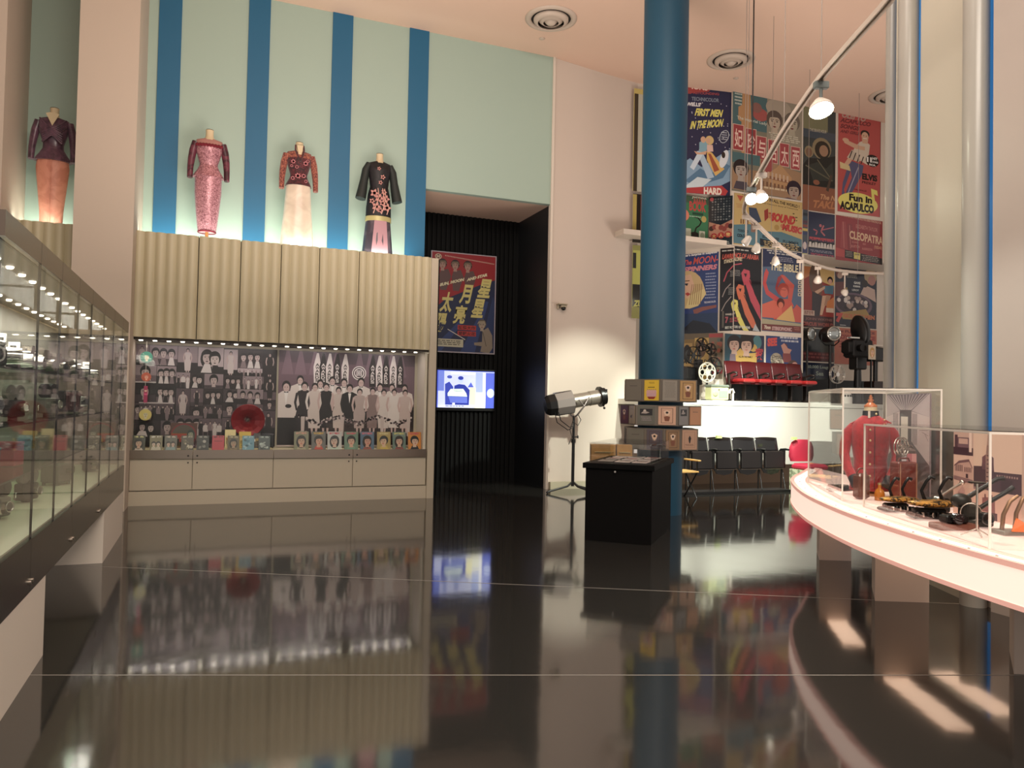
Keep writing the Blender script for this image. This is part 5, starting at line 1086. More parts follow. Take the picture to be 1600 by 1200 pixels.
hang(UP, 1253.4, 1261.4, 328, 397, 'very narrow strip of a poster with coloured bars, left of the navy dance poster', d_strip, '#44505c')
def d_navy(A_):
    A_.line([(1270, 360), (1276, 362), (1274, 368)], 2, '#b05060').line([(1286, 352), (1282, 362), (1288, 368)], 2.4, '#b85c64').line([(1282, 360), (1302, 353)], 1.6, '#b05060').lines(1266, 332, 1296, 335, 1, '#a8b0b8', .4)
    A_.blob(1281, 353, 2, 2.4, '#b85c64').lines(1263, 372, 1304, 377, 1, '#b83440', .6, 9).text('FOR THE FIRST', 1264, 372, 1303, 377, '#b83440', .03)
    A_.rect(1262, 378, 1304, 389, '#1a1820')
    rn = random.Random(8)
    for k in range(9): A_.poly([(1263+k*4.6, 388), (1264+k*4.6, 379+rn.random()*3), (1267+k*4.6, 380), (1267.5+k*4.6, 388)], '#c8c0b8')
    A_.rect(1262, 391, 1304, 402, '#2c3050').lines(1265, 392, 1302, 396, 2, '#9ca0b0', .4).text('TECHNICOLOR', 1266, 397, 1303, 401, '#b83c54', .03)
hang(UP, 1262, 1303.5, 333, 400, 'navy film poster with small pink dancers and a torn white title', d_navy, '#232e4c')
def d_cleo(A_):
    A_.text('THE MOTION PICTURE THE WORLD HAS BEEN WAITING FOR', 1306, 337, 1376, 341, '#d8a080', .02, 0, -5)
    A_.poly([(1314, 350), (1320, 350), (1324, 396), (1312, 390)], '#a0383c').poly([(1322, 352), (1330, 352), (1334, 392), (1324, 392)], '#8c2c34').line([(1316, 350), (1318, 390)], .8, '#c87468').line([(1326, 354), (1328, 390)], .8, '#c87468')
    A_.text('ELIZABETH TAYLOR', 1336, 351, 1370, 357, '#c87468', .01, 0, -2).text('CLEOPATRA', 1326, 362, 1379, 375, '#e0b488', .035, 0, -4)
    A_.text('RICHARD', 1330, 378, 1340, 381, '#c87468', .02).text('REX', 1347, 379, 1352, 382, '#c87468', .02).text('BURTON', 1329, 384, 1342, 388, '#c87468', .02).text('HARRISON', 1346, 386, 1362, 390, '#c87468', .02).text('(TODD-AO)', 1365, 381, 1377, 387, '#d89868', .03)
    A_.poly([(1305, 391), (1378, 400), (1378, 414), (1305, 404)], '#201a1e').poly([(1305, 391), (1319, 393), (1319, 405), (1305, 404)], '#b83c3c').poly([(1333, 395), (1343, 396), (1343, 406), (1333, 405)], '#d8c850').text('JUNE', 1334, 397, 1342, 400, '#2a2420', .03).lines(1345, 398, 1372, 408, 4, '#a8988c', .4).lines(1320, 395, 1331, 404, 4, '#a8988c', .4)
hang(UP, 1305, 1378, 341, 410, 'dark red wide film poster with pale angular title below the red dancer poster', d_cleo, '#98262e')
# --- lower tier
def d_blonde(A_):
    A_.text("Disney's Surprise in Suspense".replace("Disney's", "Year's"), 1066, 396, 1120, 401, '#e8e4e0', .04, 0, 2).text('The', 1067, 405, 1080, 413, '#d84838', .03, 2, 0).text('MOON-', 1083, 402, 1121, 413, '#d84838', .015, 2, 1).text('SPINNERS', 1068, 416, 1119, 424, '#d87888', .05, 2, 1)
    A_.blob(1074, 452, 26, 30, '#c8a868').poly([(1060, 430), (1080, 428), (1086, 448), (1076, 466), (1062, 462)], SK).poly([(1072, 480), (1078, 462), (1100, 452), (1098, 440), (1104, 460), (1092, 478), (1078, 482)], '#d8c078')
    for k in range(6): A_.line([(1082+k*3, 444), (1078+k*3.4, 476)], 1, '#8c6c38')
    A_.poly([(1071, 458), (1075, 456), (1080, 459), (1075, 462)], '#b02c28').poly([(1068, 442), (1076, 442), (1074, 446)], '#2c3444').line([(1066, 438), (1078, 438)], 1.4, '#5c3c24')
    A_.lines(1102, 428, 1119, 470, 9, '#8c98b8', .4, 11).text('TECHNICOLOR', 1101, 472, 1119, 475, '#c8ccd8', .03, 0, 1)
    A_.poly([(1084, 484), (1098, 480), (1120, 478), (1120, 482), (1100, 486), (1086, 492)], '#8c4c44').rect(1060, 490, 1124, 530, '#1c3860').poly([(1060, 530), (1084, 500), (1110, 506), (1124, 530)], '#141c2c')
hang(LL, 1060, 1122.5, 396, 521, 'blue film poster with a blonde woman and slanting red title, beside the column', d_blonde, '#203a78')
def d_arabia(A_):
    A_.lines(1127, 391, 1172, 394, 1, '#b8b8b0', .6).text('LAWRENCE OF ARABIA', 1128, 397, 1184, 405, '#c84c38', .04, 1, 0).text('STANDS ALONE!', 1131, 406, 1158, 412, '#d8c8a0', .03, 0, 3)
    A_.line([(1131, 440), (1136, 426), (1146, 416), (1158, 413)], 2, '#b83c50').line([(1129, 464), (1134, 452), (1142, 444)], 1.4, '#9c8c88').line([(1128, 486), (1134, 474), (1143, 464)], 1.4, '#9c8c88')
    A_.lines(1140, 424, 1156, 434, 4, '#8c8c88', .4).lines(1138, 450, 1148, 462, 5, '#8c8c88', .4)
    for (x, y, s, c) in ((1163, 430, 1.0, '#c03c50'), (1155, 454, .95, '#d06438'), (1147, 476, .72, '#d8d040')):
        A_.poly([(x-6*s, y-2*s), (x-2*s, y-9*s), (x+7*s, y-7*s), (x+8*s, y+2*s), (x+6*s, y+10*s), (x-1*s, y+17*s), (x-4*s, y+8*s)], c)
        A_.poly([(x-1*s, y+9*s), (x+8*s, y+6*s), (x+15*s, y+28*s), (x+24*s, y+46*s), (x+32*s, y+70*s), (x+20*s, y+60*s), (x+9*s, y+40*s), (x+4*s, y+24*s)], c)
        A_.line([(x+7*s, y+8*s), (x+22*s, y+40*s)], 1.2*s, '#14101c').poly([(x-2*s, y-2*s), (x+3*s, y-2*s), (x+1*s, y+4*s)], '#2a1420')
    A_.text('WINNER OF', 1134, 490, 1148, 493, '#c8c0b0', .03).text('7', 1134, 495, 1139, 505, '#b84c5c', .05).text('ACADEMY', 1141, 497, 1154, 500, '#b83c48', .03).text('AWARDS', 1141, 501, 1154, 504, '#b83c48', .03).text('BEST PICTURE OF THE YEAR', 1134, 510, 1172, 514, '#c8ccc0', .04).poly([(1176, 516), (1180, 505), (1187, 517)], '#a8b4b8').rect(1129, 486, 1132, 512, '#5c5850')
hang(((9.36, 12.98), (9.685, YW-.005)), 1125, 1146, 388, 517, 'left fold of the black film poster with curved sabres', lambda A_: (setattr(A_, 'fr', (1125, 388, 1146, 517)), d_arabia(A_)), '#14131c')
hang(LOW, 1146.6, 1189, 387, 517, 'black film poster with red, orange and yellow galloping figures', d_arabia, '#14131c')
def d_bible(A_):
    A_.rect(1190, 425, 1252, 502, '#4c6484').poly([(1190, 392), (1252, 392), (1252, 440), (1240, 424), (1226, 416), (1190, 420)], '#1e2850').lines(1196, 393, 1248, 400, 2, '#b8b8b8', .5).lines(1212, 402, 1238, 410, 3, '#8c8ca0', .5)
    A_.text('THE BIBLE', 1202, 412, 1246, 424, '#d8cc9c', .03)
    A_.poly([(1193, 430), (1196, 422), (1200, 428), (1196, 444), (1200, 456), (1216, 466), (1214, 474), (1196, 462), (1191, 446)], '#c83c3c').poly([(1220, 436), (1214, 448), (1216, 462), (1210, 452), (1214, 434), (1222, 428)], '#9c2c34').poly([(1218, 430), (1224, 430), (1240, 444), (1236, 470), (1240, 478), (1232, 478), (1230, 462), (1230, 448)], '#c84c3c')
    A_.blob(1223, 453, 9, 11, '#a83828').blob(1224, 457, 6, 8, '#d05840').poly([(1214, 468), (1234, 466), (1244, 500), (1208, 500)], '#c84834').poly([(1190, 478), (1208, 470), (1220, 476), (1222, 498), (1190, 498)], '#d85c40').blob(1219, 474, 6, 8, '#5c2018').blob(1219, 477, 4, 5, '#d86c4c')
    for k in range(3): A_.blob(1223+(k-1)*2.4, 453, .8, .6, '#3c1414', 5)
    A_.poly([(1232, 492), (1244, 474), (1252, 480), (1252, 502), (1238, 502)], '#c84c3c').poly([(1212, 500), (1236, 476), (1242, 502)], '#d8a850').poly([(1190, 500), (1252, 504), (1252, 508), (1190, 508)], '#a8a07c')
    for k in range(5): A_.rect(1246, 430+k*6.4, 1251.4, 435+k*6.4, '#c8bca0').rect(1247.4, 431.4+k*6.4, 1250, 433.6+k*6.4, '#303858')
    A_.rect(1190, 508, 1252, 518, '#74302c').text('70mm', 1194, 510, 1204, 516, '#d8c8b0', .04).text('STEREOPHONIC', 1206, 511, 1237, 517, '#c8a09c', .06).lines(1240, 510, 1250, 516, 2, '#b8705c', .4)
hang(LOW, 1190.5, 1251.5, 392, 519, 'film poster of a muscular orange man with raised arms on slate blue', d_bible, '#4c6484')
def d_circus(A_):
    A_.rect(1252, 412, 1303, 418, '#c8bca0').lines(1254, 413, 1280, 416, 1, '#6c5c4c', .6).poly([(1252, 418), (1303, 418), (1303, 424), (1290, 426), (1270, 428), (1252, 440)], '#c87838').poly([(1276, 420), (1303, 420), (1303, 446), (1284, 440)], '#d8b060')
    A_.blob(1272, 436, 9, 24, '#6c5444').blob(1276, 450, 8, 20, '#7c4c38').blob(1296, 436, 4.4, 5.5, '#1c1418').blob(1296, 438, 3, 4, '#d8a088').poly([(1284, 446), (1302, 444), (1301, 458), (1288, 458)], '#4c7c94').poly([(1272, 456), (1288, 446), (1288, 450), (1276, 460)], SK).poly([(1282, 462), (1294, 460), (1288, 478), (1284, 492), (1280, 492)], SK).poly([(1290, 460), (1298, 460), (1292, 478), (1287, 476)], SK2)
    A_.poly([(1268, 456), (1284, 462), (1280, 494), (1268, 494)], '#3c343c').poly([(1292, 470), (1303, 462), (1303, 480), (1290, 482)], '#d87c30').rect(1254, 486, 1272, 494, '#c8a894').text('馬戲世界', 1256, 487, 1270, 493, '#7c2c24', .01).rect(1290, 480, 1302, 487, '#d8c0a8')
    A_.rect(1252, 494, 1303, 512, '#4c2c30').text('JOHN WAYNE', 1258, 497, 1300, 502, '#8c5c58', .04).text('CIRCUS WORLD', 1253, 504, 1302, 510, '#a84c44', .06)
hang(LR, 1252.5, 1302.5, 412, 512, 'red and orange circus film poster with a woman in a blue top', d_circus, '#9c2c24')
def d_seven(A_):
    A_.blob(1311, 430, 6, 8, '#8c5c54').blob(1311, 433, 3.6, 5, '#c09c88').poly([(1304, 444), (1318, 442), (1322, 462), (1304, 466)], '#6c3434').poly([(1316, 456), (1322, 450), (1326, 462), (1318, 464)], '#b8983c')
    A_.lines(1320, 424, 1338, 436, 6, '#a8a498', .4).text('GAME', 1333, 440, 1343, 444, '#d8d8d0', .05).text('ROSSANA', 1332, 446, 1343, 449, '#d8d8d0', .05).text('LEROY', 1330, 452, 1341, 455, '#c8c8c0', .03)
    A_.blob(1359, 430, 10, 12, '#b89868').blob(1361, 436, 6, 8, '#b87868').poly([(1342, 462), (1350, 444), (1366, 450), (1368, 470), (1352, 462)], '#c8a898').blob(1350, 442, 5, 6, '#2c2420')
    A_.blob(1333, 477, 29, 19, '#6c5468', 30).blob(1332, 476, 26, 15, '#3c2c38', 28); rn = random.Random(6)
    for k in range(26): a = rn.random()*6.28; r = rn.random()**.5; A_.blob(1331+24*r*math.cos(a), 476+11*r*math.sin(a), 3, 3.4, rn.choice(['#c8b0a4', '#8c7c80', '#281c24', '#a88c80', '#d8ccc4']), 7)
    A_.poly([(1312, 490), (1352, 482), (1358, 492), (1336, 500), (1316, 500)], '#b08c38').text('7', 1305, 491, 1316, 506, '#c83c38', .12, 1).text('GOLDEN MEN', 1317, 491, 1366, 498, '#c86c30', .07).lines(1312, 509, 1322, 511, 1, '#c8c8c8', .6)
hang(LR, 1304, 1369, 420, 512, 'navy film poster with a crowd in an oval and a large red seven', d_seven, '#1b2338')
# --- bottom row
def d_oldies(A_):
    A_.rect(1062, 530, 1086, 600, '#8c6c2c').rect(1064, 536, 1082, 590, '#b89040').blob(1074, 552, 6, 14, '#241c18').text('BAND', 1066, 562, 1082, 568, '#241c18', .05).lines(1066, 572, 1082, 584, 3, '#4c3420', .4)
    A_.rect(1086, 528, 1108, 600, '#c8a040').blob(1096, 545, 8, 14, '#6c4c30').blob(1096, 543, 4, 5, '#c0987c').text('TOLD', 1088, 562, 1106, 568, '#241c18', .05).lines(1088, 575, 1106, 588, 3, '#6c4c24', .4)
    A_.rect(1108, 520, 1130, 600, '#7c6c58').rect(1108, 522, 1130, 528, '#b03c3c'); rn = random.Random(9)
    for k in range(24): A_.blob(rn.uniform(1110, 1128), rn.uniform(532, 572), 2.4, 3, rn.choice(['#a85c48', '#3c3c34', '#c8a880', '#5c6c64']), 7)
    A_.rect(1108, 578, 1130, 584, '#8c2c34')
hang(LL, 1060, 1129.5, 521, 592, 'row of old yellow and brown film sheets behind the black projector reels', d_oldies, '#6c5c44')
def d_family(A_):
    A_.poly([(1131, 520), (1194, 520), (1194, 577), (1131, 577)], '#1e4654').poly([(1172, 522), (1194, 522), (1194, 577), (1172, 577)], '#252c4c').blob(1182, 534, 7, 11, '#3c7c84')
    A_.poly([(1144, 556), (1158, 542), (1166, 552), (1182, 550), (1181, 576), (1146, 576)], '#c8a030').blob(1176, 543, 6, 6, '#c8a030')
    A_.face(1146, 539, 11, '#c0a08c', '#231a1c', 0, lip='#b05c50').poly([(1138, 576), (1140, 554), (1148, 554), (1150, 576)], '#7c6c78')
    A_.blob(1166, 526, 10, 6, '#2a2024').face(1165, 539, 12, '#c8a48e', '#241a18', 0, lip='#c07868').text('ALL IN THE FAMILY', 1153, 556, 1175, 559, '#3c2c14', .03)
    A_.text('家', 1179, 542, 1192, 562, '#b82c34', .03).poly([(1157, 572), (1161, 568), (1166, 572), (1172, 566), (1180, 572), (1180, 577), (1157, 577)], '#b83428')
hang(LOW, 1131.5, 1193, 523, 590, 'teal film poster with two faces on a yellow burst, above the red seats', d_family, '#1e4654')
def d_see(A_):
    A_.text('SEE', 1198, 530, 1213, 543, '#d83c34', .07, 0, 2).lines(1217, 526, 1248, 536, 2, '#b8bcc8', .6).blob(1226, 541, 3, 4, '#6c2c28').poly([(1219, 540), (1224, 536), (1230, 544), (1236, 546), (1232, 554), (1224, 554)], '#c88c78').poly([(1222, 552), (1234, 552), (1236, 566), (1222, 566)], '#8c3c3c')
    A_.blob(1212, 562, 9, 10, '#a89c84').blob(1217, 568, 7, 8, '#c8bca4').blob(1238, 570, 8, 8, '#5c3c34').blob(1241, 571, 5, 6, '#d08c7c'); rn = random.Random(4)
    for k in range(14): A_.line([(rn.uniform(1202, 1222), rn.uniform(553, 575)), (rn.uniform(1204, 1224), rn.uniform(555, 577))], .8, '#4c4438')
    A_.lines(1200, 580, 1240, 588, 2, '#d0c8b0', .5)
hang(LOW, 1196, 1251, 526, 592, 'blue film poster with the red word SEE above the third red seat', d_see, '#1f3c78')
def d_murky(A_):
    A_.blob(1264, 535, 10, 18, '#2c3438').blob(1290, 540, 10, 20, '#3c4440').text('THE FLYING LEATHERNECKS', 1254, 552, 1301, 557, '#8c3434', .03).rect(1252, 549, 1303, 560, '#5c3438').lines(1254, 551, 1300, 559, 2, '#8c4c4c', .6)
hang(LR, 1252.5, 1302.5, 514, 565, 'dim grey-green and red film poster behind the two round lamps', lambda A_: (A_.blob(1264, 535, 10, 18, '#2c3438'), A_.blob(1290, 540, 10, 16, '#3c4440'), A_.rect(1252, 550, 1303, 564, '#5c3438'), A_.lines(1254, 552, 1300, 562, 2, '#8c4c4c', .6)), '#343c40')
def d_leag(A_): A_.text('20,000 Leagues', 1260, 571, 1301, 577, '#8c9c90', .03).text('Sea', 1274, 580, 1286, 587, '#8c9c90', .03).rect(1252, 590, 1303, 602, '#1c2c34')
hang(LR, 1252.5, 1302.5, 567, 600, 'dark navy film poster with grey title letters behind the red seats', d_leag, '#15223c')
def d_orange(A_):
    A_.text('IN FULL FORCE', 1308, 517, 1366, 521, '#7c1c1c', .05).text('ROYAL FORCE', 1306, 524, 1367, 531, '#a82c24', .07).lines(1306, 534, 1368, 546, 3, '#a83424', .5).blob(1322, 560, 12, 10, '#c85c34')
hang(LR, 1303.5, 1369, 514, 570, 'orange film sheet with dark red words behind the black camera', d_orange, '#c86440')
# --- slivers seen left of the column
def d_yel(A_): A_.rect(990, 148, 996, 300, '#3c3424').rect(996, 148, 1003, 300, '#b8b8a4').rect(1003, 140, 1016, 300, '#8fc0c0')
hang(((7.9, 12.92), (9.0, 12.84)), 989, 1016, 140, 300, 'tall yellow and pale blue poster edge glimpsed left of the column', d_yel, '#c8b450')
def d_yb(A_):
    A_.rect(988, 392, 1016, 445, '#b0b430').rect(988, 445, 1016, 480, '#16140f').text('ZULU', 989, 470, 1014, 480, '#b8b830', .05, 2, 2).rect(988, 396, 993, 420, '#16140f')
hang(((8.0, 12.9), (9.0, 12.82)), 987, 1016, 384, 498, 'yellow and black poster glimpsed between the white wall and the column', d_yb, '#8c8c34')
hang(((8.0, 12.9), (9.0, 12.82)), 988, 1016, 304, 380, 'black and red poster edge glimpsed left of the column', lambda A_: A_.rect(988, 305, 994, 375, '#b8a440').rect(1000, 305, 1008, 372, '#7c3830'), '#1c1814')
# ================================================================ THINGS ON THE PLATFORM AND THE SEATS BELOW
ZP = 1.679
m_seat = mat('dark_red_plywood', '#4c1418', .35); m_vinyl = mat('red_vinyl', '#a02828', .35); m_brown = mat('dark_brown_frame', '#1f1511', .5)
def bent_back(w_, z0, z1, y0, lean, m_, t, curve=.03, th=.014, name='backrest', x=0):
    b = MB(); n = 10; f = []
    for j in range(5):
        v = j/4
        for i in range(n+1): u = i/n*2-1; f.append((x+u*w_/2*(1-.02*v), y0+lean*v-curve*(1-u*u)*-1, z0+(z1-z0)*v-(.012*(u*u) if j == 4 else 0)))
    k = (n+1)*5; vs_ = f+[(p[0], p[1]+th, p[2]) for p in f]; fs = []
    for j in range(4):
        for i in range(n):
            q = j*(n+1)+i; fs += [[q, q+1, q+n+2, q+n+1], [k+q, k+q+n+1, k+q+n+2, k+q+1]]
    for i in range(n): fs += [[i, k+i, k+i+1, i+1], [4*(n+1)+i, 4*(n+1)+i+1, k+4*(n+1)+i+1, k+4*(n+1)+i]]
    for j in range(4): a = j*(n+1); c = a+n+1; fs += [[a, c, k+c, k+a], [a+n, k+a+n, k+c+n, c+n]]
    b.add(vs_, fs, 0, True); return b.build(name, m_, t)
# red seats
x0, x1 = P(1137, 600, Y=12.3).x, P(1252, 600, Y=12.3).x; pitch = (x1-x0)/4.75
t = thing('cinema_chair_row', 'joined row of dark red tip-up cinema seats up on the white platform', 'cinema seats', (x0, 12.26, ZP))
for i in range(5):
    cx = .25+i*pitch
    bent_back(pitch*1.0, .36, .80, .10, .10, m_seat, t, .02, .02, 'backrest', cx-.03)
    b = MB(); b.box((cx+.06, -.06, .40), (pitch*.72, .36, .075), bev=.02); b.build('seat_cushion', m_vinyl, t)
    b = MB(); b.box((cx, -.02, .345), (pitch*.72, .3, .025)); b.build('seat_pan', m_seat, t)
for i in range(6):
    cx = .25+(i-.5)*pitch; b = MB(); b.box((cx, .10, .27), (.03, .10, .54), bev=.006); b.box((cx, .0, .02), (.05, .34, .03)); b.tube([(cx, .12, .52), (cx, -.05, .56), (cx, -.16, .55), (cx, -.17, .50), (cx, -.05, .47)], [.02, .022, .022, .018, .014], 8); b.build('arm_stand', m_brown, t)
# white film reel, old radio, telephone
p = P(1105, 582, Y=12.42); t = thing('film_reel', 'large white film reel with round holes standing at the platform edge', 'film reel', (p.x, 12.42, ZP))
r = .19; zc = p.z-ZP; b = MB(); b.ring((0, 0, zc), (0, 1, 0), r, .013, 40, 6, 0, 1.2)
for k in range(6):
    a = 2*PI*k/6; b.ring((.115*math.cos(a), 0, zc+.115*math.sin(a)), (0, 1, 0), .056, .012, 20, 6)
b.cyl((0, -.012, zc), (0, .012, zc), .05, n=22)
b.build('reel', mat('reel_white', '#c8c4b4', .4), t); b = MB(); b.box((0, 0, .01), (.16, .16, .02)); b.cyl((0, 0, .02), (0, 0, zc-r-.006), .02, n=10); b.build('stand', m_black, t)
p = P(1121, 627, Y=12.1); t = thing('portable_radio', 'cream table radio with grey top and small square screen at the platform edge', 'radio', (p.x, 12.12, ZP))
b = MB(); b.box((0, 0, .13), (.40, .2, .24), bev=.015); b.build('cabinet', mat('cream_enamel', '#c8cc98', .4), t)
b = MB(); b.box((0, 0, .275), (.42, .22, .05), bev=.012); b.build('top', mat('radio_grey', '#6c7468', .5), t)
b = MB(); b.box((.07, -.103, .12), (.19, .008, .13), bev=.003); b.build('screen', mat('screen_grey', '#8c988c', .15), t)
b = MB(); b.lathe([(.055, 0), (.055, .008), (.04, .012), (0, .012)], (-.11, -.100, .13), 20, axis=(0, -1, 0)); b.build('speaker', mat('radio_tan', '#aab08c', .5), t)
b = MB(); b.lathe([(.012, 0), (.012, .012), (0, .012)], (-.03, -.100, .205), 12, axis=(0, -1, 0)); b.build('knob', m_black, t)
p = P(1142, 620, Y=12.1); t = thing('telephone', 'small white handset figure on a stand just right of the cream radio', 'telephone', (p.x, 12.08, ZP))
b = MB(); b.cyl((.03, 0, 0), (.03, 0, .14), .022, n=14); b.build('stand', m_white, t); b = MB(); b.tube([(-.06, 0, .14), (-.03, 0, .21), (.02, 0, .22), (.05, 0, .15)], [.03, .022, .022, .026], 10); b.build('handset', m_white, t)
# black projector with reels at left, on the yellow cabinet
p = P(1082, 600, Y=12.7); t = thing('cinema_projector', 'big black cinema projector with several reels, right beside the blue column', 'projector', (p.x, 12.7, ZP))
b = MB(); b.box((-.05, .05, .20), (.30, .30, .40), bev=.01); b.box((-.05, .05, .52), (.26, .26, .26), bev=.02); b.build('pedestal', m_black, t)
b = MB(); b.box((.05, -.1, .55), (.1, .16, .5), bev=.01); b.cyl((.12, -.16, .55), (.12, -.26, .55), .05, n=18); b.build('mechanism', m_iron, t)
def spoked(t, c, r, m_, n=6, name='reel', y=.018):
    b = MB()
    for s in (-y, y):
        b.ring((c[0], c[1]+s, c[2]), (0, 1, 0), r, .008, 30, 6)
        for k in range(n): a = 2*PI*k/n; b.tube([(c[0]+.2*r*math.cos(a), c[1]+s, c[2]+.2*r*math.sin(a)), (c[0]+r*math.cos(a), c[1]+s, c[2]+r*math.sin(a))], .010, 6)
    b.cyl((c[0], c[1]-y-.006, c[2]), (c[0], c[1]+y+.006, c[2]), r*.26, n=20); return b.build(name, m_, t)
spoked(t, (-.06, -.1, .88), .17, m_black); spoked(t, (.12, -.12, 1.10), .13, m_iron, 5); spoked(t, (.32, -.14, 1.02), .11, m_iron, 5); spoked(t, (.36, -.2, .68), .17, m_black, 6)
b = MB(); b.tube([(.05, -.05, .75), (.12, -.07, 1.10), (.32, -.09, 1.02)], .018, 8); b.tube([(.05, -.05, .6), (.36, -.12, .68)], .018, 8); b.build('reel_arms', m_black, t)
p = P(1096, 600, Y=12.62); t = thing('display_cabinet', 'narrow tall yellow-lit wooden cabinet behind the white reel', 'cabinet', (p.x, 13.08, ZP))
b = MB(); b.box((0, .0, .33), (.24, .16, .66), bev=.01); b.build('cabinet', mat('ochre_wood', '#8c6420', .5), t); b = MB(); b.box((.03, -.084, .36), (.09, .006, .56)); b.build('lit_panel', mat('yellow_lit_panel', '#c89c30', .5, emit=.5, ecol='#e0a830'), t)
# clutter of small film parts below the reels
t = thing('film_splicer', 'small black and chrome film splicer between the card tiers and the cream radio', 'splicer', (P(1083, 620, Y=12.1).x, 12.12, ZP))
b = MB(); b.box((0, 0, .03), (.22, .14, .05), bev=.01); b.build('base', m_iron, t)
for k, (x, z, r) in enumerate(((-.06, .11, .04), (.04, .12, .045), (.0, .2, .03), (-.07, .24, .03))): b = MB(); b.cyl((x, -.03, z), (x, .03, z), r, n=16); b.cyl((x, 0, z), (x, 0, .05), .008, n=6); b.build('roller', m_chr if k % 2 else m_iron, t)
# twin studio lamps
p = P(1300, 522, Y=12.75); t = thing('studio_lamp', 'black studio lamp with large clear lens on a stand behind the red seats', 'studio lamp', (p.x, 12.8, ZP), -.25)
h = p.z-ZP; b = MB(); b.cyl((0, -.14, h), (0, .16, h), .17, .17, 28); b.ell((0, .16, h), (.17, .12, .17), 20, 10); b.build('housing', m_black, t)
b = MB(); b.ell((0, -.14, h), (.13, .05, .13), 24, 12); b.build('lens', mat('fresnel_lens', '#a8b0b0', .08, .5), t); b = MB(); b.ring((0, -.15, h), (0, 1, 0), .145, .02, 30, 8); b.build('lens_ring', m_chr, t)
b = MB(); b.tube([(-.20, 0, h), (-.20, 0, h-.16), (-.1, 0, h-.24), (.1, 0, h-.24), (.20, 0, h-.16), (.20, 0, h)], .014, 8); b.build('yoke', m_black, t)
b = MB(); b.cyl((0, 0, .05), (0, 0, h-.24), .03, n=12)
for k in range(3): a = 2*PI*k/3; b.tube([(0, 0, .2), (.25*math.cos(a), .25*math.sin(a), .01)], .014, 6)
b.build('stand', m_black, t)
p = P(1263, 522, Y=13.05); t = thing('studio_lamp', 'smaller studio lamp left of the big one, lens facing the room', 'studio lamp', (p.x, 13.08, ZP), .2)
h = p.z-ZP; b = MB(); b.cyl((0, -.1, h), (0, .14, h), .15, .12, 26); b.build('housing', m_black, t); b = MB(); b.ell((0, -.1, h), (.12, .045, .13), 24, 12); b.build('lens', mat('fresnel_lens'), t)
b = MB(); b.ring((0, -.11, h), (0, 1, 0), .135, .014, 30, 8); b.build('lens_ring', m_chr, t); b = MB(); b.cyl((0, 0, .05), (0, 0, h-.12), .022, n=12)
for k in range(3): a = 2*PI*k/3+.5; b.tube([(0, 0, .2), (.2*math.cos(a), .2*math.sin(a), .01)], .012, 6)
b.build('stand', m_black, t)
# big black studio camera with film magazine
p = P(1340, 600, Y=12.5); t = thing('studio_camera', 'tall black studio film camera with an oval magazine on top', 'film camera', (p.x, 12.5, ZP), -.1)
zz = P(1340, 545, Y=12.5).z-ZP; b = MB(); b.box((0, 0, zz), (.50, .34, .40), bev=.04); b.box((-.28, -.02, zz+.02), (.14, .26, .26), bev=.03); b.build('body', m_leather, t)
zm = P(1343, 523, Y=12.5).z-ZP; b = MB(); b.lathe([(.0, -.08), (.17, -.08), (.2, -.05), (.2, .05), (.17, .08), (0, .08)], (.06, 0, zm+.08), 28, axis=(1, .25, 0), sx=1.75); b.build('film_magazine', m_black, t)
b = MB(); b.cyl((-.12, -.17, zz), (-.12, -.30, zz), .07, .08, 22); b.build('lens', m_iron, t); b = MB(); b.box((-.2, -.1, zz+.22), (.22, .12, .03)); b.build('rail', m_chr, t)
b = MB(); b.box((.0, 0, zz-.30), (.26, .26, .30), bev=.02); b.cyl((0, 0, .02), (0, 0, zz-.4), .09, .07, 18); b.box((0, 0, .02), (.4, .4, .04), bev=.01); b.build('pedestal', m_black, t)
A_ = Art(.22, .30, (0, 0, 100, 140), '#c8b8a0', .01); A_.face(50, 66, 34, '#e0b898', '#b88c48', 1, lip='#c03c34'); p = P(1357, 551, Y=12.25)
A_.put('portrait_card', (p.x-.11, 12.14, p.z-.15), .1, 'small card with a smiling blonde face on the black studio camera', 'picture card')
b = MB(); b.box((p.x, 12.18, (p.z-.15+ZP)/2), (.03, .03, p.z-.15-ZP)); tag(b.build('card_stand', m_black), 'thin black post holding the smiling face card', 'stand')
p = P(1308, 585, Y=12.32); t = thing('film_reel', 'chrome open film reel on a low stand left of the tall studio camera', 'film reel', (p.x, 12.32, ZP)); spoked(t, (0, 0, p.z-ZP), .19, m_chr, 5)
b = MB(); b.box((0, 0, .02), (.22, .2, .04)); b.cyl((0, .03, .04), (0, .03, p.z-ZP-.05), .02, n=10); b.build('stand', m_black, t)
p = P(1323, 600, Y=12.1); t = thing('film_canister', 'white domed film can with black vents above the acrylic case', 'film can', (p.x, 12.1, ZP)); b = MB(); b.lathe([(.11, 0), (.11, .1), (.10, .18), (.06, .23), (0, .25)], n=26); b.build('dome', mat('can_white', '#d8d4cc', .3), t)
for k in range(5): a = -2.6+k*.5; b = MB(); b.ell((.10*math.cos(a), .10*math.sin(a), .16), (.02, .02, .025), 8, 6); b.build('vent_hole', m_black, t)
p = P(1368, 600, Y=12.35); t = thing('projector_head', 'brown and black projector body at the far right of the platform', 'projector', (p.x+.1, 12.45, ZP)); zt = P(1368, 545, Y=12.35).z-ZP
b = MB(); b.box((0, 0, .25), (.36, .3, .5), bev=.02); b.build('cabinet', mat('dark_brown_wood', '#2a1812', .4), t); b = MB(); b.box((.0, 0, zt-.12), (.34, .28, .3), bev=.03); b.cyl((0, 0, .5), (0, 0, zt-.26), .05, n=12); b.build('head', m_black, t)
for z in (zt+.07,): b = MB(); b.box((0, -.02, z), (.36, .2, .035)); b.build('white_tray', m_white, t)
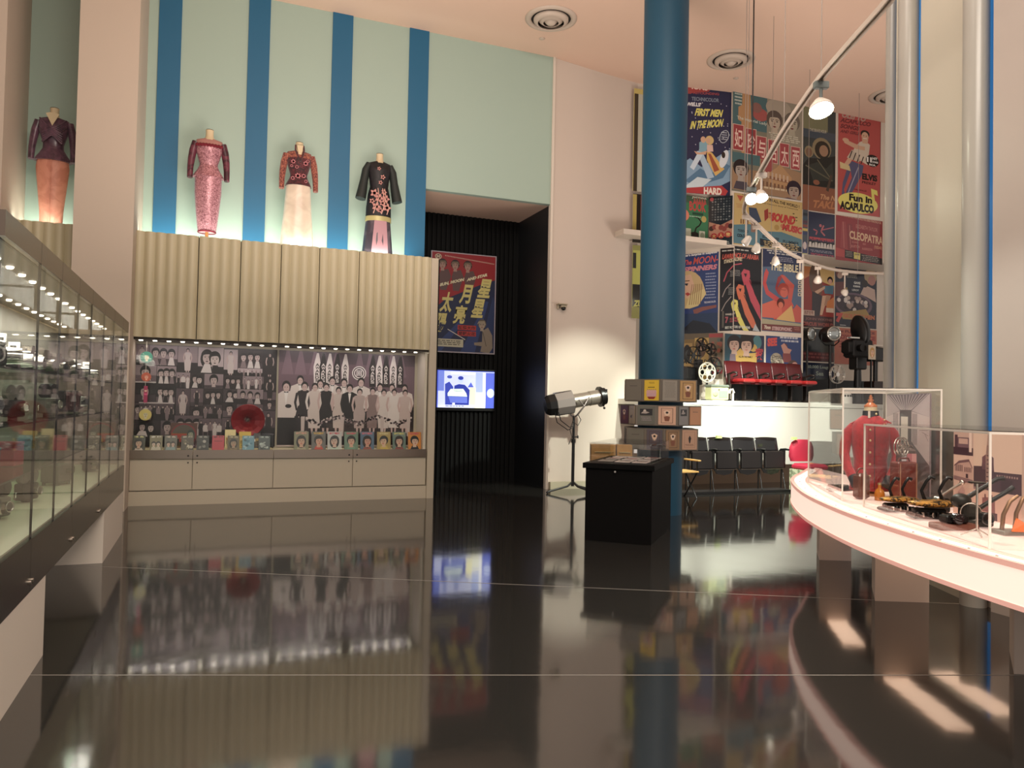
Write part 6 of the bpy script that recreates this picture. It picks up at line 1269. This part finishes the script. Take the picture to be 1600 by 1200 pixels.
b = MB(); b.cyl((0, 0, zt+.02), (0, 0, zt+.06), .03, n=10); b.build('neck', m_black, t)
# black tip-up seats on the floor
m_bseat = mat('black_ply_gloss', '#0e0e10', .22, coat=.5); m_pad = mat('black_vinyl_pad', '#171212', .45)
xs = [P(px, 700, Y=11.55).x for px in (1072, 1109, 1146, 1183, 1221)]; pitch = (xs[-1]-xs[0])/4
t = thing('cinema_chair_row', 'joined row of black tip-up cinema seats on the floor before the platform', 'cinema seats', (xs[0]-pitch, 11.55, 0))
for i in range(5):
    cx = pitch*(i+.5)
    bent_back(pitch*.97, .70, 1.0, .06, .07, m_bseat, t, .035, .016, 'backrest', cx)
    b = MB(); b.box((cx, -.10, .59), (pitch*.80, .07, .33), rx=-.05, bev=.02); b.build('tipped_seat', m_pad, t)
    b = MB(); b.box((cx, -.11, .425), (pitch*.8, .02, .012)); b.build('seat_edge', m_steel, t)
    b = MB(); b.slab([(-pitch*.42, .07), (-pitch*.3, -.02), (0, -.05), (pitch*.3, -.02), (pitch*.42, .07)], (cx, -.02, .36), (1, 0, 0), (0, 0, 1), .02); b.build('seat_shell', m_bseat, t)
for i in range(6):
    cx = pitch*i; b = MB(); b.box((cx, -.02, .60), (.05, .14, .34), bev=.01); b.tube([(cx, .02, .77), (cx, -.12, .785), (cx, -.20, .78)], [.022, .022, .016], 8); b.build('armrest', m_black, t)
    b = MB(); b.tube([(cx, 0, .44), (cx, 0, .05)], .012, 8); b.tube([(cx, -.02, .44), (cx-.07, -.20, .04)], .011, 8); b.build('leg', m_black, t)
b = MB(); b.box((pitch*2.5, -.06, .022), (pitch*5.1, .34, .04)); b.build('floor_rail', m_black, t)
for px in (1131,): 
    p = P(px, 683, Y=11.55); b = MB(); b.box((0, 0, 0), (.11, .045, .05)); tag(b.build('paper_note', mat('note_green', '#c8d890', .6), None, (p.x-.02, 11.672, 1.002)), 'pale green paper note on top of a black seat back', 'note')
# red chair and green striped cloth
p = P(1243, 720, Y=11.35); t = thing('upholstered_chair', 'red round-backed chair with pale striped skirt right of the black seats', 'chair', (p.x+.2, 11.42, 0))
b = MB(); b.loft([[Vector((x*w_*(1 if abs(x) < .9 else 1), y, z)) for x, y in ((-1, 0), (-.6, -.05), (0, -.07), (.6, -.05), (1, 0), (.6, .04), (0, .05), (-.6, .04))] for z, w_ in ((.56, .26), (.66, .30), (.82, .29), (.92, .24), (.97, .14))]); b.build('backrest', mat('crimson_velvet_chair', '#b02840', .6), t)
b = MB(); b.box((0, -.22, .47), (.48, .46, .12), bev=.04); b.build('seat', mat('crimson_velvet_chair'), t)
b = MB(); b.loft([[Vector((x*.26, -.22+y*.24, z)) for x, y in ((-1, -1), (0, -1.04), (1, -1), (1.04, 0), (1, 1), (0, 1.02), (-1, 1), (-1.04, 0))] for z in (.03, .25, .42)], smooth=False)
sk_ = b.build('skirt', fabric('green_stripe', '#7c8468', '#c0c4a4', 14, .8), t)
for x in (-.2, .2):
    for y in (-.42, -.02): b = MB(); b.cyl((x, y, 0), (x, y, .05), .02, n=8); b.build('leg', m_brown, t)
p = P(1240, 683, Y=11.35); b = MB(); b.box((0, 0, 0), (.11, .045, .05)); tag(b.build('paper_note', mat('note_green'), None, (p.x+.02, 11.36, .992)), 'pale green paper note on the red round-backed chair', 'note')
# wooden arm chair behind the black plinth
p = P(1072, 735, Y=11.2); t = thing('folding_chair', 'wooden armed folding chair half hidden behind the blue column', 'chair', (P(1062, 740, Y=11.0).x, 11.0, 0))
m_tan = mat('beech_wood', '#c49a5c', .45)
for x in (-.24, .24):
    b = MB(); b.box((x, -.02, .64), (.06, .42, .025), bev=.006); b.build('armrest', m_tan, t)
    b = MB(); b.tube([(x, -.16, .0), (x, .2, .44), (x, .2, .63)], .014, 8); b.tube([(x, .2, .0), (x, -.16, .44), (x, -.16, .63)], .014, 8); b.build('leg_frame', m_black, t)
b = MB(); b.box((0, 0, .45), (.50, .4, .03), bev=.006); b.build('seat', m_tan, t); b = MB(); b.box((0, .2, .78), (.5, .02, .18), bev=.004); b.build('backrest', m_bseat, t)
for x in (-.24, .24): b = MB(); b.cyl((x, .2, .65), (x, .2, .86), .012, n=8); b.build('back_post', m_black, t)
# ================================================================ RECESS: FRAMED POSTER AND SCREEN
YR = 14.19
A0, B0 = P(672, 470, Y=YR), P(774.5, 470, Y=YR); zt, zb = P(774, 400.5, Y=YR).z, P(774, 554, Y=YR).z
A_ = Art(B0.x-A0.x, zt-zb, (95, 470, 540, 1175), '#8c2026', .02, edge='#b8b0b4')
A_.poly([(95, 900), (200, 800), (420, 690), (540, 640), (540, 1175), (95, 1175)], '#1c2444').poly([(95, 1175), (300, 940), (330, 940), (170, 1175)], '#2c3c6c').poly([(300, 1175), (470, 800), (490, 800), (400, 1175)], '#2c3c6c').poly([(430, 1175), (520, 760), (535, 800), (520, 1175)], '#26345c')
for x in (150, 235, 320): A_.poly([(x, 640), (x+12, 600), (x+60, 590), (x+80, 640), (x+50, 740), (x+10, 740)], '#5c4442').face(x+22, 560, 30, '#9c7c70', '#2a1a1a', 0, lip='#7c3c38').poly([(x-8, 560), (x+2, 535), (x+40, 533), (x+52, 556), (x+20, 545)], '#6c5c4c')
A_.blob(143, 508, 22, 20, '#c8b8a0').blob(143, 508, 17, 15, '#5c2c28').text('M', 132, 498, 154, 518, '#c8b8a0', .05)
for k in range(34): A_.rect(188+k*10, 494+k*.9, 193+k*10, 502+k*.9, '#c0a898')
A_.text('SUN, MOON', 155, 695, 316, 722, '#d0c8a8', .07, 4, 52).text('AND STAR', 336, 645, 478, 668, '#d0c8a8', .07, 4, 50)
for (ch, x0, y0, x1, y1) in (('星', 412, 640, 515, 775), ('月', 290, 690, 380, 828), ('星', 372, 785, 470, 920), ('太', 160, 752, 256, 895), ('亮', 250, 838, 345, 972), ('陽', 132, 902, 212, 1035)):
    A_.text(ch, x0-6, y0, x1-22, y1, '#c8be78', .035, 26)
for (ch, y0) in (('熾情大作', 978), ('愛戰火花', 1020)): A_.rect(282, y0, 408, y0+34, '#a83430').text(ch, 288, y0+4, 402, y0+30, '#3c1418', .02)
A_.line([(215, 1012), (335, 1080)], 5, '#c8c4b8').rect(108, 1080, 322, 1135, '#b8b49c').lines(118, 1090, 312, 1128, 3, '#4c4840', .45, 3)
A_.poly([(452, 1010), (490, 985), (520, 1040), (525, 1130), (500, 1170), (440, 1160), (448, 1120), (398, 1115), (396, 1098), (450, 1090)], '#857a6c').face(448, 968, 30, '#9c9080', '#5c5448', 0).poly([(414, 965), (425, 944), (465, 940), (476, 970), (440, 952)], '#948a78').line([(455, 1020), (480, 1120)], 4, '#4c443c')
for (a, b_, c, d) in ((95, 470, 540, 477), (95, 1167, 540, 1175), (95, 470, 102, 1175), (533, 470, 540, 1175)): A_.rect(a, b_, c, d, '#a49ca4')
ob = A_.put('film_poster', (A0.x, YR, zb), 0, 'large framed red and navy war film poster with slanting yellow characters in the dark recess', 'film poster')
# television
a, b_ = P(676, 610, Y=14.12), P(772, 610, Y=14.12); zt, zb = P(771, 581, Y=14.12).z, P(771, 638, Y=14.12).z; cx = (a.x+b_.x)/2; Wt, Ht = b_.x-a.x, zt-zb
t = thing('television_screen', 'wall television showing a blue-white picture of people holding a box, in the dark recess', 'television', (cx, 14.12, zb))
b = MB(); b.box((0, .03, Ht/2-.01), (Wt+.05, .05, Ht+.10), bev=.006); b.build('bezel', mat('tv_black', '#08080a', .3), t)
b = MB(); b.box((0, .078, Ht/2), (.3, .05, .2)); b.build('wall_bracket', m_black, t)
A_ = Art(Wt, Ht, (95, 180, 515, 450), '#5468d8', .002, .0002)
A_.rect(130, 185, 515, 450, '#c8d0f4').rect(95, 180, 130, 450, '#4450b8').rect(385, 190, 515, 335, '#a0b0ec').rect(385, 335, 515, 450, '#f0f0dc').rect(455, 190, 515, 450, '#5464c8').blob(490, 340, 26, 34, '#c0ccf4').rect(435, 190, 453, 450, '#f4f4f8').rect(345, 300, 386, 450, '#f4efc0')
A_.rect(130, 185, 170, 330, '#7080d0').poly([(180, 440), (176, 280), (205, 262), (232, 300), (230, 440)], '#3c48a8').blob(206, 240, 16, 20, '#c8d4f8').blob(206, 228, 17, 12, '#4c58b0').poly([(225, 440), (240, 290), (270, 278), (310, 282), (345, 320), (340, 440)], '#303c98').blob(282, 250, 18, 24, '#b8c8f4').blob(282, 234, 19, 14, '#3440a0').poly([(330, 300), (352, 262), (372, 300)], '#5464c4').blob(345, 250, 13, 16, '#c8d4f8')
A_.poly([(195, 345), (215, 315), (300, 312), (322, 345), (328, 368), (196, 366)], '#e0f0e0').poly([(200, 368), (328, 370), (330, 415), (215, 415)], '#6474cc').lines(235, 322, 300, 338, 2, '#8ca0b4', .5).rect(228, 415, 245, 445, '#f0f4fc').rect(215, 190, 380, 208, '#e8ecfc').rect(130, 430, 380, 450, '#d8e0fc')
A_.lines(180, 436, 320, 446, 1, '#303c98', .5)
A_.put('picture', (-Wt/2, -.003, 0), parent=t, m=print_mat('screen_picture', .2, emit=1.0))
# ================================================================ CARD TIERS ROUND THE COLUMN
CX, CY = 6.11, 9.53
m_rack = mat('rack_grey_board', '#6c645a', .6)
tiers = [(1.61, 1.925, .0), (1.275, 1.56, .42), (.93, 1.235, .1)]
NV = 12
def rackpts(ph, ro=.58, ri=.48): return [((ro if i % 2 == 0 else ri)*math.cos(ph+2*PI*i/NV), (ro if i % 2 == 0 else ri)*math.sin(ph+2*PI*i/NV)) for i in range(NV)]
cards = {0: [('#4a4444', 'dark grey programme with a reclining figure', 'd'), ('#6c665c', 'narrow grey programme', 'p'), ('#d8b83c', 'bright yellow programme with dancers', 'y'), ('#8f877a', 'plain grey-beige text sheet', 't'), ('#b08c5c', 'tan programme showing a strongman figure', 'f')],
         1: [('#5a3440', 'maroon programme', 'f'), ('#a09078', 'beige programme with a small black horse', 'h'), ('#5c5a50', 'dark greenish programme with a couple', 'd'), ('#c8a088', 'pink programme with a medallion', 'f'), ('#84807a', 'grey programme with a torn black border', 'd'), ('#c08c68', 'plain orange-tan programme', 'p')],
         2: [('#4c4846', 'dark programme with a black picture', 'd'), ('#6c685e', 'narrow plain grey programme', 'p'), ('#5c545c', 'mauve-grey patterned programme', 'f'), ('#8c6c4c', 'brown programme with a frame line', 'f'), ('#b8937a', 'pinkish tan programme with a black leaf shape', 'l')]}
rk = thing('card_rack', 'three-tier folded rack of programmes wrapped around the blue column', 'rack', (CX, CY, 0))
toward = math.atan2(-CY, -CX)
for ti, (z0, z1, ph) in enumerate(tiers):
    pts = rackpts(ph+toward); inner = [(x*.9, y*.9) for x, y in pts]; k = MB(); n = NV
    vs_ = [(x, y, z) for (x, y) in pts for z in (z0, z1)]+[(x, y, z) for (x, y) in inner for z in (z0, z1)]; fs = []
    for i in range(n):
        j = (i+1) % n; a0, a1, b0, b1 = 2*i, 2*i+1, 2*j, 2*j+1; q = 2*n; fs += [[a0, b0, b1, a1], [q+a0, q+a1, q+b1, q+b0], [a1, b1, q+b1, q+a1], [a0, q+a0, q+b0, b0]]
    k.add(vs_, fs); k.build('folded_tier', m_rack, rk)
    k = MB(); k.lathe([(.345, z0+.02), (.42, z0+.02), (.42, z0+.04), (.345, z0+.04), (.345, z0+.02)], n=32, caps=False); k.build('support_ring', m_rack, rk)
    # faces turned to the visitor, left to right
    vis = []
    for i in range(n):
        a, b_ = Vector(pts[i]), Vector(pts[(i+1) % n]); mid = (a+b_)/2; nr = mid.normalized()
        ang = math.atan2(mid.y, mid.x)-toward; ang = (ang+PI) % (2*PI)-PI
        if abs(ang) < 1.45: vis.append((ang, a, b_))
    vis.sort(key=lambda v: v[0]); lst = cards[ti]; m0 = max(0, (len(vis)-len(lst))//2); vis = vis[m0:m0+len(lst)]
    for (ang, a, b_), (bgc, lb, kd) in zip(vis, lst):
        d = (b_-a); L = d.length; u = d.normalized(); nrm = Vector((u.y, -u.x))
        w_ = L-.05; h_ = z1-z0-.03; A_ = Art(w_, h_, (0, 0, 100, 150), bgc, .006, .0003); ink = '#2a2220'
        if kd == 'd': A_.rect(14, 22, 86, 76, '#171214').poly([(20, 60), (40, 34), (52, 44), (70, 52), (50, 62)], '#9c9088').blob(42, 36, 8, 8, '#b8aca0').lines(20, 88, 80, 125, 3, '#8c8084', .4)
        elif kd == 'y':
            A_.lines(30, 14, 72, 30, 2, '#8c6c20', .5).lines(25, 50, 75, 60, 1, ink, .6)
            for q in range(5): A_.person(24+q*13, 66, 62, '#c8a0a8', '#6c2c2c', '#e0b8a0', ink, True, 1.3)
            A_.poly([(20, 122), (80, 122), (68, 140), (32, 140)], '#8c3028')
        elif kd == 't': A_.lines(12, 14, 88, 130, 14, '#6c645a', .3, 3)
        elif kd == 'h': A_.lines(20, 20, 80, 36, 2, '#7c6c5c', .4).poly([(22, 92), (30, 78), (48, 80), (58, 70), (62, 78), (54, 90), (54, 104), (46, 104), (34, 94), (28, 104)], ink).rect(48, 110, 50, 140, ink)
        elif kd == 'l': A_.rect(14, 14, 86, 136, '#8c6c58').rect(16, 16, 84, 134, bgc).poly([(50, 42), (60, 62), (54, 96), (50, 104), (45, 92), (41, 62)], ink).lines(20, 108, 80, 126, 2, '#6c4c3c', .4)
        elif kd == 'f': A_.rect(16, 14, 84, 136, '#4c3a30').rect(19, 17, 81, 133, bgc).poly([(30, 40), (50, 30), (70, 40), (62, 70), (50, 78), (38, 70)], '#d8bca4').poly([(32, 84), (50, 78), (68, 84), (62, 120), (38, 120)], '#7c4c38').blob(50, 50, 8, 9, ink)
        else: A_.lines(24, 40, 76, 50, 1, '#4c4440', .5)
        loc = Vector((CX, CY))+a+u*.025+nrm*.010; rz = math.atan2(u.y, u.x)
        tag(A_.build('film_programme', print_mat(), None, (loc.x, loc.y, z0+.015), rz), lb+', on the '+['top', 'middle', 'lowest'][ti]+' tier', 'programme', 'programmes on the column rack')
# ================================================================ BLACK PLINTH WITH GLASS BOX
pl = thing('display_plinth', 'large black display plinth before the blue column, low glass box on top', 'plinth', (4.59, 7.29, 0), math.atan2(-.670, .742))
# local x runs along the front to the right, y to the back; origin at the front right corner
m_bp = mat('black_plinth', '#090808', .65, spec=.08); m_bt = mat('black_plinth_top', '#050505', .6, spec=.1)
b = MB(); b.box((-.39, .70, .42), (.76, 1.38, .84)); b.build('body', m_bp, pl)
b = MB(); b.box((-.39, .70, .855), (.82, 1.44, .06), bev=.004); b.build('cap', m_bt, pl)
b = MB(); b.cyl((-.42, -.02, .80), (-.42, -.03, .80), .012, n=12); b.build('lock', m_chr, pl)
for nm, c, s in (('glass_pane', (-.39, .05, 1.0), (.70, .006, .22)), ('glass_pane', (-.39, 1.35, 1.0), (.70, .006, .22)), ('glass_pane', (-.74, .70, 1.0), (.006, 1.29, .22)), ('glass_pane', (-.04, .70, 1.0), (.006, 1.29, .22)), ('glass_lid', (-.39, .70, 1.113), (.71, 1.31, .005))):
    b = MB(); b.box(c, s); b.build(nm, m_cgl, pl)
rn = random.Random(12); R_ = Matrix.Rotation(math.atan2(-.670, .742), 3, 'Z')
for i in range(9):
    x, y = -.69+(i % 3)*.20, .25+(i//3)*.38; v = R_ @ Vector((x, y, 0))
    A_ = Art(.17, .26, (0, 0, 100, 140), rn.choice(['#e8dcd4', '#c8c0bc', '#d8c8c0', '#8c8480']), .006); A_.rect(12, 14, 88, 74, rn.choice(['#3c3434', '#6c5c58', '#8c3c3c'])).lines(12, 84, 88, 128, 4, '#3c3430', .4, i)
    o_ = A_.build('photo_leaflet', print_mat(), None, (4.59+v.x, 7.29+v.y, .895)); o_.rotation_euler = (-PI/2+.0, 0, math.atan2(-.670, .742)+rn.uniform(-.06, .06))
    tag(o_, ['left', 'middle', 'right'][i % 3]+' leaflet in the '+['front', 'centre', 'back'][i//3]+' row under the glass of the black plinth', 'leaflet', 'leaflets under the plinth glass')
# wooden boxes seen behind the plinth
for px0, px1, lb in ((926, 964, 'left of two light wooden boxes behind the black plinth'), (966, 990, 'right of two light wooden boxes behind the black plinth')):
    a, b_ = Vector(LD(*[(px0-800)/FPX*10.3, 10.3])), Vector(LD(*[(px1-800)/FPX*10.3, 10.3])); zt = 1.55-(694-632)*10.3/FPX
    t = thing('wooden_box', lb, 'box', ((a.x+b_.x)/2, (a.y+b_.y)/2, 0), FACING); L = (b_-a).length
    b = MB(); b.box((0, .1, zt/2), (L, .18, zt), bev=.006); b.build('body', mat('light_wood', '#b08648', .45, noise=.15, nscale=12), t); b = MB(); b.box((0, -.0, zt-.10), (L*.7, .02, .012)); b.build('handle_bar', m_brass, t)
# ================================================================ STUDIO FOLLOW SPOT
LX, LY = 5.93, 12.0
t = thing('studio_spotlight', 'old silver studio spotlight with a ribbed body on a black stand by the white wall', 'studio lamp', (LX, LY, 0))
hz = 1.60; ax = Vector((.93, -.10, .17)).normalized(); side = Vector((ax.y, -ax.x, 0)).normalized(); up = side.cross(ax) if side.cross(ax).z > 0 else -side.cross(ax)
ctr = Vector((-.02, 0, hz)); m_sil = mat('aged_silver', '#a79f94', .32, .7); m_sil2 = mat('grey_body', '#8c8480', .38, .3)
def octo(c, w_, h_, k=.35): return [c+side*x*w_+up*z*h_ for x, z in ((-1, -k), (-1, k), (-k, 1), (k, 1), (1, k), (1, -k), (k, -1), (-k, -1))]
b = MB(); b.loft([octo(ctr-ax*.34, .15, .18), octo(ctr-ax*.02, .165, .20)], smooth=False); b.build('lamp_house', m_sil2, t)
b = MB(); b.loft([octo(ctr-ax*.52, .10, .13), octo(ctr-ax*.46, .14, .175), octo(ctr-ax*.335, .155, .185)], smooth=False); b.build('rear_cap', m_black, t)
for s in (1, -1):
    for k in range(10): b = MB(); c = ctr-ax*(.32-.03*k)+up*s*.195; b.tube([c-side*.07, c+side*.07], .008, 6); b.build('cooling_fin', m_chr if s > 0 else m_black, t)
b = MB(); b.cyl(ctr-ax*.02, ctr+ax*.30, .125, .125, 28); b.cyl(ctr+ax*.30, ctr+ax*.31, .133, .133, 28); b.cyl(ctr+ax*.31, ctr+ax*.50, .13, .13, 28); b.build('barrel', m_sil, t)
b = MB(); b.cyl(ctr+ax*.49, ctr+ax*.54, .18, .18, 30); b.cyl(ctr+ax*.54, ctr+ax*.60, .15, .15, 30); b.box(tuple(ctr+ax*.61), (.03, .12, .24), rz=-.1); b.build('front_ring', m_black, t)
b = MB(); b.ell(tuple(ctr+ax*.60), (.02, .11, .11), 18, 10); b.build('lens', m_lens, t); b = MB(); b.ell(tuple(ctr+ax*.56-up*.21), .022, 12, 8); b.cyl(ctr+ax*.56-up*.14, ctr+ax*.56-up*.2, .006, n=6); b.build('knob', m_black, t)
fr_ = Vector((0, -.19, 0)); b = MB(); b.tube([ctr+ax*.02+fr_+up*.03, ctr+ax*.10+fr_-up*.10, ctr+ax*.22+fr_+up*.05], .014, 8); b.tube([ctr+ax*.10+fr_-up*.10, Vector((0, -.12, hz-.24)), Vector((0, 0, hz-.28))], .016, 8); b.tube([ctr+ax*.10+up*0-fr_, Vector((0, .12, hz-.24)), Vector((0, 0, hz-.28))], .016, 8); b.build('yoke', m_sil2, t)
b = MB(); b.cyl((0, 0, .12), (0, 0, hz-.26), .022, n=14); b.cyl((0, 0, .12), (0, 0, .9), .028, n=14); b.cyl((.0, 0, .88), (.0, 0, .94), .038, n=14); b.cyl((0, 0, .98), (.07, -.02, .98), .012, n=8); b.ell((.075, -.02, .98), (.012, .02, .03), 10, 6); b.build('stand_pole', m_black, t)
for k, a in enumerate((PI, -.15, -1.0)): b = MB(); b.tube([(0, 0, .20), (.10*math.cos(a), .10*math.sin(a), .12), (.48*math.cos(a), .48*math.sin(a), .03)], .018, 8); b.ell((.48*math.cos(a), .48*math.sin(a), .022), (.025, .025, .022), 10, 6); b.build('stand_leg', m_black, t)
for k, (x, dz) in enumerate(((-.35, .30), (-.28, .25))):
    b = MB(); b.tube([(x-.05, -.05, hz-.16), (x, -.06, hz-.16-dz*.7), (x*.4, -.06, hz-.2-dz), (-.03, -.05, hz-.30-dz*.5), (-.02, -.03, hz-.25)], .008, 6); b.build('cable', m_black, t)
b = MB(); b.tube([(-.02, -.03, hz-.3), (-.10, -.06, hz-.5), (-.06, -.06, hz-.62), (-.12, -.06, hz-.75)], .006, 6); b.build('cable', m_black, t)
b = MB(); b.tube([(.05, -.05, hz-.22), (.11, -.06, hz-.32), (.06, -.05, hz-.42), (-.04, -.05, hz-.36), (-.02, -.04, hz-.25)], .007, 6); b.build('cable', m_black, t)
# security camera on the white wall
p = P(878, 478, Y=12.70); t = thing('security_camera', 'small white bracket camera with a black dome on the white wall', 'security camera', (p.x, 12.63, p.z))
b = MB(); b.box((-.03, .02, .02), (.18, .16, .02), bev=.004); b.box((.0, .02, -.015), (.12, .10, .045), bev=.01); b.box((-.10, .03, -.02), (.02, .04, .09)); b.build('bracket', mat('camera_ivory', '#a59a84', .4), t)
b = MB(); b.ell((.0, .0, -.055), (.045, .045, .04), 18, 10); b.build('dome', mat('dome_black', '#060606', .05), t)
# ================================================================ HANGING TRACK AND SPOTLIGHTS
ZR = 4.3
rail_px = [(1440, -70), (1390, 0), (1335, 62), (1283, 122), (1252, 165), (1225, 205), (1200, 248), (1180, 285), (1167, 312), (1163, 328), (1168, 338), (1182, 350), (1205, 372), (1230, 393), (1262, 409), (1300, 421), (1340, 426), (1377, 428), (1400, 429)]
pts = [Vector(P(x, y, Z=ZR)) for x, y in rail_px]
m_rail = mat('track_white', '#b9ada0', .4)
t = thing('track_rail', 'white curved lighting track hung on wires beneath the ceiling', 'lighting track', tuple(pts[3])); O3 = pts[3].copy()
sp = []
for i in range(len(pts)-1):
    p0, p1, p2, p3 = [pts[min(max(i+k, 0), len(pts)-1)] for k in (-1, 0, 1, 2)]
    for j in range(4): q = j/4; sp.append(.5*((2*p1)+(-p0+p2)*q+(2*p0-5*p1+4*p2-p3)*q*q+(-p0+3*p1-3*p2+p3)*q**3)-O3)
b = MB()
for s, w_ in ((-.022, .008), (.022, .008)):
    ln = []
    for i, p in enumerate(sp):
        d = (sp[min(i+1, len(sp)-1)]-sp[max(i-1, 0)]).normalized(); ln.append(p+Vector((-d.y, d.x, 0))*s)
    vs_ = [(p.x, p.y, p.z+z) for p in ln for z in (-.02, .02)]
    n = len(ln); th = [Vector((-(sp[min(i+1, n-1)]-sp[max(i-1, 0)]).normalized().y, (sp[min(i+1, n-1)]-sp[max(i-1, 0)]).normalized().x, 0))*w_ for i in range(n)]
    vs_ += [(p.x+h.x, p.y+h.y, p.z+z) for p, h in zip(ln, th) for z in (-.02, .02)]; fs = []
    for i in range(n-1): a, c, q = 2*i, 2*i+2, 2*n; fs += [[a, c, c+1, a+1], [q+a, q+a+1, q+c+1, q+c], [a+1, c+1, q+c+1, q+a+1], [a, q+a, q+c, c]]
    b.add(vs_, fs)
b.tube([p+Vector((0, 0, .018)) for p in sp], .020, 4, smooth=False); b.build('track_profile', m_rail, t)
for k in (3, 5, 8, 9, 12, 14, 16):
    p = pts[k]-O3; b = MB(); b.cyl((p.x, p.y, .02), (p.x, p.y, HC-ZR), .004, n=6); b.build('wire', mat('wire_grey', '#8a8078', .5), t)
p = Vector(P(1167, 312, Z=ZR)); b = MB(); b.cyl((0, 0, .02), (0, 0, HC-ZR-.02), .009, n=8); tag(b.build('power_cable', m_black, None, tuple(p+Vector((.05, -.03, 0)))), 'thin black power cable dropping from the ceiling to the track', 'cable')
m_hot = mat('lamp_glare', '#ffffff', .3, emit=60, ecol='#fbffe0'); m_warm = mat('lamp_on', '#ffffff', .3, emit=25, ecol='#fff6dc'); m_off = mat('lamp_reflector', '#c8c4bc', .2, .6)
def head(px, py, lab, aim, r=.06, m_=m_warm, drop=.22, power=0, ang=50, col=(1, .95, .82)):
    p = Vector(P(px, py, Z=ZR)); t = thing('track_spotlight', lab, 'spotlight', (p.x, p.y, ZR))
    d = (Vector(aim)-Vector((p.x, p.y, ZR-drop))).normalized(); c = Vector((0, 0, -drop))
    b = MB(); b.box((0, 0, -.05), (.05, .12, .06), math.atan2(d.y, d.x), bev=.006); b.cyl((0, 0, -.08), (0, 0, -drop+.02), .014, n=10); b.build('adapter', m_rail if m_ is not m_hot else mat('track_grey', '#5c6462', .4), t)
    b = MB(); b.lathe([(.02, -.10), (.04, -.08), (r*.9, -.01), (r, .03), (r*.96, .03), (r*.85, -.005), (.02, -.06)], tuple(c), 24, axis=tuple(d)); b.build('shade', mat('shade_white', '#d8d0c4', .35), t)
    b = MB(); b.ell(tuple(c+d*.01), r*.78, 18, 10); b.build('bulb', m_, t)
    if power: light('spot_beam', 'SPOT', tuple(p+Vector((0, 0, -drop))+d*(r+.03)), power, col, aim, .06, None, ang, .6)
head(1283, 124, 'brightest spotlight on the track, glaring above the lit counter', (4.2, 3.6, .9), .10, m_hot, .24, 260, 100, (1, 1, .9))
head(1174, 290, 'glaring spotlight hanging lowest at the track bend', (3.6, 3.2, .8), .075, m_hot, .16, 120, 50, (.98, 1, .86))
head(1190, 267, 'spotlight beside the glaring one at the track bend', (5.2, 5.2, .8), .075, m_warm, .30, 120, 50, (.98, 1, .86))
head(1166, 334, 'small spotlight turned toward the white wall below the bend', (6.6, 12.8, .7), .06, m_warm, .40, 950, 56, (.95, 1, .86))
head(1182, 350, 'spotlight pointing down in the far run of the track', (8.6, 12.0, .8), .07, m_warm, .38, 1000, 62, (.95, 1, .88))
head(1212, 379, 'white spotlight in the far run, before the muscular man poster', (10.4, 12.0, .9), .07, m_warm, .32, 850, 62, (.95, 1, .88))
head(1250, 404, 'unlit white spotlight in the far run, between two posters', (11.5, 13, 2.5), .07, m_off, .32, 0)
head(1278, 415, 'unlit white spotlight before the red circus poster', (12, 13, 2.0), .08, m_off, .28, 0)
head(1320, 424, 'last visible unlit white spotlight, before the seven poster', (12.5, 13.3, 5.9), .07, m_off, .42, 0)
